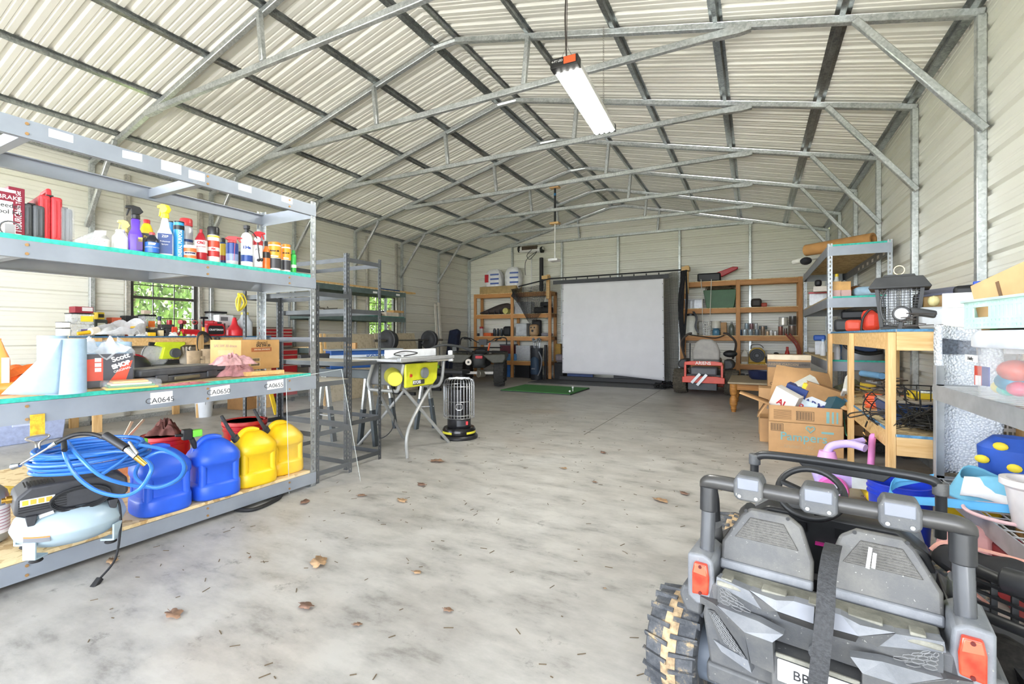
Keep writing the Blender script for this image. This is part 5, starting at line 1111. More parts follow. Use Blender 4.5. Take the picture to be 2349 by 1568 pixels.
def box2(name, lab, cat, x0, x1, yt, hx, z, Y=11.7, d=.25, yb=None, clear=False, lid=None, rough=.6, bev=.01, grp=None):
    p, w, h = bk(x0, x1, yt, Y, z, yb); w = abs(pY(x1, 700, Y).x - pY(x0, 700, Y).x) * .97; t = T(name, lab, cat, p, 0, grp); d = min(d, 12.0 - Y)
    B().box(-w / 2, 0, 0, w / 2, d, h * (.93 if lid else 1)).mk('body', (mclear('clear_tub', '#cfd2d6', .55) if clear else M(hx, rough, v=.12)), t, bev=bev)
    if lid: B().box(-w / 2 - .01, -.01, h * .92, w / 2 + .01, d + .005, h).mk('lid', M(lid, .5), t, bev=.006)
    return t, w, h
def pc(name, lab, cat, x0, x1, yt, hx, cap, z, Y=11.66, **k):
    p, w, h = bk(x0, x1, yt, Y, z, k.pop('yb', None)); return can(name, lab, cat, p, w, h, hx, cap, k.pop('caph', .06), k.pop('capw', 1.02), k.pop('kind', 'tub'), **k)
S1, S2, S3, S4 = 2.371, 1.776, 1.151, .471
box2('lumber_board', 'wide pale planks stacked on top of the left pine rack', 'board', 1098, 1184, 656, '#a88d5c', S1, 11.62, .38)
for k, (x0, x1, a) in enumerate(((1114, 1156, 618), (1158, 1198, 613))):
    p, w, h = bk(x0, x1, a, 11.8, S1 + .075); w *= 1.0
    t = T('tissue_pack', ('white film pack of paper rolls with a red logo' if not k else 'second white film pack of paper rolls, its print blue only'), 'pack', p, .1 * k, 'paper packs on the timber rack'); b = B()
    def pk(u, v, ww=w, hh=h):
        a_ = 2 * PI * u; e = math.sin(PI * (.02 + .96 * v)) ** .3
        return V((ww * .5 * e * math.copysign(abs(math.cos(a_)) ** .6, math.cos(a_)) * (1 + .03 * math.sin(9 * a_ + 8 * v)), .17 * e * math.copysign(abs(math.sin(a_)) ** .6, math.sin(a_)), hh * v + .01 * math.sin(7 * a_)))
    b.grid(40, 14, pk); b.mk('film', M('#e6e6e8', .35, v=.06, s=12, bp=.15), t)
    for z0, hx in ((.3, '#4a62a8'), (.5, '#4a62a8'), (.7, '#5a6fae')): B().box(-w * .1, -.176, h * z0, w * .42, -.165, h * (z0 + .07)).mk('printed_band', M(hx, .4), t)
    if not k: B().box(-w * .44, -.176, h * .4, -w * .22, -.16, h * .75).mk('logo', M('#b5242e', .4), t)
t = T('patio_heater', 'silver infrared heater bar on a white pole standing on the rack top', 'heater', pY(1219, 660, 11.8)); p = pY(1219, 660, 11.8); p.z = S1; z1 = pY(1219, 588, 11.8).z
B().lathe([(.1, S1), (.1, S1 + .02), (.02, S1 + .04)], (p.x, p.y, 0), 20).mk('base', BLKP, t, w=True); B().cyl((p.x, p.y, S1), (p.x, p.y, z1), .015, n=10).mk('pole', M('#d4d4d2', .4), t, w=True)
a, e = pY(1190, 572, 11.8), pY(1246, 572, 11.8); B().cyl(a, e, .085, n=20).mk('housing', M('#dddddb', .35), t, w=True, bev=.01); B().box(a.x + .14, 11.70, a.z - .05, e.x - .14, 11.75, a.z + .05).mk('element', M('#5a4f45', .3, .5), t, w=True)
for q, s in ((a, 1), (e, -1)): B().cyl(q, q + V((s * .07, 0, 0)), .088, n=20).mk('end_cap', BLKP, t, w=True)
B().tube(smooth([(p.x + .05, 11.72, a.z - .05), (p.x - .1, 11.72, a.z - .2), (p.x, 11.7, a.z - .32), (p.x + .2, 11.72, a.z - .12), (p.x - .12, 11.7, a.z - .35), (p.x - .14, 11.7, a.z - .75)], 5), .008, 6).mk('power_cord', BLKP, t, w=True)
a, e = pY(1242, 659, 11.75), pY(1242, 591, 11.8); a.z = S1; o = B().cyl(a, e, .055, n=16).mk('speaker_tube', M('#1c1c1e', .5), bev=.01); tag(o, 'tall black tube standing beside the infrared heater', 'tube')
t = T('sleeping_bag', 'brown duffel bag slumped on the second board of the left pine rack', 'bag', bk(1095, 1178, 700, 11.75, S2)[0]); w = .95
b = B()
def bgf(u, v):
    a_ = 2 * PI * u; e = math.sin(PI * (.03 + .94 * v)) ** .5; return V((w * (v - .5) * 1.05, .16 * e * math.cos(a_), max(0, (.09 + .1 * v) * (1 + e * math.sin(a_)) * (.55 + .6 * v))))
b.grid(24, 16, bgf); b.mk('body', M('#3d3330', .8, v=.15, bp=.3), t)
for x in (-.15, .05, .2): B().box(x, -.165, .0, x + .03, -.15, .12).mk('strap', BLKP, t)
p, w, h = bk(1148, 1170, 704, 11.6, S2); o = B().cyl((0, -.0, .09), (0, .18, .09), .085, n=24).mk('yoga_mat', M('#b9b26a', .8, v=.1)); o.location = p; tag(o, 'rolled yellow green foam mat by the duffel bag', 'mat')
box2('plastic_tub', 'greyish clear tub behind the black netting', 'tub', 1180, 1218, 692, '#8d8c90', S2, clear=True)
box2('speaker_case', 'black lumpy case at the end of the second board', 'case', 1222, 1262, 703, '#1e1e20', S2, 11.66, .28, bev=.05); box2('speaker_case', 'smaller black case on top of the lumpy black case', 'case', 1238, 1258, 692, '#252527', S2, 11.75, .2, bev=.03, yb=702)
pc('candy_jar', 'clear jar with red lid on the third board', 'jar', 1100, 1109, 749, '#b9b4ae', '#a6272c', S3, caph=.2)
box2('tool_tray', 'orange tool tray on the third board', 'tray', 1108, 1126, 763, '#d9622c', S3, 11.66, .2, bev=.02); box2('tool_tray', 'dark low tray beside the red lidded jar', 'tray', 1094, 1107, 764, '#2a2a2c', S3, 11.66, .2)
for k in range(3): pc('water_bottle', ('first', 'second', 'third')[k] + ' dark steel bottle of the row on the third board, counted from the jar', 'bottle', 1131 + 8 * k, 1138 + 8 * k, 753, '#33373c', BLK, S3, metal=.5, caph=.15, capw=.7, grp='steel bottles on the third board')
box2('gear_bag', 'black gear bag beside the steel bottles', 'bag', 1152, 1170, 748, '#1c1d20', S3, 11.68, .25, bev=.06)
box2('foil_cooler', 'crinkled silver foil cooler on the third board', 'cooler', 1182, 1208, 741, '#a7a9aa', S3, 11.64, .28, rough=.25, bev=.02)
t, w, h = box2('plush_backpack', 'tan ghost faced plush backpack on the third board', 'backpack', 1212, 1232, 743, '#a0825f', S3, 11.64, .2, bev=.07)
for x in (-.05, .05): B().cyl((x, -.004, h * .72), (x, .01, h * .72), .022, n=12).mk('eye', BLKP, t)
B().cyl((-.01, -.004, h * .45), (-.01, .01, h * .45), .035, n=12).mk('mouth', BLKP, t)
box2('dark_backpack', 'black backpack behind the tan plush one', 'backpack', 1218, 1240, 733, '#211f22', S3, 11.86, .14, bev=.05); box2('shoes', 'small silver and dark shoes near the screen post', 'shoes', 1240, 1262, 763, '#77747a', S3, 11.66, .2, bev=.03)
box2('storage_tub', 'maroon and grey tub behind the quad bike', 'tub', 1146, 1178, 789, '#5d2730', S4, 11.68, .3, clear=False, lid='#5e6064'); box2('flat_box', 'blue and white flat boxes on the lowest board', 'box', 1152, 1184, 811, '#4e7fae', S4, 11.62, .25)
box2('plastic_tub', 'large clear tub on the lowest board behind the golf bag', 'tub', 1182, 1216, 792, '#8b8a8e', S4, 11.66, .3, clear=True); box2('storage_tote', 'black tote with yellow sticker on the floor under the rack', 'tote', 1180, 1214, 834, '#17181a', .0, 11.66, .3, lid='#1d1e21'); box2('detergent_carton', 'blue detergent carton on the floor beside the quad bike wheel', 'carton', 1156, 1170, 836, '#2a5fa0', 0, 11.66, .25)
box2('storage_tote', 'black tote on the floor partly behind the screen', 'tote', 1271, 1292, 832, '#141517', 0, 11.66, .3); box2('toy_bag', 'clear bag of red and white toys on the lowest board behind the net', 'bag', 1272, 1292, 812, '#8a7f84', S4, 11.7, .2, bev=.05); box2('folded_cloth', 'mustard cloth folded on the lowest board behind the net', 'cloth', 1272, 1286, 788, '#a8802c', S4, 11.85, .1)
# golf bag
p = V((-5.12, 11.3, 0)); t = T('golf_bag', 'black and blue golf bag with irons standing against the left pine rack', 'golf bag', p, .1)
B().lathe([(.15, 0), (.16, .05), (.15, .5), (.17, .82), (.16, .84), (.13, .8)], n=24, sy=.85).mk('body', M('#1f2228', .6, v=.1), t); B().lathe([(.10, 0), (.12, .04), (.11, .4), (.05, .46)], (-.02, -.11, .15), 18, sy=.6).mk('ball_pocket', M('#2e4258', .6), t, bev=.0)
B().tube(smooth([(.1, -.13, .75), (.19, -.16, .55), (.16, -.15, .3), (.08, -.14, .12)], 5), .018, 8).mk('piping', M('#77797e', .5), t); txt('EVO', .05, M('#d0d3d8'), t, Tm(-.03, -.19, .3))
for k in range(9):
    a = .7 * k; x, y = .09 * math.cos(a), .07 * math.sin(a); c = B().tube([(x * .5, y * .5, .6), (x * 1.1, y * 1.1, 1.0 + .03 * (k % 3))], .006, 6).mk('club', M('#9ea0a3', .25, .9), t); B().bar((x * 1.1 - .03, y * 1.1, 1.0 + .03 * (k % 3)), (x * 1.1 + .035, y * 1.1 - .01, 1.04 + .03 * (k % 3)), .02, .045).mk('club_head', M('#a9abae', .2, .9), c)
tag(B().box(-5.36, 11.42, 0, -5.12, 11.52, .9).mk('black_board', M('#19191b', .5), bev=.01), 'tall black board standing behind the golf bag', 'board')
tag(B().box(-4.96, 11.42, 0, -4.9, 11.52, .92).mk('slim_case', M('#1b1b1d', .5), bev=.01), 'slim black case standing at the rack upright beside the golf bag', 'case')
# hitting net, screen and mats
YS = 11.32
t = T('hitting_screen', 'white golf impact screen hung on a black bar between two pine brackets', 'screen', (-3.12, YS, 0))
b = B(); xs0, xs1 = -4.40, -1.88
def scf(u, v):
    x = lerp(xs0, xs1, u) + .03 * (1 - v) * (u - .5); zb = .20 - .09 * max(0, (u - .45) / .55) ** 1.5; zt = 2.51 + .02 * u
    return V((x, YS + .012 * math.sin(14 * u + 3 * v) * (1 - .5 * v) + .03 * (1 - v) + .02 * math.exp(-((u - .47) / .03) ** 2) * (.5 + .5 * math.sin(3 * v)) + .018 * math.sin(30 * (u + v * .5)) * max(0, v - .88) * 5, lerp(zb, zt, v)))
b.grid(60, 30, scf); b.mk('canvas', M('#e0dfe2', .85, v=.02, s=3), t, w=True, thick=.004)
b = B().box(xs0 - .25, YS - .02, 2.5, xs1 + .12, YS - .01, 2.6); b.mk('top_band', M('#4c4d50', .8), t, w=True)
B().tube([(-5.55, YS - .25, 2.47), (-4.75, YS + .0, 2.66), (-1.4, YS + .0, 2.68)], .018, 8).mk('top_bar', BLKP, t, w=True)
for k in range(9): B().cyl((-4.3 + .29 * k, YS - .02, 2.645), (-4.3 + .29 * k, YS - .02, 2.6), .013, n=8).mk('clip', BLKP, t, w=True)
for k in range(8):
    for u in (.008, .992): q = scf(u, .03 + .13 * k); B().cyl(q + V((0, -.012, 0)), q + V((0, -.004, 0)), .009, n=8).mk('eyelet', M('#222224', .4), t, w=True)
for x in (-4.92, -1.42):
    t = T('net_bracket', ('pine bracket post carrying the net bar beside the golf bag' if x < -3 else 'pine bracket post carrying the net bar beside the mower rack'), 'bracket', (x, YS + .15, 0)); B().box(x - .02, YS + .02, 2.2, x + .07, YS + .26, 2.29).mk('arm', PINE, t, w=True) if 0 else None
    B().box(x - .02, YS + .20, 2.15, x + .07, YS + .257, 2.80).mk('post', PINE, t, w=True, bev=.003); B().box(x - .06, YS - .02, 2.66, x + .11, YS + .20, 2.75).mk('block', PINE, t, w=True, bev=.003)
NET = M('#17181a', .7)
def net(name, lab, fn, nx, ny, th=.003, grp=None, kind=None):
    t = b = B()
    for i in range(nx + 1): b.tube([fn(i / nx, j / 12) for j in range(13)], th, 3)
    for j in range(ny + 1): b.tube([fn(i / 8, j / ny) for i in range(9)], th, 3)
    o = b.mk(name, NET, sm=0); return tag(o, lab, 'net', grp)
net('side_net', 'black net hanging in folds between the screen and the mower rack', lambda u, v: V((lerp(-1.86, -1.48, u) - .03 * (1 - v), YS + .08 + .05 * math.sin(9 * u) - .35 * u * (1 - .2 * v), lerp(.06, 2.62, v))), 24, 95, .0032)
net('side_net', 'black net hanging on the golf bag side of the screen', lambda u, v: V((lerp(-4.88, -4.42, u), YS + .06 + .02 * math.sin(7 * u), lerp(.2, 2.6, v))), 12, 60, .0018)
net('draped_net', 'bundled black net swagged over the left pine rack', lambda u, v: V((lerp(-5.95, -4.95, u), YS + .1 + .08 * math.sin(5 * u + 3 * v), 2.45 - .12 * u - (.75 * (1 - v) + .05) * math.exp(-((u - .62) / .42) ** 2) - .1 * (1 - v) + .25 * u * v)), 34, 22, .005)
b = B()
for k in range(9): b.tube(smooth([(-1.45 + .016 * k, YS - .25 - .02 * k, 2.62), (-1.44 + .02 * k * math.cos(k), YS - .3, 1.9), (-1.42 + .03 * math.sin(k), YS - .28, 1.2 - .05 * k)], 6), .02, 6)
tag(b.mk('gathered_net', M('#1b1b1c', .9, v=.3, bp=.5)), 'gathered black netting bunched on the pine post beside the mower', 'net')
rr = random.Random(5); b = B()
for k in range(14): b.tube(smooth([pZ(1500 + rr.uniform(0, 45), 878 + rr.uniform(-4, 10), .02 + rr.uniform(0, .04)) for _ in range(4)], 5), .014, 6)
o = b.mk('net_hem', M('#17181a', .9)); tag(o, 'heap of black net lying on the rubber mat below the screen corner', 'net')
tag(B().box(-5.0, 10.5, 0, -1.72, 11.75, .012).mk('rubber_mat', M('#4e4f50', .85, v=.1), bev=.003), 'dark grey rubber mat on the concrete under the screen', 'mat')
tag(B().bar((-4.55, 11.55, .06), (-1.95, 11.55, .06), .1, .09).mk('floor_beam', M('#2b2b2d', .6)), 'black padded beam on the mat behind the screen hem', 'beam')
bx('signboard', 'blue edged white board lying behind the screen hem', 'board', (-4.05, 11.7, .0), .7, .05, .18, '#2d4578', 0); bx('storage_bin', 'dark bins standing behind the screen hem', 'crate', (-2.7, 11.75, 0), .9, .2, .22, '#27282a', 0)
TURF = bpy.data.materials.new('putting_turf'); nt, b_, _ = nodes(TURF); n = noise(nt, coord(nt), 160, 2); rp = ramp(nt, n, [(.3, '#2f6b33'), (.7, '#4b8d46')]); nt.links.new(rp.outputs[0], b_.inputs['Base Color']); b_.inputs['Roughness'].default_value = .95; bump(nt, b_, n, .6)
t = T('putting_mat', 'green turf hitting mat lying on the concrete before the screen', 'mat', (-4.0, 9.26, 0)); B().box(-4.77, 8.66, 0, -3.2, 9.87, .018).mk('base', BLKP, t, w=True); B().box(-4.765, 8.665, .018, -3.205, 9.865, .03).mk('turf', TURF, t, w=True)
p = pZ(1314, 896, .04); o = B().cyl((0, 0, 0), (0, 0, .06), .008, n=8).mk('golf_tee', M('#e8e8e6', .4)); o.location = (p.x, p.y, .03); tag(o, 'white rubber tee standing on the green mat', 'tee')
for (px, py), l, dz in (((1314, 889), 'golf ball sitting up on the tee', .11), ((1307, 897), 'golf ball lying on the turf beside the tee', .052)):
    q = pZ(px, py, dz) if dz < .1 else V((p.x, p.y, .111)); o = B().sph((0, 0, 0), .0215, n=16, k=12).mk('golf_ball', M('#f2f2f0', .3, bp=.1, s=120)); o.location = q; tag(o, l, 'ball', 'golf balls on the turf mat')
# projector hung from the truss
t = T('projector_mount', 'telescopic pole hanging from a roof tie with a small white projector', 'projector', V((-2.9, 9.0, 3.6)))
q = pY(1273, 596, 9.0); zt = pY(1273, 430, 9.0).z; zm = pY(1273, 512, 9.0).z
B().cyl((q.x, 9.0, zt), (q.x, 9.0, zm), .022, n=12).mk('black_pole', BLKP, t, w=True); B().cyl((q.x, 9.0, zm), (q.x, 9.0, q.z), .014, n=10).mk('white_pole', M('#dcdcda', .4), t, w=True)
for z in (zt, zm): B().box(q.x - .10, 8.94, z - .02, q.x + .10, 9.06, z + .02).mk('wood_plate', PINE, t, w=True, bev=.003)
B().box(q.x - .11, 8.88, q.z - .03, q.x + .1, 9.1, q.z + .02).mk('projector', M('#e3e3e1', .4), t, w=True, bev=.008); B().cyl((q.x, 9.0, zt - .12), (q.x, 9.0, zt - .17), .024, n=12).mk('blue_collar', M('#3a7db0', .4), t, w=True)
# right pine rack contents
R1, R2, R3, R4 = 2.421, 1.801, 1.176, .541
t = T('leaf_blower', 'red and black leaf blower lying on top of the mower rack', 'tool', pY(1628, 642, 11.75)); a = pY(1600, 640, 11.75); e = pY(1646, 625, 11.75); a.z = R1
B().box(a.x, 11.7, R1, a.x + .5, 11.9, R1 + .2).mk('motor_body', BLKP, t, w=True, bev=.03); B().prism([(a.x + .4, R1 + .2), (a.x + .52, R1 + .1), (a.x + .85, R1 + .26), (a.x + .86, R1 + .31), (a.x + .75, R1 + .32)], 11.74, 11.86).mk('red_chute', M('#b01f27', .4), t, w=True, bev=.015)
t = T('hanging_cord', 'white cord loop hanging from the rack top over the white basket', 'cord', pY(1608, 640, 11.52)); b = B(); b.tube(smooth([pY(1608, 640, 11.5), pY(1611, 690, 11.5), pY(1612, 735, 11.5), pY(1620, 750, 11.5), pY(1628, 735, 11.5), pY(1630, 690, 11.5), pY(1632, 640, 11.5)], 5), .008, 6); b.mk('cord', M('#d5d1c6', .7), t, w=True)
p, w, h = bk(1618, 1682, 664, 11.66, R2); t = T('storage_tote', 'dark green tote heaped with camouflage netting on the second board', 'tote', p)
B().prism([(-.27, 0), (.30, 0), (.36, .40), (.36, .42), (-.34, .42), (-.34, .40)], 0, .3).mk('body', M('#2c5a32', .5, v=.06), t, bev=.01); b = B(); rr = random.Random(3)
for k in range(60): b.tube(smooth([(rr.uniform(-.3, .33), rr.uniform(.03, .28), .40 + rr.uniform(0, .14)) for _ in range(3)], 3), .008, 4)
b.mk('netting', M('#5a4f3c', .9), t)
box2('plastic_tub', 'clear lidded shoe tub on the second board beside the green tote', 'tub', 1570, 1612, 685, '#b1b2b6', R2, 11.64, .3, clear=True, lid='#d3d4d6')
box2('power_tool', 'dark and orange tool lump at the middle of the second board', 'tool', 1722, 1748, 684, '#37322f', R2, 11.66, .25, bev=.05); box2('spring_clamp', 'red handled clamp lying by the tool lump', 'tool', 1746, 1760, 694, '#a8432f', R2, 11.66, .1, bev=.02)
t = jug('sprayer_tank', 'white backpack sprayer tank with black straps on the third board', 'sprayer', *bk(1570, 1600, 719, 11.62, R3), '#c9c8bb', BLK, .6, sh=.75, neck=.5)
strip(smooth([(.05, -.17, .55), (.12, -.2, .4), (.1, -.2, .2), (.16, -.2, .05)], 4), .05, .01, BLKP, t, wv=(1, 0, 0)); B().tube(smooth([(-.1, -.15, .03), (.2, -.2, -.02), (.5, -.2, -.06), (.7, -.18, .0)], 5), .012, 6).mk('hose', BLKP, t)
p, w, h = bk(1612, 1630, 737, 11.6, R3); t = T('basket', 'white lattice basket on the third board below the hanging cord', 'basket', p); b = B(); r_ = .085
for k in range(12): a_ = 2 * PI * k / 12; b.tube([(r_ * .85 * math.cos(a_), r_ * .85 * math.sin(a_), 0), (r_ * math.cos(a_), r_ * math.sin(a_), h)], .007, 5)
for j in range(7): z = h * j / 6; q = r_ * (.85 + .15 * j / 6); b.tube([(q * math.cos(a_), q * math.sin(a_), z) for a_ in [2 * PI * i / 20 for i in range(20)]], .007, 5, True)
b.mk('lattice', M('#dcdcd8', .5), t)
pc('spreader', 'blue hand spreader with white hopper and black handle', 'spreader', 1634, 1652, 736, '#4f7d96', '#c9c5b8', R3, caph=.5, capw=1.25, kind='bottle'); box2('small_carton', 'tall brown carton on the third board beside the blue spreader', 'carton', 1653, 1667, 739, '#a57d4d', R3, 11.62, .2); pc('glass_lantern', 'dark glass lantern next to the middle upright', 'lantern', 1672, 1685, 738, '#5d6358', '#8c8d8a', R3, kind='bottle', caph=.12, capw=.4); box2('sprayer_pump', 'pale sprayer pump behind the lattice basket', 'tool', 1601, 1613, 736, '#b5b4ad', R3, 11.75, .12, bev=.03)
gP = 'paint cans on the mower rack'
PC = ((1696, 1702, 755, '#3d5068'), (1703, 1714, 755, '#a9b4ba'), (1716, 1727, 755, '#9aa6ac'), (1731, 1742, 755, '#7c8488'), (1745, 1755, 747, '#8e7a66'), (1757, 1764, 759, '#c4a888'), (1765, 1773, 757, '#ccc8c2'), (1775, 1782, 759, '#e0ddd8'), (1785, 1796, 747, '#8f5a4c'), (1798, 1806, 752, '#6d5850'), (1808, 1826, 745, '#7d6a5c'))
for k, (x0, x1, a, hx) in enumerate(PC): pc('paint_can', 'paint can ' + ('by the middle upright, dark blue label', 'with pale label, second from the middle upright', 'with grey label, third from the middle upright', 'of plain metal below the stacked pair', 'with tan drips beside the plain metal one', 'tiny and tan toned', 'small with cream label', 'smallest white one', 'with brick red label', 'dull brown and narrow', 'wide and brown at the end upright')[k], 'paint can', x0, x1, a, hx, '#8d9092', R3, metal=.3, caph=.08, capw=.96, grp=gP)
for x0, x1, a, yb, hx, l in ((1708, 1718, 741, 754.5, '#8fa0a8', 'stacked on the pale labelled one'), (1719, 1729, 741, 754.5, '#7a5a5c', 'stacked with a wine red label'), (1731, 1738, 741, 754.5, '#b5b8ba', 'small and silver on the stack'), (1786, 1808, 727, 745.5, '#d3cdc2', 'large white one with drips, on top of the row'), (1810, 1827, 724, 744, '#55504c', 'dark one on top beside the end upright'), (1741, 1760, 747, 755, '#77898f', 'wide and blue grey behind the front row')):
    pc('paint_can', 'paint can ' + l, 'paint can', x0, x1, a, hx, '#94979a', R3, yb=yb, metal=.25, caph=.08, capw=.96, grp=gP, Y=11.72)
t = jug('bleach_jug', 'white jug with brown label on the lower board of the mower rack', 'jug', *bk(1700, 1717, 800, 11.64, R4), '#d8d4c8', '#c4c0b4', .8, [(.15, .5, -.95, .95, '#8a6a22')], sh=.65)
p, w, h = bk(1720, 1753, 800, 11.64, R4); t = T('floor_fan', 'yellow framed black drum fan on the lower board', 'fan', p); r_ = .15
B().box(-.18, 0, 0, .18, .28, .03).mk('base', M('#c9a227', .45), t, bev=.01); B().prism([(-.17, .03), (.17, .03), (.15, .28), (.07, .36), (-.07, .36), (-.15, .28)], .01, .26).mk('housing', M('#c9a227', .45), t, bev=.015); B().cyl((0, -.02, .19), (0, .02, .19), r_, n=32).mk('drum', M('#1d1d1e', .5), t)
b = B()
for q in (.05, .09, .13): b.tube([(q * math.cos(a_), -.024, .19 + q * math.sin(a_)) for a_ in [2 * PI * i / 28 for i in range(28)]], .004, 5, True)
b.mk('grille', M('#3b3b3c', .4), t); B().cyl((0, -.03, .19), (0, -.01, .19), .03, n=14).mk('hub', M('#55565a', .4), t); B().tube(smooth([(-.12, .1, .33), (-.1, .1, .42), (.05, .1, .43), (.13, .1, .36)], 5), .008, 6).mk('cord', BLKP, t)
pc('bottle_jack', 'red hydrant shaped jack on the lower board', 'jack', 1800, 1812, 795, '#b02a22', '#b02a22', R4, kind='bottle', caph=.1, capw=.5, Y=11.66); box2('pan', 'low black pan on the lower board', 'pan', 1775, 1787, 808, '#1b1b1d', R4, 11.66, .2, bev=.03); box2('small_box', 'black box beside the drum fan', 'box', 1752, 1765, 818, '#1f1f22', R4, 11.66, .15)
for k in range(2): tag(B().tube(smooth([pY(1802 + 9 * k, 765, 11.4), pY(1812 + 8 * k, 776, 11.38), pY(1826 + 6 * k, 792, 11.38), pY(1832 + 5 * k, 820, 11.38), V((pY(1832 + 5 * k, 880, 11.38).x, 11.38, .0))], 5), .017, 8).mk('mower_handle', M('#8e3a30', .4)), ('outer' if k else 'inner') + ' red tube handle with black grip leaning on the mower rack', 'handle')
p = pY(1734, 875, 11.7); bucket('metal_pail', 'galvanised pail under the mower rack', V((p.x, 11.75, 0)), .19, .3, '#8e9195', 0, bail=False); bx('grey_tub', 'grey tub on the floor under the mower rack beside the pail', 'tub', (p.x - .35, 11.8, 0), .25, .3, .3, '#6e7176', 0)
# zero turn mower
t = T('riding_mower', 'orange and black zero turn mower with white lettering on its bumper', 'mower', (-.86, 9.95, 0), -.03); OR = M('#d0442c', .4, v=.05); DG = M('#3c3d3e', .6, v=.1); TY2 = M('#4d473c', .9, v=.25, s=30)
for x in (-.47, .47): tyre(t, x, .12, .25, .26, 22, mat=TY2, lugd=.008)
for x in (-.36, .36): tyre(t, x, 1.35, .14, .12, 14, mat=TY2, lugd=.004)
B().prism([(-.38, .26), (.38, .26), (.38, .37), (.25, .39), (-.25, .39), (-.38, .37)], -.32, -.24).mk('lower_bumper', OR, t, bev=.006); B().prism([(-.34, .60), (.34, .60), (.34, .66), (.2, .68), (-.2, .68), (-.34, .66)], -.30, -.25).mk('upper_bumper', OR, t, bev=.006)
for x in (-.33, .33): B().box(x - .02, -.28, .36, x + .02, -.24, .63).mk('bumper_post', OR, t, bev=.004)
B().box(-.31, -.24, .25, .31, 1.2, .42).mk('frame', DG, t, bev=.01); B().box(-.28, -.28, .12, .24, -.1, .26).mk('guard', M('#4a4c50', .6), t, bev=.01); B().box(-.24, -.26, .4, .24, .1, .56).mk('engine_cover', M('#55565a', .5), t, bev=.03); B().box(-.5, .5, .12, .5, 1.2, .24).mk('cutting_deck', OR, t, bev=.02)
for s in (-1, 1): B().prism([(s * .34, .5), (s * .5, .53), (s * .52, .62), (s * .46, .70), (s * .34, .70)], -.02, .5).mk('fender', DG, t, bev=.03)
b = B(); b.prism([(-.25, .68), (.25, .68), (.26, .85), (.2, 1.02), (.11, 1.1), (-.11, 1.1), (-.2, 1.02), (-.26, .85)], .12, .22); b.mk('seat_back', M('#a7a39c', .6), t, bev=.035, seg=3); B().box(-.25, .2, .6, .25, .7, .72).mk('seat', M('#8a8781', .6), t, bev=.04)
for s in (-1, 1): B().tube(smooth([(s * .46, .55, .7), (s * .52, .5, .95), (s * .5, .45, 1.08), (s * .38, .4, 1.2), (s * .3, .38, 1.22)], 5), .022, 8).mk('steering_lever', M('#3c342e', .5), t)
B().tube([(-.28, .0, .4), (-.28, .0, 1.02)], .012, 8).mk('tool_post', BLKP, t); b = B(); b.bar((-.2, -.35, .28), (-.06, -.36, .44), .05, .01); b.bar((-.12, -.36, .24), (.06, -.37, .43), .05, .01); b.mk('hitch_bar', M('#b5b7b8', .3, .8), t) if 0 else None
for k, (a, e) in enumerate((((-.2, -.35, .26), (-.05, -.36, .44)), ((-.1, -.36, .22), (.07, -.37, .43)))): B().bar(a, e, .05, .012, (0, 1, 0)).mk('hitch_bar', M('#b5b7b8', .3, .8), t)
txt('ARIENS', .085, M('#f0e6de'), t, Tm(0, -.303, .64), bold=.002); tag(B().sph((0, 0, .06), .13, .1, .07, 14, 8).mk('cable_bundle', M('#1a1a1b', .6, bp=.6)), 'black cable bundle resting on the mower fender', 'cable').location = (-.42, 10.2, .75)
# ================= right hand side =================
# grey rack along the siding
RX0, RX1, RY0, RY1 = .765, 1.375, 6.57, 9.55
rr_ = T('steel_shelving_rack', 'grey steel rack standing along the siding behind the bug zapper bench', 'shelving', (1.07, 7.8, 0))
for x, dx in ((RX0, 1), (RX1, -1)):
    for y, dy in ((RY0, 1), (RY1, -1)): b = B(); post(b, x, y, 0, 2.25, dx, dy, .05, .003, .05, .009, .026); b.mk('post', GREYG, rr_, w=True, sm=0)
for z in (2.215, 1.61, .87):
    for x in (RX0, RX1): B().box(x - .003, RY0 + .01, z - .11, x + .003, RY1 - .01, z).mk('beam', GREYP, rr_, w=True, sm=0)
    for y in (RY0, RY1): B().box(RX0 + .01, y - .003, z - .11, RX1 - .01, y + .003, z).mk('end_beam', GREYP, rr_, w=True, sm=0)
    B().box(RX0 + .008, RY0 + .01, z, RX1 - .008, RY1 - .01, z + .02).mk('shelf_board', OSB, rr_, w=True)
    B().box(RX0 + .01, RY0 + .002, z + .001, RX1 - .01, RY0 + .009, z + .021).mk('painted_edge', TEAL, rr_, w=True)
for k in range(6): B().box(RX1 - .008, 6.9 + .3 * k, 2.13, RX1 - .005, 7.0 + .3 * k, 2.17).mk('sticker', STK, rr_, w=True, sm=0)
Z23, Z22, Z21 = 2.236, 1.631, .891
a, e = pD(1846, 566, 7.2), pD(2003, 562, 6.0)
a, e = V((.62, 7.35, Z23 + .075)), V((1.25, 6.85, Z23 + .075)); o = B().lathe([(.05, 0), (.075, 0), (.075, (e - a).length), (.05, (e - a).length), (.05, 0)], n=28, c=a, m=(e - a).to_track_quat('Z', 'Y').to_matrix().to_4x4()).mk('paper_roll', M('#a97c48', .75)); tag(o, 'thick brown kraft paper roll lying across the top of the grey rack', 'roll')
t = T('poster_roll', 'white paper roll and black cloth hanging off the rack top corner', 'roll', (.72, 7.6, Z23)); B().cyl((.50, 7.75, Z23 - .02), (.95, 7.3, Z23 + .03), .035, n=16).mk('roll', M('#d9d7cd', .6), t, w=True); b = B(); b.sph((.62, 7.4, Z23 - .06), .07, .13, .05, 12, 8); b.mk('black_cloth', M('#1f2024', .9, bp=.5), t, w=True)
gR = 'supplies on the grey rack by the bug zapper'
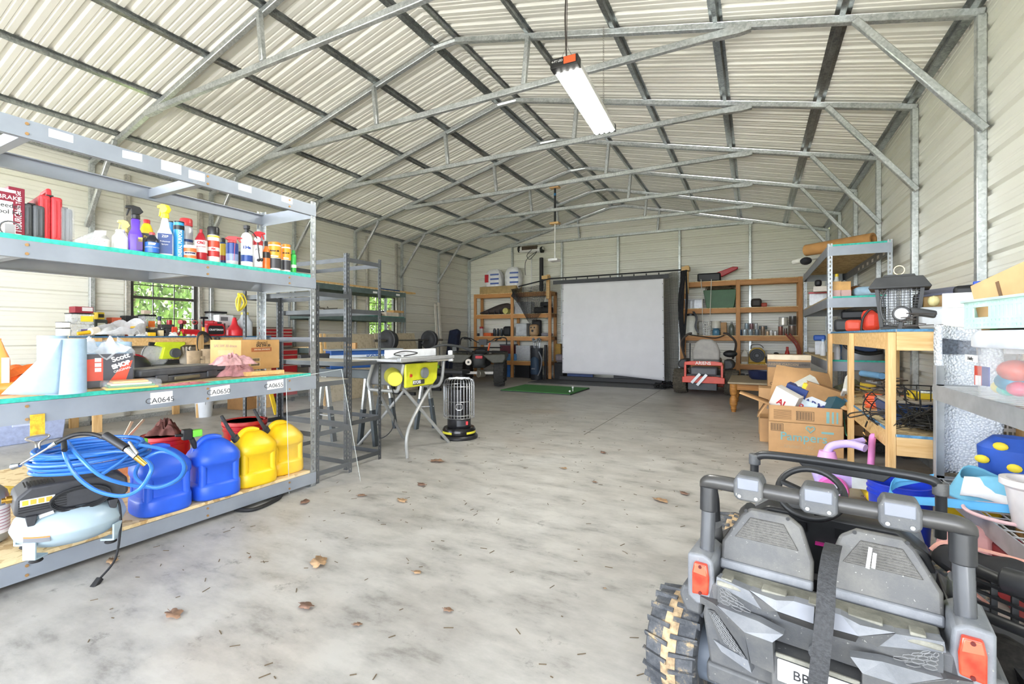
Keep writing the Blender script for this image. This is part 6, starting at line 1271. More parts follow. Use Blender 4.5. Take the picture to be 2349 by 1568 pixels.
def rs(x0, x1, yt, z, D): return spot(x0, x1, yt, Y=D, z=z)
def rbox(name, lab, cat, x0, x1, yt, hx, z, Y=6.7, d=.12, clear=False, lid=None, bev=.006, yb=None):
    c = (x0 + x1) / 2; k = dict(Y=Y) if c > 1897 else dict(X=.86); p, w, h = spot(x0, x1, yt, z=z if yb is None else spot(x0, x1, yb, **k)[0].z, **k); t = T(name, lab, cat, p, 0 if c > 1897 else face(p), gR); d = min(d, w * 1.2)
    B().box(-w / 2, 0, 0, w / 2, d, h * (.9 if lid else 1)).mk('body', mclear('clear_tub', '#cfd2d6', .55) if clear else M(hx, .55, v=.1), t, bev=bev)
    if lid: B().box(-w / 2 - .006, -.006, h * .88, w / 2 + .006, d + .006, h).mk('lid', M(lid, .4), t, bev=.004)
    return t, w, h
def rcan(name, lab, cat, x0, x1, yt, hx, cap, z, Y=6.68, **k): p, w, h = spot(x0, x1, yt, z=z, **(dict(Y=Y) if x0 > 1890 else dict(X=.86))); k.setdefault('caph', .12); k.setdefault('capw', .5); k.setdefault('kind', 'bottle'); return can(name, lab, cat, p, w, h, hx, cap, k.pop('caph'), k.pop('capw'), k.pop('kind'), grp=gR, **k)
rbox('storage_tub', 'clear tub with red lid on the second board of the grey rack', 'tub', 1859, 1894, 669, '#b9aaa4', Z22, 7.3, .2, True, '#b3242c'); rbox('printed_carton', 'white and orange carton on the red lidded tub', 'carton', 1868, 1896, 656, '#d9d2c8', Z22, 7.4, .15, yb=668)
rbox('black_pouch', 'black pouch on top of the white and orange carton', 'pouch', 1870, 1884, 641, '#1d1d20', Z22, 7.45, .1, bev=.03, yb=656)
for x0, x1, l in ((1909, 1928, 'closer to the slotted post'), (1929, 1950, 'beside the clear bottle')):
    t, w, h = rbox('wood_block', 'small pine block with printed tape ' + l, 'block', x0, x1, 645, '#d2a362', Z22, 6.62, .12); B().box(-w / 2 - .001, -.001, .0, w / 2 + .001, .05, h * .42).mk('printed_tape', M('#c6a5a0', .5), t)
rcan('clear_bottle', 'clear bottle with yellow cap behind the pine blocks', 'bottle', 1911, 1928, 628, '#c9cbc4', '#e3c32a', Z22, 6.85)
t = T('brown_cap', 'brown furry cap lying behind the pale blue tub', 'cap', (1.1, 6.95, Z22)); b = B(); b.lathe([(.17, 0), (.165, .06), (.11, .12), (1e-6, .15)], n=24, sy=.8); b.mk('body', M('#8a5a32', .9, v=.3, s=60, bp=.6), t)
rbox('pale_blue_tub', 'round cornered pale blue tub at the end of the second board', 'tub', 1967, 2014, 656, '#9fbdd4', Z22, 6.6, .25, bev=.04)
rcan('trigger_bottle', 'white bottle with blue cap by the slotted post on the low board', 'bottle', 1881, 1895, 778, '#dfe3e8', '#8fb2d8', Z21, 6.8); rbox('detergent_carton', 'blue and white detergent carton beside the slotted post', 'carton', 1871, 1886, 782, '#dcdfe6', Z21, 6.9, .1); rbox('blue_pouch', 'blue pouch lying on the detergent carton', 'pouch', 1868, 1892, 768, '#2755a8', Z21, 6.95, .1, bev=.02, yb=781)
rbox('small_jar_pack', 'little jar and white packets at the low board corner', 'pack', 1856, 1870, 796, '#c9c7c4', Z21, 7.2, .15, bev=.02)
rcan('cleaner_jug', 'white cleaner jug between the slotted post and first bench leg', 'jug', 1913, 1928, 780, '#e3e4e8', '#b93038', Z21, 6.64, caph=.1); rbox('cleaner_bag', 'blue and white cleaner bag on the low board', 'bag', 1924, 1938, 781, '#4a78b0', Z21, 6.7, .1); rbox('fertilizer_bag', 'white printed bag with green print on the low board', 'bag', 1939, 1966, 783, '#d5d4c4', Z21, 6.7, .12, bev=.02)
rcan('green_bottle', 'green edged round bottle beside the carpet cleaner', 'bottle', 1984, 1997, 786, '#3f9b46', '#c23038', Z21, 6.66, caph=.08); rcan('maroon_bottle', 'grey and maroon bottle behind the green edged one', 'bottle', 1970, 1986, 782, '#8a6a66', '#b9b6b0', Z21, 6.75)
p = V((1.12, 6.3, Z21)); t = T('carpet_cleaner', 'grey and black carpet cleaner with blue printed tank seen under the bench rail', 'cleaner', (1.12, 6.72, Z21)); b = B(); b.lathe([(.2, 0), (.21, .06), (.19, .22), (.13, .36), (.05, .4)], n=28, sy=.6); b.mk('tank', M('#87888a', .35), t)
B().box(-.1, -.125, .1, .12, -.1, .26).mk('label', M('#38507c', .4), t, bev=.01); B().tube(smooth([(-.2, -.12, .3), (-.17, -.15, .15), (0, -.16, .08), (.16, -.14, .1)], 5), .022, 8).mk('grip', BLKP, t)
# pine bench carrying the bug zapper
BX0, BX1, BY0, BY1 = .80, 1.375, 3.74, 6.53; ZT, ZL = 1.215, .55
bn = T('storage_bench', 'pine two tier bench along the siding carrying the bug zapper', 'workbench', (1.09, 5.1, 0))
LT = mwood('fresh_pine', '#cfa061', '#ecca92'); LTU = mwood('fresh_pine_upright', '#cfa061', '#ecca92', (12, 12, 1)); BLE = M('#5b8fb5', .7, v=.2, s=40)
for z, hh in ((ZT, .12), (ZL, .12)):
    for x in (BX0, BX1 - .04): B().box(x, BY0 + .041, z - hh - .015, x + .04, BY1 - .041, z - .015).mk('rail', LT, bn, w=True, bev=.003)
    for y in (BY0, BY1 - .04): B().box(BX0, y, z - hh - .015, BX1, y + .04, z - .015).mk('end_rail', LT, bn, w=True, bev=.003)
    B().box(BX0 - .002, BY0 - .002, z - .015, BX1, BY1, z).mk('board', OSB, bn, w=True); B().box(BX0 - .006, BY0, z - .016, BX0 - .001, BY1, z + .001).mk('painted_edge', BLE, bn, w=True); B().box(BX0, BY0 - .006, z - .016, BX1, BY0 - .001, z + .001).mk('painted_edge', BLE, bn, w=True)
for y in (BY0, 5.13, BY1 - .09):
    B().box(BX0 - .04, y, 0, BX0 - .001, y + .089, ZT - .02).mk('leg', LTU, bn, w=True, bev=.003); B().box(BX1 - .0, y, 0, BX1 + .03, y + .089, ZT - .02).mk('leg', LTU, bn, w=True, bev=.003)
# bug zapper
p = V((.93, 4.28, ZT + .001)); t = T('bug_zapper', 'large black lantern bug zapper with a ring handle on the pine bench', 'bug zapper', p, face(p)); k_ = M('#3f4042', .55, v=.1)
sq = dict(n=4)
def sqr(b, prof):   # square lofted section
    vs = [V((sx * r, sy * r, z)) for r, z in prof for sx, sy in ((-1, -1), (1, -1), (1, 1), (-1, 1))]; n = len(prof)
    b.add(vs, [(j * 4 + i, j * 4 + (i + 1) % 4, j * 4 + 4 + (i + 1) % 4, j * 4 + 4 + i) for j in range(n - 1) for i in range(4)] + [(3, 2, 1, 0), tuple(range(4 * n - 4, 4 * n))]); return b
sqr(B(), [(.165, .288), (.172, .296), (.128, .372), (.09, .376), (.084, .392), (.01, .396)]).mk('roof', k_, t, bev=.004); B().box(-.1, -.185, .315, .12, -.165, .345).mk('name_panel', M('#333436', .5), t, bev=.003) if 0 else None
sqr(B(), [(.10, 0), (.105, .012), (.095, .03)]).mk('base_tray', k_, t, bev=.004)
for sx in (-1, 1):
    for sy in (-1, 1): B().bar((sx * .098, sy * .098, .02), (sx * .125, sy * .125, .3), .022, .022).mk('corner_post', k_, t)
for i in range(4):
    b = B(); q = Matrix.Rotation(PI / 2 * i, 4, 'Z')
    for j in range(15): z = .035 + .26 * j / 14; r_ = .098 + .027 * j / 14; b.bar(q @ V((-r_, -r_, z)), q @ V((r_, -r_, z)), .003, .004)
    for j in range(9): u = -1 + 2 * j / 8; b.bar(q @ V((u * .098, -.097, .03)), q @ V((u * .125, -.124, .3)), .003, .003)
    b.mk('grille', M('#2c2d2f', .5), t, sm=0)
for x in (-.035, .035): B().cyl((x, 0, .03), (x, 0, .3), .024, n=16).mk('tube', M('#e3e6ea', .3), t)
b = B()
for i in range(4):
    q = Matrix.Rotation(PI / 2 * i, 4, 'Z')
    for j in range(12): b.bar(q @ V((-.066 + .012 * j, -.07, .035)), q @ V((-.066 + .012 * j, -.07, .29)), .0015, .0015)
b.mk('inner_grid', M('#9a9c9e', .3, .8), t, sm=0); B().tube([(.03 * math.cos(a), 0, .43 + .032 * math.sin(a)) for a in [2 * PI * i / 24 for i in range(24)]], .004, 6, True).mk('ring_handle', M('#c9b889', .3, .7), t)
B().tube(smooth([(-.06, -.14, .29), (-.1, -.15, .2), (-.085, -.15, .08), (-.02, -.17, .03), (.04, -.19, .03)], 6), .006, 6).mk('power_cord', M('#4a4b4d', .5), t)
p = pX(2068, 730, .86); t = T('garden_timer', 'dark grey hose reel grip with a round dial hanging at the bench edge', 'tool', p, face(p)); B().cyl((0, -.03, .03), (0, .02, .03), .05, n=24).mk('dial_body', M('#3a3b3d', .5), t, bev=.006); B().cyl((0, -.034, .03), (0, -.028, .03), .036, n=24).mk('dial', M('#c4c8cc', .3), t); B().bar((.04, 0, .05), (.17, .02, .02), .04, .05).mk('grip', M('#3a3b3d', .5), t, bev=.012); B().bar((0, 0, -.02), (-.01, 0, -.09), .03, .03).mk('stem', M('#3a3b3d', .5), t, bev=.006)
def tb(name, lab, cat, x0, x1, yt, hx, X, d, z=ZT + .001, rough=.5, bev=.006, yb=None):   # box on the bench, seen from the long side
    p = pX((x0 + x1) / 2, 740, X); p.z = z if yb is None else pX((x0 + x1) / 2, yb, X).z; tt = pX((x0 + x1) / 2, yt, X).z; w = W(p, x1 - x0); t = T(name, lab, cat, p, face(p), 'things on the bench by the bug zapper'); B().box(-w / 2, 0, 0, w / 2, d, tt - p.z).mk('body', M(hx, rough, v=.08), t, bev=bev); return t, w, tt - p.z
tb('power_tool_case', 'black plastic case at the far end of the bench', 'case', 1919, 1978, 731, '#2b2d30', .95, .2, bev=.03); tb('power_tool_case', 'second black case lying on top of the first', 'case', 1934, 1981, 712, '#26282b', 1.05, .2, bev=.02, yb=731)
tb('orange_pouch', 'small orange and grey safety vest bundle before the black cases', 'bundle', 1942, 1975, 733, '#d3503a', .87, .1, bev=.03); t, w, h = tb('red_bag', 'red and black zipped bag beside the bug zapper', 'bag', 1980, 2016, 709, '#d5412f', .95, .2, bev=.05); B().tube(smooth([(-w * .5, -.004, .0), (-w * .4, -.01, h * .6), (0, -.012, h), (w * .4, .0, h * .8)], 5), .009, 6).mk('black_trim', BLKP, t)
tb('foam_block', 'white bubble wrapped block between the zapper and the stacked white cartons', 'pack', 2116, 2172, 703, '#b4b8bd', 1.02, .2, rough=.3, bev=.02); tb('black_bag', 'black rounded bag standing behind the zapper', 'bag', 2097, 2120, 672, '#1c1d1f', 1.1, .12, bev=.03)
tb('white_carton', 'lower of two stacked white cartons at the bench end', 'carton', 2172, 2234, 705, '#eef0f1', 1.13, .12, bev=.002); tb('white_carton', 'upper of two stacked white cartons at the bench end', 'carton', 2172, 2232, 671, '#f0f1f2', 1.13, .12, bev=.002, yb=704.5)
p = pX(2170, 672, 1.2); o = B().box(-.15, -.002, -.008, .15, .14, .008).mk('mailer', M('#6d6f86', .5)); o.location = p; o.rotation_euler = (.3, -.1, face(p)); tag(o, 'slate purple padded mailer lying over the clutter behind the white cartons', 'mailer')
tb('green_sprayer', 'olive spray wand and green nozzle pile behind the zapper', 'tool', 2110, 2132, 665, '#7b8270', 1.15, .1, bev=.03); tb('tan_carton', 'tan carton with a pale yellow roll behind the bubble wrapped block', 'carton', 2124, 2165, 673, '#c79f5d', 1.15, .1, yb=705); tb('yellow_roll', 'pale yellow roll beside the tan carton', 'roll', 2131, 2152, 677, '#e5d9a0', 1.08, .08, bev=.03, yb=702)
tb('curved_cover', 'black curved cover at the wall behind the milk jug', 'cover', 2196, 2250, 653, '#1b1c1f', 1.3, .05, bev=.04); jug('milk_jug', 'white plastic jug with blue cap between the cartons and the tan flap box', 'jug', *spot(2228, 2258, 645, Y=3.85, z=1.216), '#e9ebee', '#2d55b8', .9, sh=.6, neck=.5, capw=.022)
b = B(); rr = random.Random(8)
for k in range(9): b.bar((rr.uniform(-.1, .1), rr.uniform(-.05, .05), .01 + .01 * k), (rr.uniform(-.1, .1), rr.uniform(-.05, .05), .015 + .01 * k), .012, .006)
o = b.mk('tool_clutter', M('#4a4340', .6)); o.location = pX(2110, 738, .9); o.location.z = ZT; o['kind'] = 'stuff'; tag(o, 'loose dark tools and packets along the bench edge', 'tools')
# low shelf of the bench
def lw(px, py, z=ZL + .002): return pZ(px, py, z)
p = lw(1995, 925) ; p = V((.98, 4.9, ZL)); t = T('extension_cord', 'coil of orange extension cord on the lower bench board', 'cord', p, face(p)); b = B(); rr = random.Random(6)
for k in range(10): b.tube([(.14 * math.cos(a) * (1 + .05 * math.sin(3 * a + k)), .05 * math.sin(a), .02 + .011 * k + .01 * math.sin(2 * a + k)) for a in [2 * PI * i / 22 for i in range(22)]], .006, 6, True)
b.mk('coil', M('#e2633a', .5), t)
t = T('work_boot', 'olive rubber boot lying on the lower bench board', 'boot', (.86, 6.1, ZL), .9); b = B(); b.tube(smooth([(-.12, 0, .05), (.0, 0, .06), (.1, 0, .08), (.16, 0, .1)], 4), [.045, .048, .05, .052, .054, .056, .058, .06, .062, .064, .066, .068, .07], 14, flat=.9); b.mk('body', M('#5b5e48', .7), t)
t = T('white_shoe', 'white ribbed sandal leaning on the boot', 'shoe', (.85, 5.8, ZL), .6); b = B(); b.lathe([(.05, 0), (.055, .02), (.05, .1), (.03, .2), (1e-6, .23)], n=18, sy=.6); b.mk('body', M('#d3d2c6', .6), t); B().box(-.05, -.05, 0, .05, .06, .02).mk('sole', M('#b9b8ad', .7), t, bev=.01)
a = pX(1932, 895, .79); t = T('power_strip', 'white power strip hanging over the bench edge on a green cord', 'power strip', a); B().bar(pX(1938, 893, .785), pX(1922, 928, .785), .035, .03).mk('strip', M('#e3e3e0', .4), t, w=True, bev=.006); B().tube(smooth([pX(1930, 930, .785), pX(1936, 960, .78), pX(1940, 992, .78), pX(1945, 1000, .785)], 5), .006, 6).mk('cord', M('#4e8a68', .5), t, w=True)
t = T('dish_tub', 'blue plastic tub under a plank on the lower bench board', 'tub', (1.12, 4.35, ZL)); B().prism([(-.26, 0), (.22, 0), (.25, .15), (-.29, .15)], -.2, .2).mk('body', M('#2b4777', .45), t, bev=.015)
tag(B().box(.82, 4.1, ZL + .155, 1.37, 4.42, ZL + .175).mk('plank', mwood('grey_plank', '#8d8476', '#b5ab9a'), bev=.003), 'weathered grey plank lying on the blue tub', 'board')
t = T('gravel_box', 'yellow plastic box with white gravel on the plank', 'box', (1.15, 4.3, ZL + .176)); B().box(-.16, -.07, 0, .14, .07, .05).mk('body', M('#e8c92b', .45), t, bev=.008); B().box(-.12, -.09, .045, .04, .05, .062).mk('contents', M('#d8ded6', .9, v=.3, s=80), t, bev=.01)
tag(B().cyl((.95, 5.7, ZL + .25), (1.05, 5.4, ZL + .25), .03, n=14).mk('foam_grip', M('#6fa0c8', .6)), 'blue foam grip on the tool pile of the lower bench board', 'grip')
b = B(); rr = random.Random(12)
for k in range(16): b.bar((rr.uniform(-.2, .2), rr.uniform(-.5, .5), .03 + .014 * k), (rr.uniform(-.2, .2), rr.uniform(-.5, .5), .03 + .014 * k), .018, .012)
o = b.mk('garden_tools', M('#6a5f52', .7, v=.2)); o.location = (1.1, 5.5, ZL); o['kind'] = 'stuff'; tag(o, 'pile of brown garden tool handles on the lower bench board', 'tools')
tb('grey_stone', 'grey mottled stone block behind the second bench leg', 'block', 1945, 1972, 850, '#77746c', 1.0, .25, z=ZL, rough=.9, bev=.02); tb('yellow_box', 'yellow tool box with clear lid on the lower bench board', 'box', 1976, 2006, 880, '#e2c02c', 1.05, .2, yb=895, z=ZL); tb('scale_pan', 'grey pan on the yellow tool box', 'pan', 1988, 2010, 873, '#9a9d9f', 1.05, .1, yb=880)
CW = M('#242425', .5)
def wirebasket(lab, c, r, h, ang, k=14):
    t = T('wire_basket', lab, 'basket', c, ang, 'black wire baskets on the lower bench board'); b = B()
    for i in range(k): a = 2 * PI * i / k; b.tube(smooth([(r * math.cos(a), r * math.sin(a), h), (r * .9 * math.cos(a), r * .9 * math.sin(a), h * .5), (r * .5 * math.cos(a), r * .5 * math.sin(a), .06), (0.02 * math.cos(a), .02 * math.sin(a), 0)], 4), .0035, 5)
    for q, z in ((1, h), (.93, h * .6), (.6, h * .14)): b.tube([(r * q * math.cos(a), r * q * math.sin(a), z) for a in [2 * PI * i / 28 for i in range(28)]], .0045, 5, True)
    b.mk('wires', CW, t, sm=0); return t
wirebasket('round black wire plant basket, in front with its rim up, on the lower bench board', (1.0, 3.97, ZL + .01), .19, .27, 0, 16); wirebasket('second black wire basket tilted behind the round one', (.96, 4.35, ZL + .02), .16, .2, .4, 14).rotation_euler = (.5, -.9, .3)
b = B(); rr = random.Random(15)
for k in range(60): b.tube(smooth([(rr.gauss(0, .09), rr.gauss(0, .1), abs(rr.gauss(.03, .06))) for _ in range(4)], 4), .003, 4)
o = b.mk('string_light_tangle', M('#2c2a25', .6)); o.location = (1.0, 3.94, ZL + .02); o['kind'] = 'stuff'; tag(o, 'tangle of dark string light wire in the round wire basket', 'wire')
t = T('string_lights', 'black string light cable with bare bulbs hanging over the lower bench edge', 'string lights', pX(1990, 945, .78)); b = B()
b.tube(smooth([pX(2035, 945, .79), pX(1990, 943, .76), pX(1950, 948, .75), pX(1950, 957, .75), pX(1995, 948, .765), pX(2035, 950, .79)], 5), .006, 6); b.tube(smooth([pX(2030, 947, .79), pX(2000, 952, .77), pX(1988, 970, .775), pX(1982, 995, .78), pX(1986, 1022, .78)], 5), .006, 6); b.mk('cable', CW, t, w=True)
for px, py in ((1990, 962), (1984, 980), (1981, 992), (1985, 1008), (1988, 1022)): B().cyl(pX(px, py, .77), pX(px + 3, py + 5, .765), .006, .003, n=8).mk('bulb', M('#d8b071', .3), t, w=True)
tag(B().box(BX0 + .25, 6.0, .02, BX1, 6.35, .14).mk('floor_jack', M('#1e1f21', .4), bev=.02), 'black floor jack body behind the mechanic creeper', 'jack')
t = T('mechanic_creeper', 'black lettered board on wheels under the bench', 'creeper', (.62, 5.6, 0), -.0); a, e = pY(1912, 1018, 5.6), pY(2020, 1022, 5.6); B().box(a.x, 5.6, .05, e.x + .3, 6.2, .15).mk('board', M('#2b2c2e', .5), t, w=True, bev=.015); txt('PITTSBURGH', .085, M('#0e0e0f', .4), t, Tm((a.x + e.x) / 2 + .05, 5.597, .09), w=True, xs=.82); 
for x in (a.x + .03, e.x + .2): B().cyl((x, 5.66, .04), (x, 5.7, .04), .04, n=14).mk('caster', BLKP, t, w=True)
t = T('sled', 'yellow plastic sled lying on the concrete under the bench', 'sled', (1.0, 4.2, 0)); b = B(); b.prism([(-.28, .0), (.33, 0), (.36, .10), (-.3, .14), (-.33, .08)], -.3, .3); b.mk('body', M('#eac928', .4), t, bev=.025, seg=3)
# cartons by the pine bench
Q0 = pZ(1763, 1034, 0); ar = -.02
t = T('diaper_carton', 'brown cardboard carton with teal heart print under the open box', 'carton', Q0, ar); KR = M('#c3996a', .75, v=.04, s=10); B().box(0, 0, 0, .63, .42, .305).mk('carton', KR, t, bev=.004); TI = M('#7fb2b4', .7); B().box(-.15, .03, 0, -.002, .4, .24).mk('side_carton', KR, t) if 0 else None
txt('Pampers', .115, TI, t, Tm(.30, -.002, .165), bold=.001); txt('cruisers 360°', .05, M('#b5a283', .7), t, Tm(.27, -.002, .075)); b = B(); b.tube([(.36 + .0022 * 16 * math.sin(a) ** 3, -.002, .255 + .0022 * (13 * math.cos(a) - 5 * math.cos(2 * a) - 2 * math.cos(3 * a) - math.cos(4 * a))) for a in [2 * PI * i / 30 for i in range(30)]], .005, 5, True); b.mk('heart_print', TI, t); 
def bars(t, x0, z0, w, h, y=-.0012):
    b = B()
    for k in range(int(w / .009)): b.box(x0 + .008 + k * .008, y - .001, z0 + .008, x0 + .0105 + k * .008 + .002 * (k % 3 == 0), y + .001, z0 + h - .008)
    for u in ((x0, z0, x0 + w, z0 + .003), (x0, z0 + h - .003, x0 + w, z0 + h), (x0, z0, x0 + .003, z0 + h), (x0 + w - .003, z0, x0 + w, z0 + h)): b.box(u[0], y - .001, u[1], u[2], y + .001, u[3])
    b.mk('bar_code', INK, t, sm=0)
bars(t, .02, .215, .11, .075); B().box(.45, -.001, .22, .55, .001, .24).mk('print', TI, t, sm=0); b = B(); b.box(.1, -.001, .02, .48, .0, .022); b.box(.1, -.001, .055, .48, 0, .057); b.box(.42, -.001, .02, .422, 0, .11); b.mk('print_frame', M('#b5a283', .7), t, sm=0)
tag(B().cb(Q0 + V((.45, .62, 0)), 1.05, .34, .26).mk('flat_carton', KR, bev=.004), 'wide brown carton standing behind the teal printed carton', 'carton')
ob = T('open_carton', 'open cardboard box full of empty product cartons on the teal printed carton', 'carton', Q0 + V((0, 0, .306)), ar); H_ = .165
b = B(); b.box(0, 0, 0, .62, .008, H_); b.box(0, .40, 0, .62, .408, H_ + .05); b.box(0, 0, 0, .008, .408, H_); b.box(.612, 0, 0, .62, .408, H_); b.box(0, 0, 0, .62, .408, .006); b.mk('carton', KR, ob); bars(ob, .24, .03, .15, .09); b = B()
for k in range(11): b.box(.045, -.0015, .03 + .009 * k, .2, .001, .034 + .009 * k)
b.mk('print_block', M('#8f6d48', .7), ob, sm=0); b = B(); b.box(.49, -.0015, .02, .515, .001, .13); b.box(.535, -.0015, .02, .55, .001, .13); b.box(.57, -.0015, .02, .585, .001, .13); b.mk('print_block', TI, ob, sm=0)
def flap(pts, nm='flap'): o = B().add([V(p) for p in pts], [(0, 1, 2, 3)]).mk(nm, KR, ob, thick=.007); return o
flap([(.0, .0, H_), (.0, .4, H_), (-.27, .36, H_ + .09), (-.27, .02, H_ + .10)]); flap([(.62, 0, H_), (.62, .4, H_), (.70, .42, H_ + .06), (.69, .06, H_ - .02)]); flap([(0, .408, H_), (.62, .408, H_), (.56, .52, H_ + .3), (.08, .55, H_ + .38)]); flap([(-.02, 0, H_), (-.02, .4, H_), (-.10, .36, .03), (-.10, .0, .03)])
gC = 'empty product cartons in the open box'
def pcart(lab, x, y, z, sx, sy, sz, rx, ry, rz, hx, text=None, th='#b3222c'):
    p = MW[ob.name] @ V((x, y, z)); o = T('product_carton', lab, 'carton', p, 0, gC); o.rotation_euler = (rx, ry, rz); B().box(-sx / 2, -sy / 2, 0, sx / 2, sy / 2, sz).mk('carton', M(hx, .5), o, bev=.002)
    if text: txt(text, min(sz * .6, .09), M(th, .5), o, Tm(0, -sy / 2 - .0012, sz * .5), bold=.002)
    return o
pcart('white and red carton standing at the corner of the open box', .10, .16, .06, .24, .1, .27, .1, .45, -.5, '#e6e2dd', 'AL', '#c3262f'); pcart('deep blue carton inside the open box, behind the red lettered one', .2, .3, .1, .2, .1, .26, .1, .35, -.3, '#2a3f7d'); pcart('yellow striped carton beside the deep blue one', .29, .3, .13, .06, .1, .26, .1, .3, -.3, '#eccb2c')
pcart('pale blue and white carton lying across the front of the open box', .26, .1, .06, .24, .07, .17, -.3, .35, -.1, '#cfe0ea', 'ZBar', '#c3262f'); pcart('white and blue tissue carton in the middle of the open box', .37, .2, .09, .22, .07, .15, -.3, .4, -.1, '#dfe3ea', 'ARM', '#2a3f8d'); pcart('teal carton leaning toward the flap', .5, .12, .03, .1, .16, .24, -.2, .5, .3, '#2f5a68'); pcart('green and white chip carton at the top of the pile', .36, .36, .2, .32, .12, .2, .2, -.55, .2, '#d8d9d0')
pcart('large plain brown carton lying open across the pile', .44, .34, .16, .36, .22, .2, .1, .35, .2, '#b38a5c'); pcart('bright lime edged carton under the plain brown one', .4, .24, .17, .3, .02, .05, .1, .35, .1, '#8fc83f')
t = T('patio_heater_box', 'tall taped cardboard box with patio heater print', 'carton', (.40, 7.0, 0), 0); B().box(-.24, 0, 0, .24, .4, .92).mk('carton', M('#bd9263', .75), t, bev=.004); B().box(-.242, -.002, .76, .242, .4, .835).mk('grey_stripe', M('#6e655c', .6), t); txt('Outdoor Patio Heater', .052, INK, t, Tm(.02, -.002, .545)); txt('HARBOR GARDEN', .045, M('#a98f6c'), t, Tm(-.08, -.004, .797)); B().box(-.243, -.003, .86, .243, .2, .923).mk('packing_tape', M('#dcc8a8', .2), t); txt('#49802', .04, M('#33302c'), t, Tm(.17, -.004, .797))
tag(B().cb((.30, 6.45, 0), .5, .28, .55).mk('flat_carton', KR, bev=.004), 'brown carton between the open box and the patio heater box', 'carton')
# coffee table
t = T('coffee_table', 'honey oak coffee table with turned legs behind the open box', 'table', (.16, 8.55, 0)); OAK = mwood('honey_oak', '#8d5a26', '#bd853f'); B().box(-.36, 7.86, .435, .66, 9.27, .465).mk('table_top', mwood('grey_oak', '#8e8069', '#a8987c'), t, w=True, bev=.01); b = B(); b.box(-.30, 7.93, .34, .6, 9.2, .435); b.mk('apron', OAK, t, w=True, bev=.006)
for z in (.36, .385, .41): B().box(-.31, 7.92, z, .61, 9.21, z + .008).mk('apron_bead', OAK, t, w=True)
for x in (-.28, .58):
    for y in (7.95, 9.18): B().lathe([(.03, 0), (.035, .03), (.045, .05), (.035, .07), (.055, .12), (.055, .2), (.035, .25), (.05, .27), (.05, .29), (.055, .3), (.055, .43)], (x, y, 0), 18).mk('leg', OAK, t, w=True)
t = T('wash_basin', 'dark blue basin on the coffee table', 'basin', (.13, 8.6, .466)); B().lathe([(.17, 0), (.2, .03), (.22, .13), (.235, .14), (.21, .14), (.18, .03), (1e-6, .02)], n=28, sy=.75).mk('body', M('#1f2645', .4), t)
# wire shelf in front of the bench end
ws = T('wire_shelving', 'galvanised wire shelf unit with the clear toy bin, at the right edge', 'shelving', (1.15, 2.8, 0)); WSX, WSY = .93, 3.56; SV = M('#a9adb0', .4, .3, v=.1); WX1, WY0 = 1.38, 2.1
for x in (WSX, WX1):
    for y in (WSY, WY0): B().box(x - (.0 if x < 1 else .05), y - .003, 0, x + (.05 if x < 1 else 0), y, 1.0 if y > 3 else .99).mk('post', SV, ws, w=True); B().box(x - (.0 if x < 1 else .003), y - (.05 if y > 3 else 0), 0, x + (.003 if x < 1 else 0), y + (0 if y > 3 else .05), 1.0).mk('post_flange', SV, ws, w=True)
for z in (.89, .36):
    for x in (WSX, WX1): B().box(x - .003, WY0, z - .085, x + .003, WSY, z).mk('beam', SV, ws, w=True, sm=0)
    for y in (WSY, WY0): B().box(WSX, y - .003, z - .085, WX1, y + .003, z).mk('end_beam', SV, ws, w=True, sm=0)
    b = B()
    for i in range(8): x = WSX + .03 + i * .058; b.bar((x, WY0, z - .012), (x, WSY, z - .012), .005, .005)
    for i in range(18): y = WY0 + .05 + i * .08; b.bar((WSX, y, z - .006), (WX1, y, z - .006), .005, .005)
    b.mk('wire_deck', M('#d6d8d8', .4, .3), ws, w=True, sm=0)
b = B(); rr = random.Random(3)
def bw(u, v):
    x = lerp(.965, 1.225, u); return V((x, 3.60 + .035 * math.sin(5 * u) + .012 * math.sin(9 * v), lerp(.37, 1.24, v) - .04 * u * (v > .9)))
BW = bpy.data.materials.new('bubble_film'); nt, b_, out = nodes(BW); vo = nd(nt, 'TexVoronoi'); vo.inputs['Scale'].default_value = 85; nt.links.new(coord(nt), vo.inputs[0]); rp = ramp(nt, vo.outputs[0], [(.2, '#f0f3f6'), (.6, '#cdd3da')]); nt.links.new(rp.outputs[0], b_.inputs['Base Color']); b_.inputs['Roughness'].default_value = .15; bump(nt, b_, vo.outputs[0], .9, .01)
b.grid(20, 30, bw); o = b.mk('bubble_wrap', BW, thick=.05); tag(o, 'tall bundle of bubble wrap standing behind the shelf post', 'bubble wrap')
o = B().grid(10, 6, lambda u, v: bw(.04 + u * .62, .80 + .11 * v) + V((0, -.045, 0))).mk('wrapped_part', M('#5d6470', .3, v=.3, s=70, bp=.4), o) 
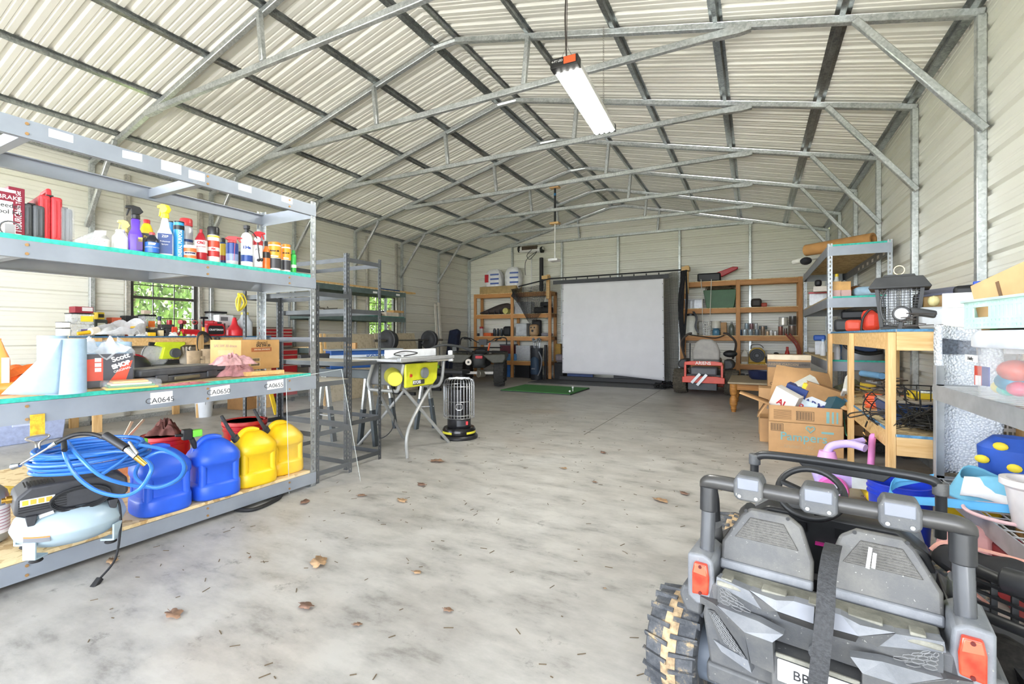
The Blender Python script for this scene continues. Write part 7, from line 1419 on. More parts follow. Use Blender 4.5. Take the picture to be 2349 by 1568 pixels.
# clear toy bin and what stands on it
BT = V((1.10, 2.62, .892)); t = T('toy_bin', 'clear storage bin of bright toys with white lid on the wire shelf', 'bin', BT, -PI / 2 + .1)
b = B(); L_, D_, HB_ = .58, .40, .23; b.lathe([(.9, 0), (.97, .01), (1.0, HB_)], n=40, sx=L_ / 2, sy=D_ / 2, pw=.35); b.mk('body', mclear('bin_plastic', '#e4e8ec', .28), t)
B().lathe([(1.04, HB_), (1.06, HB_ + .005), (1.06, HB_ + .05), (1.0, HB_ + .075), (.5, HB_ + .08)], n=40, sx=L_ / 2, sy=D_ / 2, pw=.35).mk('lid', M('#dfe4ec', .35), t)
t2_ = BT + V((0, 0, HB_ + .083))
fr_ = pX(2265, 840, .9)
def onface(px0, py0, px1, py1, x, hx, nm, par, off=.0): ps = [pX(a, c, x) for a, c in ((px0, py0), (px1, py0 + .12 * (px1 - px0)), (px1, py1 + .12 * (px1 - px0)), (px0, py1))]; return B().add(ps + [q + V((.004, 0, 0)) for q in ps], [(0, 1, 2, 3), (7, 6, 5, 4), (0, 4, 5, 1), (1, 5, 6, 2), (2, 6, 7, 3), (3, 7, 4, 0)]).mk(nm, M(hx, .4), par, w=True, sm=0)
B().box(-L_ * .5 - .02, -.06, .20, -L_ * .5 + .005, .06, .27).mk('handle_latch', M('#e9eaec', .4), t, bev=.004); 
XF = .895
onface(2235, 838, 2252, 882, XF, '#d24a38', 'label', t); onface(2252, 840, 2268, 884, XF, '#2c3a86', 'label', t); onface(2237, 860, 2250, 882, XF - .001, '#e6e6ea', 'label', t)
p = pX(2226, 822, .87); onface(2213, 812, 2240, 828, .872, '#e9ebea', 'name_tag', t); txt('Hefty', .022, M('#222226'), t, Tm(p.x, p.y, p.z, -PI / 2 + .1), w=True)
for (px, py, s, hx, l) in ((2320, 875, .055, '#3f9fc4', 'blue toy inside the clear bin'), (2330, 850, .06, '#e0644a', 'orange red toy block inside the clear bin'), (2300, 888, .04, '#e6d44a', 'yellow toy by the bin front'), (2338, 892, .04, '#e05a78', 'pink toy at the bin bottom'), (2310, 895, .035, '#58c8b4', 'turquoise toy at the bin bottom')):
    q = pX(px, py, 1.02); q.z = max(q.z, .9 + s * .8); o = B().sph((0, 0, 0), s, s * 1.2, s * .8, 12, 8).mk('toy', M(hx, .4)); o.location = q; tag(o, l, 'toy', 'toys in the clear bin')
t = T('basket', 'mint green plastic basket with oval grip holes on the bin lid', 'basket', t2_, -PI / 2 + .1); MN = M('#c6e6dd', .45); HH = .125; b = B()
for s in (-1, 1):
    for i in range(22):
        x = -.29 + .0276 * i
        if s < 0 and 3 <= i <= 6: b.box(x - .009, s * .2 - .003, 0, x + .009, s * .2 + .003, .045); b.box(x - .009, s * .2 - .003, .095, x + .009, s * .2 + .003, HH)
        else: b.box(x - .009, s * .2 - .003, 0, x + .009, s * .2 + .003, HH)
    for z in (0, .02, .04, .095, HH - .012): b.box(-.3, s * .2 - .004, z, .3, s * .2 + .004, z + .01)
    for i in range(15): y = -.19 + .027 * i; b.box(s * .3 - .003, y - .009, 0, s * .3 + .003, y + .009, HH)
    for z in (0, .03, .06, .09, HH - .012): b.box(s * .3 - .004, -.2, z, s * .3 + .004, .2, z + .01)
b.box(-.3, -.2, 0, .3, .2, .006); b.mk('body', MN, t, sm=0); b = B(); 
for s in (-1, 1): b.bar((-.31, s * .205, HH), (.31, s * .205, HH), .018, .012); b.bar((s * .305, -.2, HH), (s * .305, .2, HH), .018, .012)
b.mk('rim', MN, t, bev=.003)
p = t2_ + V((-.08, .12, .02)); o = T('flap_carton', 'tan cardboard mailer box tilted in the mint basket', 'carton', p, -PI / 2 + .25); o.rotation_euler = (0, -.28, -PI / 2 + .35); B().box(-.16, -.05, 0, .26, .09, .235).mk('carton', M('#d3ab7c', .75), o, bev=.003); B().box(-.03, -.053, .09, -.015, -.05, .2).mk('slot', M('#7b6048'), o, sm=0); B().prism([(-.12, .0), (.06, .0), (-.02, .075)], -.054, -.051).mk('green_print', M('#5a9a3f'), o, sm=0)
b = B(); b.grid(30, 12, lambda u, v: V((.26 * (v - .5) * 2 * (1 + .08 * math.sin(9 * u)), .16 * math.cos(2 * PI * u) * (1 - (2 * v - 1) ** 2) ** .5, .12 + .13 * math.sin(2 * PI * u) * (1 - (2 * v - 1) ** 2) ** .5 + .015 * math.sin(9 * v + 20 * u)))); o = b.mk('plastic_bag', mclear('grey_film', '#c6cbd8', .5), thick=.001); o.location = t2_ + V((.15, .10, .17)); o.rotation_euler = (0, 0, -PI / 2 + .3); tag(o, 'cloudy clear plastic bag bulging behind the tan mailer box', 'bag')
# lower level of the wire shelf
t = T('laundry_crate', 'white lattice crate on the bench board behind the bubble wrap', 'crate', (1.28, 3.93, .552), 0); t.scale = (.4, .7, 1); b = B()
for i in range(8): b.box(-.22 + i * .06, -.15, 0, -.2 + i * .06, -.145, .2)
for z in (0, .05, .1, .15, .19): b.box(-.24, -.152, z, .24, -.146, z + .02)
b.box(-.24, -.14, 0, .24, .14, .01); b.mk('lattice', M('#dfe1e3', .5), t, sm=0)
tag(B().box(.95, 2.3, .03, 1.35, 2.95, .25).mk('red_tote', M('#8c1d22', .4), bev=.01), 'dark red tote standing on the concrete under the wire shelf', 'tote')
p = pZ(2260, 1105, .40); t = T('swim_bag', 'white and sky blue tote bag slumped on the lower wire deck', 'bag', V((1.08, 3.10, .362)), -.6)
b = B(); b.grid(28, 10, lambda u, v: V((.22 * math.cos(2 * PI * u) * (1 - .25 * v), .15 * math.sin(2 * PI * u) * (1 - .3 * v), .12 * v + .025 * math.sin(6 * PI * u) * v))); b.mk('body', M('#7cc7e6', .6), t, thick=.004); B().grid(8, 4, lambda u, v: V((lerp(-.12, .16, u), -.148 + .05 * v, .03 + .085 * v + .01 * math.sin(6 * u)))).mk('white_panel', M('#eff1f3', .6), t, thick=.006)
for k in range(2): strip(smooth([(-.24, -.1 - .04 * k, .08), (-.36, -.2, .02 + .03 * k), (-.33, -.3, -.02), (-.1, -.32 - .03 * k, .03), (.2, -.26, .07)], 5), .035, .004, M('#56a9dc', .6), t, 'handle_strap', wv=(0, .5, 1))
o = B().tube([(.16 * math.cos(a), .11 * math.sin(a), 0) for a in [2 * PI * i / 30 for i in range(30)]], .008, 8, True).mk('hoop', M('#f0c9cb', .5)); o.location = (1.0, 2.84, .385); o.rotation_euler = (.1, .05, .3); tag(o, 'pale pink hoop lying under the sky blue bag', 'hoop')
t = T('duck_towel_bag', 'royal blue bag patterned with yellow ducks by the picture edge', 'bag', (1.20, 3.36, .365), -.6); b = B(); b.lathe([(.10, 0), (.13, .06), (.14, .22), (.08, .28), (1e-6, .29)], n=24, sy=.8); b.mk('body', M('#2c58b8', .6), t)
for x, z in ((-.09, .16), (-.02, .24), (.03, .14)): B().sph((x, -.105, z), .03, .012, .022, 10, 6).mk('duck_print', M('#efd33a', .6), t)
t = T('plant_pot', 'white ceramic cup shaped planter at the picture edge', 'pot', (1.03, 2.74, .362)); t.scale = (.9, .9, 1.3); B().lathe([(.05, 0), (.06, .01), (.085, .13), (.105, .14), (.105, .16), (.08, .16), (.05, .02), (1e-6, .02)], n=28).mk('body', M('#eee9e8', .35), t)
# ride on toys and blue bucket behind the buggy
p = pZ(2057, 1110, .33); bucket('bucket', 'royal blue open bucket behind the toy buggy', V((p.x, p.y - .06, 0)), .145, .36, '#2140c8', .3)
t = T('ride_on_toy', 'lavender ride on toy with pink wheels behind the toy buggy', 'ride on toy', (.62, 4.05, 0), .0); LAV = M('#c4b1ea', .4); PKW = M('#e86fc0', .4)
B().prism([(-.22, .09), (-.1, .07), (.0, .12), (.12, .12), (.2, .07), (.30, .08), (.30, .2), (.1, .24), (-.2, .26), (-.25, .18)], -.1, .1).mk('body', LAV, t, bev=.03, seg=3); B().box(-.02, -.104, .12, .2, -.1, .2).mk('sticker', M('#dfe9ee', .4), t, bev=.004)
for x in (-.13, .24):
    w_ = B().lathe([(.05, -.03), (.085, -.035), (.095, -.02), (.095, .02), (.085, .035), (.05, .03)], (x, -.1, .095), 26, m=Matrix.Rotation(PI / 2, 4, 'X')).mk('wheel', PKW, t); B().cyl((x, -.137, .095), (x, -.06, .095), .045, n=18).mk('hub', M('#ece8f4', .4), w_)
B().lathe([(.07, .24), (.06, .3), (.05, .34)], (-.15, 0, 0), 16).mk('neck', M('#e7a8dc', .4), t); B().tube(smooth([(-.15, 0, .33), (-.12, 0, .38), (-.02, -.02, .41), (.06, -.08, .40)], 5), .028, 10).mk('handlebar', LAV, t); B().tube(smooth([(-.02, 0, .41), (.07, .05, .43)], 5), .022, 8).mk('handlebar', LAV, t)
t = T('toy_push_bar', 'pink tube push bar standing behind the lavender toy', 'toy', (.83, 4.3, 0)); a = pY(1998, 1060, 4.2); e = pY(2001, 1006, 4.2); B().tube(smooth([(a.x - .02, 4.2, 0), a, e, e + V((.01, .0, .02))], 4), .022, 10).mk('tube', M('#e78fcb', .4), t, w=True)
tag(B().prism([(-.30, 0), (.32, 0), (.3, .06), (-.28, .1)], -.14, .14).mk('toy_tray', M('#e79db4', .5), bev=.02), 'pink plastic toy tray on the concrete before the blue bucket', 'tray').location = (.46, 3.05, 0)
tag(B().prism([(-.12, 0), (.12, 0), (.1, .28), (-.06, .33)], -.05, .05).mk('toy_board', M('#f2b8b4', .5), bev=.03), 'peach pink toy board leaning at the blue bucket', 'toy').location = (.86, 2.9, 0)
# ================= ride-on toy buggy in front =================
UA = -.155; UO = V((.149, 1.468, 0))
bg = T('toy_buggy', 'dusty dark grey ride on toy buggy seen from behind with red tail lights', 'toy car', UO, UA)
UI = MW[bg.name].inverted()
def U(px, py, y):        # pixel to buggy space on the cross plane y
    o, d = UI @ O, UI.to_3x3() @ ray(px, py); return o + d * ((y - o.y) / d.y)
def dusty(name, a, c, r=.42):
    mt = bpy.data.materials.new(name); nt, b, _ = nodes(mt); v = coord(nt); n = noise(nt, v, 7, 6, .7); n2 = noise(nt, v, 120, 2)
    rp = ramp(nt, n, [(.42, a), (.72, c)]); sp = ramp(nt, n2, [(.70, '#000000'), (.76, '#ffffff')]); mx = nd(nt, 'Mix', data_type='RGBA'); nt.links.new(sp.outputs[0], mx.inputs[0]); nt.links.new(rp.outputs[0], mx.inputs[6]); mx.inputs[7].default_value = lin('#a5a49c')
    nt.links.new(mx.outputs[2], b.inputs['Base Color']); b.inputs['Roughness'].default_value = r; bump(nt, b, noise(nt, v, 300, 2), .08); return mt
GM = dusty('gunmetal_plastic', '#74777c', '#8e9093'); GD = dusty('dark_plastic', '#515356', '#6c6b68', .5); GS = dusty('seat_plastic', '#565656', '#716f69', .5); BP = M('#2a2b2d', .38, v=.1, s=20); LED = dusty('dirty_ledge', '#77766d', '#a4a294', .8); BRZ = M('#4b4a49', .33, .3, v=.06)
REDL = bpy.data.materials.new('red_lens'); nt, b, _ = nodes(REDL); n = noise(nt, coord(nt), 30); rp = ramp(nt, n, [(.3, '#c8301c'), (.7, '#e8553a')]); nt.links.new(rp.outputs[0], b.inputs['Base Color']); b.inputs['Roughness'].default_value = .12; b.inputs['Coat Weight'].default_value = .5
mk = lambda b, nm, m, par=None, **k: b.mk(nm, m, par or bg, **k)
# tub
mk(B().prism([(-.27, .2), (.27, .2), (.29, .34), (.27, .44), (-.27, .44), (-.29, .34)], .0, .13), 'rear_body', GD, bev=.008)
mk(B().prism([(-.28, .14), (.28, .14), (.28, .2), (-.28, .2)], .0, 1.05), 'floor_pan', GD, bev=.01)
for s in (-1, 1): mk(B().prism([(s * .24, .2), (s * .33, .2), (s * .335, .34), (s * .30, .40), (s * .25, .40)], .34, .62), 'door', GD, bev=.012)
mk(B().prism([(-.27, .22), (.27, .22), (.29, .43), (.2, .5), (-.2, .5), (-.29, .43)], .62, .74), 'dashboard', BP, bev=.012)
mk(B().prism([(-.28, .2), (.28, .2), (.3, .4), (.18, .46), (-.18, .46), (-.3, .4)], .74, 1.1), 'hood', GM, bev=.03)
for x in (-.10, .02, .06): mk(B().box(x, .612, .43, x + .03, .622, .465), 'switch_panel', M('#17181a', .4))
mk(B().box(.075, .606, .435, .09, .612, .46), 'red_switch', M('#e0607a', .3)); mk(B().box(-.04, .60, .395, .09, .625, .402), 'pink_trim', M('#c8308c', .4))
mk(B().tube(smooth([(.12, .60, .40), (.13, .58, .45), (.18, .56, .47), (.25, .56, .46), (.28, .58, .40)], 5), .014, 8), 'grab_bar', BP)
mk(B().box(-.23, .26, .24, .23, .5, .27), 'seat_cushion', BP, bev=.02); mk(B().cyl((-.03, .52, .2), (-.03, .5, .32), .02, n=12), 'gear_lever', BP)
# rear fascia facets
def facet(pl, nm, mat, th=.012, mir=True):
    ps = [U(a, c, y) for a, c, y in pl]
    for s in ((1, -1) if mir else (1,)):
        q = [V((s * p.x, p.y, p.z)) for p in ps]; c = sum(q, V()) / len(q); mid = B(); n = len(q)
        mid.add([tuple(p) for p in q] + [(p.x * .98, p.y + .03, p.z) for p in q], [tuple(range(n)), tuple(range(2 * n - 1, n - 1, -1))] + [(i, n + i, n + (i + 1) % n, (i + 1) % n) for i in range(n)]); mk(mid, nm, mat, sm=0)
mk(B().prism([(-.245, .34), (.245, .34), (.245, .45), (-.245, .45)], -.012, .06), 'fascia_back', GD)
facet([(1644, 1322, -.02), (1719, 1355, -.03), (1747, 1397, -.025), (1642, 1340, -.015)], 'upper_wing', GM)
facet([(1719, 1355, -.03), (1782, 1401, -.055), (1750, 1402, -.03)], 'upper_wing_tip', GD)
facet([(1719, 1353, -.03), (1780, 1376, -.05), (1820, 1378, -.035), (1782, 1401, -.06)], 'upper_facet', GM)
facet([(1782, 1401, -.06), (1820, 1378, -.035), (1868, 1392, -.03), (1866, 1430, -.055)], 'center_facet', M('#8d9098', .4, v=.05))
facet([(1782, 1402, -.06), (1866, 1431, -.055), (1866, 1445, -.04), (1790, 1418, -.04)], 'center_underside', BRZ)
facet([(1638, 1386, -.03), (1738, 1424, -.055), (1797, 1455, -.075), (1772, 1473, -.085), (1707, 1449, -.08)], 'lower_wing', GM)
facet([(1606, 1366, -.005), (1638, 1384, -.03), (1707, 1449, -.08), (1720, 1520, -.06), (1690, 1470, -.05), (1640, 1400, -.02), (1606, 1382, .0)], 'wing_side', GD)
facet([(1707, 1449, -.08), (1772, 1473, -.085), (1776, 1545, -.06), (1722, 1520, -.06)], 'lower_face', GD)
facet([(1636, 1466, -.005), (1655, 1494, -.02), (1724, 1543, -.055), (1716, 1514, -.05), (1660, 1482, -.02)], 'lower_trim', GM)
facet([(1622, 1396, .0), (1640, 1402, -.02), (1714, 1512, -.045), (1655, 1480, -.01)], 'side_mesh', GD)
# honeycomb in the grilles
def honey(qd, nu, nv, y0, y1):
    A, B_, C_, D_ = [U(px, py, lerp(y0, y1, k)) for (px, py), k in zip(qd, (0, .4, 1, .7))]
    for s in (-1, 1):
        b = B()
        for i in range(nu):
            for j in range(nv):
                ct = lambda u, v: A.lerp(B_, u).lerp(D_.lerp(C_, u), v); u, v = (i + .5) / nu, (j + .5 + .5 * (i % 2)) / (nv + .5)
                c = ct(u, v); du = (ct(min(1, u + .4 / nu), v) - c) * 1.25; dv = (ct(u, min(1, v + .4 / nv)) - c) * 1.15
                b.tube([(s * p.x, p.y - .004, p.z) for p in [c + du * math.cos(a) + dv * math.sin(a) for a in [PI / 3 * q for q in range(6)]]], .0010, 4, True)
        mk(b, 'honeycomb_grille', M('#808182', .4), sm=0)
honey([(1652, 1346), (1668, 1352), (1738, 1414), (1654, 1386)], 3, 4, -.02, -.035); honey([(1628, 1402), (1644, 1404), (1712, 1510), (1664, 1476)], 4, 9, -.004, -.05)
# ledge with grime, pods and lights
mk(B().prism([(-.245, .448), (.245, .448), (.245, .462), (-.245, .462)], -.025, .07), 'tail_ledge', LED, bev=.004)
for x, w_ in ((-.22, .03), (-.1, .06), (.0, .04), (.1, .07), (.2, .03)): mk(B().box(x - w_ / 2, -.02, .462, x + w_ / 2, .02, .472), 'ledge_lug', LED, bev=.003)
for s in (-1, 1):
    mk(B().prism([(s * .25, .37), (s * .262, .50), (s * .285, .515), (s * .335, .51), (s * .335, .38), (s * .31, .36)], .0, .15), 'corner_pod', GM, bev=.008)
    tl = mk(B().prism([(s * .272, .402), (s * .270, .452), (s * .276, .492), (s * .312, .492), (s * .318, .46), (s * .318, .395)], -.012, .01), 'tail_light', REDL, bev=.004)
    mk(B().prism([(s * .275, .458), (s * .279, .488), (s * .309, .488), (s * .314, .462)], -.015, -.01), 'clear_lens', M('#dd6a50', .12), tl, bev=.002)
    for z in (.483, .405): mk(B().cyl((s * .294, -.0165, z), (s * .294, -.01, z), .005, n=10), 'lens_screw', M('#5b1512', .4), tl)
    mk(B().prism([(s * .30, .31), (s * .30, .40), (s * .36, .39), (s * .37, .36), (s * .35, .31)], .03, .2), 'fender_flare', GD, bev=.01)
    q = V((s * .292, .06, .51)); mk(B().cyl(q, (s * .288, .065, .64), .021, n=20), 'bar_post', M('#6e7074', .25, .6, v=.05)); mk(B().cyl((s * .288, .065, .63), (s * .288, .07, .705), .026, n=16), 'bar_joint', BP, bev=.003)
    mk(B().tube(smooth([(s * .29, .10, .70), (s * .295, .16, .64), (s * .30, .2, .56), (s * .3, .24, .48)], 5), .017, 10), 'bar_stay', BP)
    mk(B().cyl((s * .30, .18, .55), (s * .30, .22, .45), .026, n=12), 'stay_bracket', GD)
    mk(B().prism([(s * .26, .36), (s * .31, .36), (s * .32, .46), (s * .27, .50)], .15, .34), 'side_pillar', BP, bev=.01)
mk(B().tube(smooth([(-.289, .09, .685), (-.296, .075, .705), (-.285, .065, .720), (-.24, .06, .724), (-.1, .06, .722), (.1, .06, .722), (.24, .06, .724), (.285, .065, .720), (.296, .075, .705), (.289, .09, .685)], 4), .0215, 14), 'rear_roll_bar', BRZ)
for x, w_ in ((-.172, .078), (.0, .088), (.17, .086)):
    l_ = mk(B().prism([(-w_ / 2, -.03), (-w_ / 2, .012), (-w_ / 2 + .01, .033), (w_ / 2 - .01, .033), (w_ / 2, .012), (w_ / 2, -.03), (w_ / 2 - .012, -.042), (-w_ / 2 + .012, -.042)], .03, .10, Tm(x, 0, .732)), 'roof_light', GD, bev=.006)
    mk(B().box(x - w_ * .36, .0275, .724, x + w_ * .36, .033, .757), 'light_back_panel', M('#7b7f88', .35, v=.04), l_, bev=.003)
    for u in (-.28, .28): mk(B().cyl((x + u * w_, .026, .704), (x + u * w_, .034, .704), .005, n=10), 'light_screw', M('#c6c8ca', .3, .8), l_)
# seat backs leaning over the ledge
for s in (-1, 1):
    q = Tm(s * .137, .105, .478, 0, -.33); x0 = .122
    mk(B().prism([(-x0, -.01), (x0, -.01), (x0, .05), (x0 - .05 if s > 0 else x0 - .03, .14), (x0 - .075 if s > 0 else x0 - .068, .165), (-x0 + .068 if s > 0 else -x0 + .075, .165), (-x0 + .03 if s > 0 else -x0 + .05, .14), (-x0, .05)], -.015, .02, q), 'seat_back', GS, bev=.009, seg=3)
    pn = mk(B().prism([(-.085, .07), (.085, .07), (.045, .135), (-.045, .135)], -.0185, -.012, q), 'mesh_panel', M('#5d5b57', .6, v=.2, s=90, bp=.5), bev=.002)
    b = B()
    for k in range(9): z = .074 + .007 * k; h_ = .08 - .04 * (z - .07) / .065; b.bar(q @ V((-h_, -.019, z)), q @ V((h_, -.019, z)), .002, .002)
    mk(b, 'mesh_rib', M('#6d6b66', .5), pn, sm=0)
    for u in (-.058, .055): mk(B().cyl(q @ V((u, -.0175, .152)), q @ V((u, -.012, .152)), .005, n=10), 'seat_screw', M('#1a1a1a', .5))
    mk(B().prism([(-x0, -.03), (x0, -.03), (x0, .0), (-x0, .0)], -.022, .02, q), 'seat_shelf', GM, bev=.006)
for a, c in (((1997, 1255), (1990, 1303)), ((2007, 1268), (2003, 1303))): mk(B().bar(U(a[0], a[1], .085), U(c[0], c[1], .075), .008, .003, (0, 1, 0)), 'white_paint_mark', M('#e9e9ea', .6))
mk(B().sph((.235, .2, .5), .02, .02, .03, 12, 8), 'lime_knob', M('#c4e02c', .4))
# hanging strap and number plate
strip(smooth([U(1912, 1248, .10), U(1905, 1275, .03), U(1897, 1330, -.03), U(1893, 1400, -.075), U(1885, 1480, -.10), U(1872, 1600, -.11)], 4), .04, .003, M('#38393b', .7, v=.2, s=120, bp=.4), bg, 'tow_strap', wv=(1, 0, 0))
mk(B().prism([(-.10, .2), (.10, .2), (.10, .335), (-.10, .335)], -.06, .0), 'plate_recess', GD, bev=.004)
pl = mk(B().box(-.085, -.07, .268, .085, -.062, .325), 'number_plate', M('#e8e8e8', .4, v=.02), bev=.003); txt('BBH-1', .034, M('#2b2b2d', .5), bg, Tm(-.005, -.0712, .297), 'plate_lettering'); mk(B().box(-.09, -.066, .327, .09, -.058, .338), 'plate_shade', LED, bev=.002)
mk(B().cyl((.005, -.05, .37), (.005, -.062, .37), .022, n=20), 'tow_hole', GD); mk(B().cyl((.005, -.055, .37), (.005, -.0635, .37), .012, n=16), 'tow_hole_bore', M('#0c0c0d', .8))
# front bar and steering wheel
mk(B().tube(smooth([(-.285, .88, .45), (-.285, .87, .60), (-.272, .86, .632), (-.23, .855, .648), (-.1, .85, .652), (.15, .85, .648), (.29, .855, .640), (.328, .86, .62), (.338, .87, .58), (.338, .88, .42)], 4), .0175, 12), 'front_roll_bar', BP)
mk(B().prism([(-.12, .645), (.20, .638), (.17, .605), (-.09, .612)], .842, .862), 'bar_plate', BP, bev=.004)
for x, z in ((-.283, .632), (.336, .618)): mk(B().cyl((x, .862, z - .035), (x, .862, z + .012), .024, n=16), 'bar_elbow', GD, bev=.004)
sw = mk(B().tube([Tm(-.055, .60, .585, 0, -.75) @ V((.105 * math.cos(a), 0, .105 * math.sin(a) * .95)) for a in [2 * PI * i / 36 for i in range(36)]], .012, 10, True), 'steering_wheel', BP)
for a in (.3, PI - .3, 1.5 * PI): q = Tm(-.055, .60, .585, 0, -.75); mk(B().bar(q @ V((0, .01, 0)), q @ V((.1 * math.cos(a), 0, .1 * math.sin(a))), .03, .012), 'wheel_spoke', BP, sw)
mk(B().cyl((-.055, .60, .58), (-.055, .66, .54), .03, n=16), 'wheel_hub', BP, sw); mk(B().bar((-.16, .68, .5), (-.08, .68, .5), .05, .05), 'speaker', GD)
mk(B().tube([(-.29, .66, .40), (-.27, .55, .48), (-.24, .5, .52)], .02, 8), 'mirror_arm', BP)
# wheels
TYB = bpy.data.materials.new('muddy_tyre'); nt, b, _ = nodes(TYB); v = coord(nt); n = noise(nt, v, 16, 6, .75); rp = ramp(nt, n, [(.40, '#3a3d42'), (.55, '#55575a'), (.66, '#a8916a')]); nt.links.new(rp.outputs[0], b.inputs['Base Color']); b.inputs['Roughness'].default_value = .7; bump(nt, b, n, .3)
for s in (-1, 1):
    for y in (.12, .95):
        w_ = tyre(bg, s * .385, y, .152, .16, 20, mat=TYB, hub=M('#7b808a', .4), lugd=.012)
        mk(B().lathe([(.155, -.022), (.1585, 0), (.155, .022)], (s * .385, y, .1604), 36, m=Matrix.Rotation(PI / 2, 4, 'Y')), 'mud_band', M('#b39a78', .9, v=.3, s=40, bp=.6), w_)
    mk(B().cyl((s * .25, .12, .16), (s * .315, .12, .16), .085, n=24), 'gear_motor', M('#6b7480', .4)); mk(B().cyl((s * .315, .12, .16), (s * .33, .12, .16), .06, n=20), 'red_gear', M('#b0303c', .4))
mk(B().cyl((-.3, .12, .16), (.3, .12, .16), .02, n=12), 'axle', BP)
# black cargo basket of a second toy wagon by the buggy
wg = T('toy_wagon', 'black tube framed toy wagon with lattice side standing beside the buggy', 'wagon', (.85, 1.7, 0)); TBK = M('#2c2d2f', .4, v=.1)
def D3(px, py, d): return pD(px, py, d)
mkw = lambda b, nm, m, **k: b.mk(nm, m, wg, w=True, **k)
mkw(B().tube([D3(2225, 1297, 1.42), D3(2300, 1332, 1.30), D3(2400, 1372, 1.2)], .016, 12), 'top_rail', TBK); mkw(B().tube([D3(2228, 1398, 1.42), D3(2300, 1428, 1.30), D3(2400, 1468, 1.2)], .016, 12), 'bottom_rail', TBK)
mkw(B().cyl(D3(2326, 1332, 1.27) + V((-.02, 0, 0)), D3(2375, 1350, 1.22), .034, n=18), 'corner_knuckle', TBK, bev=.006)
for u in (.25, .5, .75): mkw(B().bar(D3(2228, lerp(1297, 1398, u), 1.43), D3(2400, lerp(1372, 1468, u), 1.21), .01, .008), 'side_slat', TBK)
for u in (.02, .3, .58, .86): mkw(B().bar(D3(lerp(2228, 2400, u), lerp(1297, 1372, u), lerp(1.43, 1.21, u)), D3(lerp(2228, 2400, u), lerp(1398, 1468, u), lerp(1.43, 1.21, u)), .014, .01), 'side_upright', TBK)
q = D3(2290, 1490, 1.38); q.z = 0
mkw(B().lathe([(.05, -.04), (.115, -.05), (.13, -.02), (.13, .02), (.115, .05), (.05, .04)], (q.x + .03, q.y + .05, .13), 28, m=Matrix.Rotation(PI / 2, 4, 'Y')), 'wheel', M('#2a2723', .9, v=.4, s=40, bp=.6)); mkw(B().box(q.x + .02, q.y - .4, .2, q.x + .4, q.y + .2, .225), 'chassis', TBK)
for k in range(2): mkw(B().cyl((q.x + .5, q.y - .4 + .6 * k, .13), (q.x + .56, q.y - .4 + .6 * k, .13), .13, n=20), 'wheel', M('#2a2723', .9))
p = D3(2300, 1305, 1.44); t = T('sports_bag', 'black bag with peach pink piping lying in the toy wagon', 'bag', p, -.6)
b = B(); b.grid(30, 14, lambda u, v: V((.17 * (2 * u - 1), .09 * math.cos(PI * 2 * v) * (1 - (2 * u - 1) ** 4) ** .5, -.02 + .05 * math.sin(PI * 2 * v) * (1 - (2 * u - 1) ** 4) ** .5 + .008 * math.sin(14 * u)))); b.mk('body', M('#232326', .85, v=.2, bp=.4), t)
PPK = M('#e5a898', .7); strip(smooth([(-.165, -.03, .0), (-.14, -.01, .03), (-.07, .02, .033), (.07, .03, .033), (.14, .01, .02)], 5), .014, .006, PPK, t, 'piping'); strip(smooth([(-.06, -.07, .02), (-.02, -.085, .0), (.06, -.09, -.01), (.15, -.07, .0)], 5), .014, .006, PPK, t, 'piping'); strip(smooth([(-.1, -.085, -.03), (-.05, -.09, -.06), (.0, -.09, -.09)], 4), .012, .005, PPK, t, 'lace')
b = B(); b.tube(smooth([D3(2243, 1392, 1.30), D3(2252, 1420, 1.25), D3(2257, 1460, 1.22), D3(2258, 1480, 1.22)], 5), .007, 8); tag(b.mk('pink_hoop', M('#f08cb4', .4)), 'pink plastic hoop edge showing behind the buggy tail light', 'hoop')
# ================= shop light, leaves, small floor things =================
ZLT = 3.15; n0, n1 = pZ(1294, 148, ZLT), pZ(1388, 303, ZLT); ax = (n1 - n0).normalized(); L_ = (n1 - n0).length
t = T('shop_light', 'hanging LED shop light with black ends, lit, below the roof', 'light fixture', (n0 + n1) / 2, math.atan2(ax.y, ax.x) - PI / 2)
B().box(-.1, -L_ / 2, 0, .1, L_ / 2, .05).mk('housing', M('#d9d9d7', .4), t, bev=.006); B().box(-.105, -L_ / 2 - .01, -.016, .105, -L_ / 2 + .075, .055).mk('end_cap', M('#1c1c1e', .4), t, bev=.004); B().box(-.105, L_ / 2 - .03, -.012, .105, L_ / 2 + .01, .055).mk('end_cap', M('#4a4b4c', .4), t, bev=.004)
for x in (-.072, -.024, .024, .072): B().cyl((x, -L_ / 2 + .08, -.003), (x, L_ / 2 - .035, -.003), .0225, n=12).mk('led_tube', M('#fffdf6', .3, e=40.), t)
B().box(.0, -L_ / 2 - .012, .0, .09, -L_ / 2 - .009, .05).mk('warning_sticker', M('#e4552d', .4), t); txt('4-FT LED', .022, M('#d9d9d9'), t, Tm(-.05, -L_ / 2 - .0112, .03))
zr = lambda p: roofz(p.x) + .06
p = MW[t.name] @ V((0, -L_ / 2 + .06, .05)); b = B(); b.tube([p + V((-.06, 0, 0)), p + V((0, 0, .12)), p + V((.06, 0, 0))], .002, 4); b.tube(smooth([p + V((0, 0, .0)), p + V((-.012, 0, .35)), p + V((.008, 0, .7)), V((p.x, p.y, zr(p)))], 5), .006, 6); b.tube([p + V((0, 0, .12)), V((p.x + .01, p.y, zr(p)))], .003, 5); b.mk('power_cord', M('#3a3430', .6), t, w=True)
p = MW[t.name] @ V((0, L_ / 2 - .06, .05)); b = B(); z = p.z
while z < zr(p): b.tube([V((p.x + .006 * math.cos(a), p.y, z + .012 * math.sin(a))) for a in [2 * PI * i / 8 for i in range(8)]], .0016, 4, True); z += .022
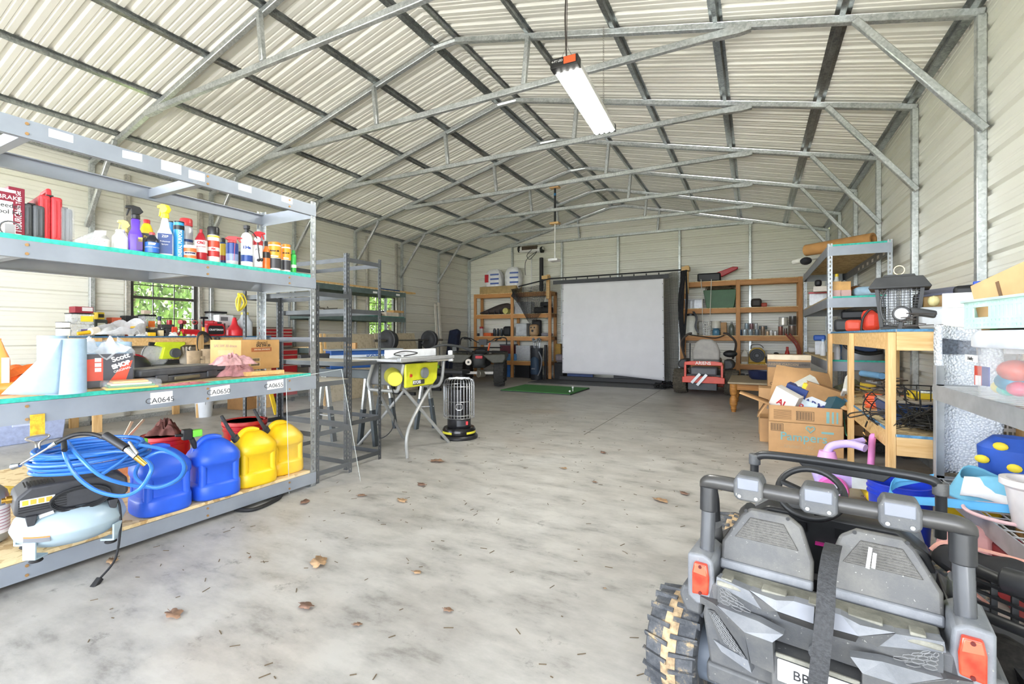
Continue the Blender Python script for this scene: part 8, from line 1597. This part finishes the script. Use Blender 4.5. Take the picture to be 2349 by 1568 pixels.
b.mk('hanging_chain', M('#8e8b82', .4, .7), t, w=True)
# dead leaves on the concrete
LFM = [M('#957660', .8, v=.25, s=30), M('#b0906e', .8, v=.25, s=30), M('#836656', .8, v=.25, s=30)]
def leaf(px, py, wpx, lab, k):
    p = pZ(px, py, .004); s = W(p, wpx) * .5; rr = random.Random(k); b = B(); n = 26; rim = []
    for i in range(n): a = 2 * PI * i / n; r = s * (.62 + .38 * abs(math.cos(2.5 * a + k)) * (1 if i % 2 else .72)); rim.append(V((r * math.cos(a), r * .62 * math.sin(a), .003 + s * .2 * abs(math.sin(a + k)) * rr.uniform(.3, 1))))
    b.add([V((0, 0, .004))] + rim, [(0, 1 + i, 1 + (i + 1) % n) for i in range(n)]); o = b.mk('dead_leaf', LFM[k % 3], thick=.0012)
    st = B().tube([(-s * .4, 0, .004), (-s * 1.15, .02 * s, .006)], .0014, 4).mk('stem', LFM[2], o); o.location = p; o.rotation_euler = (0, 0, rr.uniform(-.8, .8)); tag(o, lab, 'leaf', 'dead leaves on the concrete')
for k, q in enumerate(((398, 1410, 58, 'large curled brown leaf on the concrete nearest the compressor'), (732, 1291, 66, 'largest crumpled brown leaf in the open floor'), (703, 1391, 46, 'tan leaf on the floor below the largest crumpled one'), (820, 1433, 24, 'small dark leaf near the bottom edge of the picture'), (956, 1313, 26, 'small leaf alone in the middle of the near floor'),
    (699, 1152, 36, 'flat dry leaf beside the foot of the acrylic sheet'), (830, 1137, 24, 'small yellow brown leaf by the acrylic sheet corner'), (922, 1148, 34, 'tan leaf past the acrylic sheet, toward the middle of the floor'), (968, 1112, 30, 'pale leaf further back in the middle of the floor'), (1003, 1058, 40, 'orange tan leaf in front of the heater'),
    (1293, 1074, 18, 'small rust coloured leaf in the middle of the far floor'), (1384, 1038, 20, 'tan leaf on the far floor near the open boxes'), (1365, 1106, 14, 'tiny leaf between the rust coloured one and the buggy'), (1516, 1148, 40, 'flat reddish leaf beside the toy buggy'), (1570, 1132, 28, 'curled grey brown leaf beside the toy buggy'), (1028, 1400, 28, 'thin tan leaf fragment on the near floor'), (258, 1287, 40, 'dry leaf by the power plug at the rack'), (1315, 893, 5, 'speck of leaf at the turf'), (573, 1279, 10, 'tiny leaf scrap in front of the bottom beam'), (1388, 1350, 8, 'tiny dark scrap on the concrete near the buggy'))):
    if q[2] > 7: leaf(*q, k)
b = B(); rr = random.Random(31)
for k in range(420):
    p = V((rr.uniform(-3.0, .9), rr.uniform(.75, 6.5), .0015)); a = rr.uniform(0, 3.14); l = rr.uniform(.004, .02); d = V((math.cos(a), math.sin(a), 0)) * l; b.bar(p - d, p + d, rr.uniform(.0015, .004), .002)
o = b.mk('leaf_litter', M('#6b5c48', .9), sm=0); o['kind'] = 'stuff'; tag(o, 'fine dry leaf and grass bits scattered over the concrete', 'litter')
# OSB sheet lying on the concrete behind the rack
tag(B().box(-5.4, .4, .0, -3.78, 2.45, .09).mk('osb_pallet', OSB, bev=.003), 'pale OSB topped platform lying behind the bottom of the grey rack', 'board')
# ================= light and camera =================
wd = bpy.data.worlds.new('sky'); bpy.context.scene.world = wd; wd.use_nodes = True
nt = wd.node_tree; nt.nodes.clear(); wo = nt.nodes.new('ShaderNodeOutputWorld'); bg = nt.nodes.new('ShaderNodeBackground')
tc = nt.nodes.new('ShaderNodeTexCoord'); n = noise(nt, tc.outputs['Generated'], 2.2, 5); rp = ramp(nt, n, [(.3, '#dfe9f7'), (.7, '#f6f9ff')])
sx = nd(nt, 'SeparateXYZ'); nt.links.new(tc.outputs['Generated'], sx.inputs[0])
gr = ramp(nt, sx.outputs[2], [(0., (6.4,) * 3 + (1,)), (.13, (6.0,) * 3 + (1,)), (.36, (2.0,) * 3 + (1,)), (1., (1.1,) * 3 + (1,))])
mx = nd(nt, 'Mix', data_type='RGBA', blend_type='MULTIPLY'); mx.inputs[0].default_value = 1; nt.links.new(rp.outputs[0], mx.inputs[6]); nt.links.new(gr.outputs[0], mx.inputs[7])
nt.links.new(mx.outputs[2], bg.inputs[0]); bg.inputs[1].default_value = 1.; nt.links.new(bg.outputs[0], wo.inputs[0])
sl = bpy.data.lights.new('sun', 'SUN'); sl.energy = 30; sl.angle = .03; sl.color = (1, .99, .97); so = bpy.data.objects.new('sun', sl); C.objects.link(so); so.rotation_euler = Euler((-.75, .12, 0))
def area(name, loc, rot, sx, sy, e=0., col=(1, 1, 1), portal=False):
    l = bpy.data.lights.new(name, 'AREA'); l.shape = 'RECTANGLE'; l.size = sx; l.size_y = sy; l.energy = e; l.color = col
    if portal: l.cycles.is_portal = True
    o = bpy.data.objects.new(name, l); C.objects.link(o); o.location = loc; o.rotation_euler = rot; return o
area('doorway_portal', (XM + .1, YF - .08, 1.48), (PI / 2, 0, 0), 8.7, 2.95, portal=True)
cam = bpy.data.cameras.new('camera'); co = bpy.data.objects.new('camera', cam); C.objects.link(co)
cam.sensor_fit = 'HORIZONTAL'; cam.sensor_width = 36; cam.lens = 36 * FPX / 2349; cam.clip_start = .02; cam.clip_end = 300
cam.shift_y = (HY - 784) / 2349
co.location = (0, 0, ZC); co.rotation_euler = (PI / 2, 0, YAW)
sc = bpy.context.scene; sc.camera = co
sc.view_settings.view_transform = 'Standard'; sc.view_settings.look = 'None'; sc.view_settings.gamma = 1; sc.view_settings.use_curve_mapping = False
sc.view_settings.exposure = 1.2
sc.cycles.max_bounces = 10; sc.cycles.diffuse_bounces = 6; sc.cycles.glossy_bounces = 3; sc.cycles.transparent_max_bounces = 16
sc.cycles.sample_clamp_indirect = 8; sc.cycles.caustics_reflective = False; sc.cycles.caustics_refractive = False
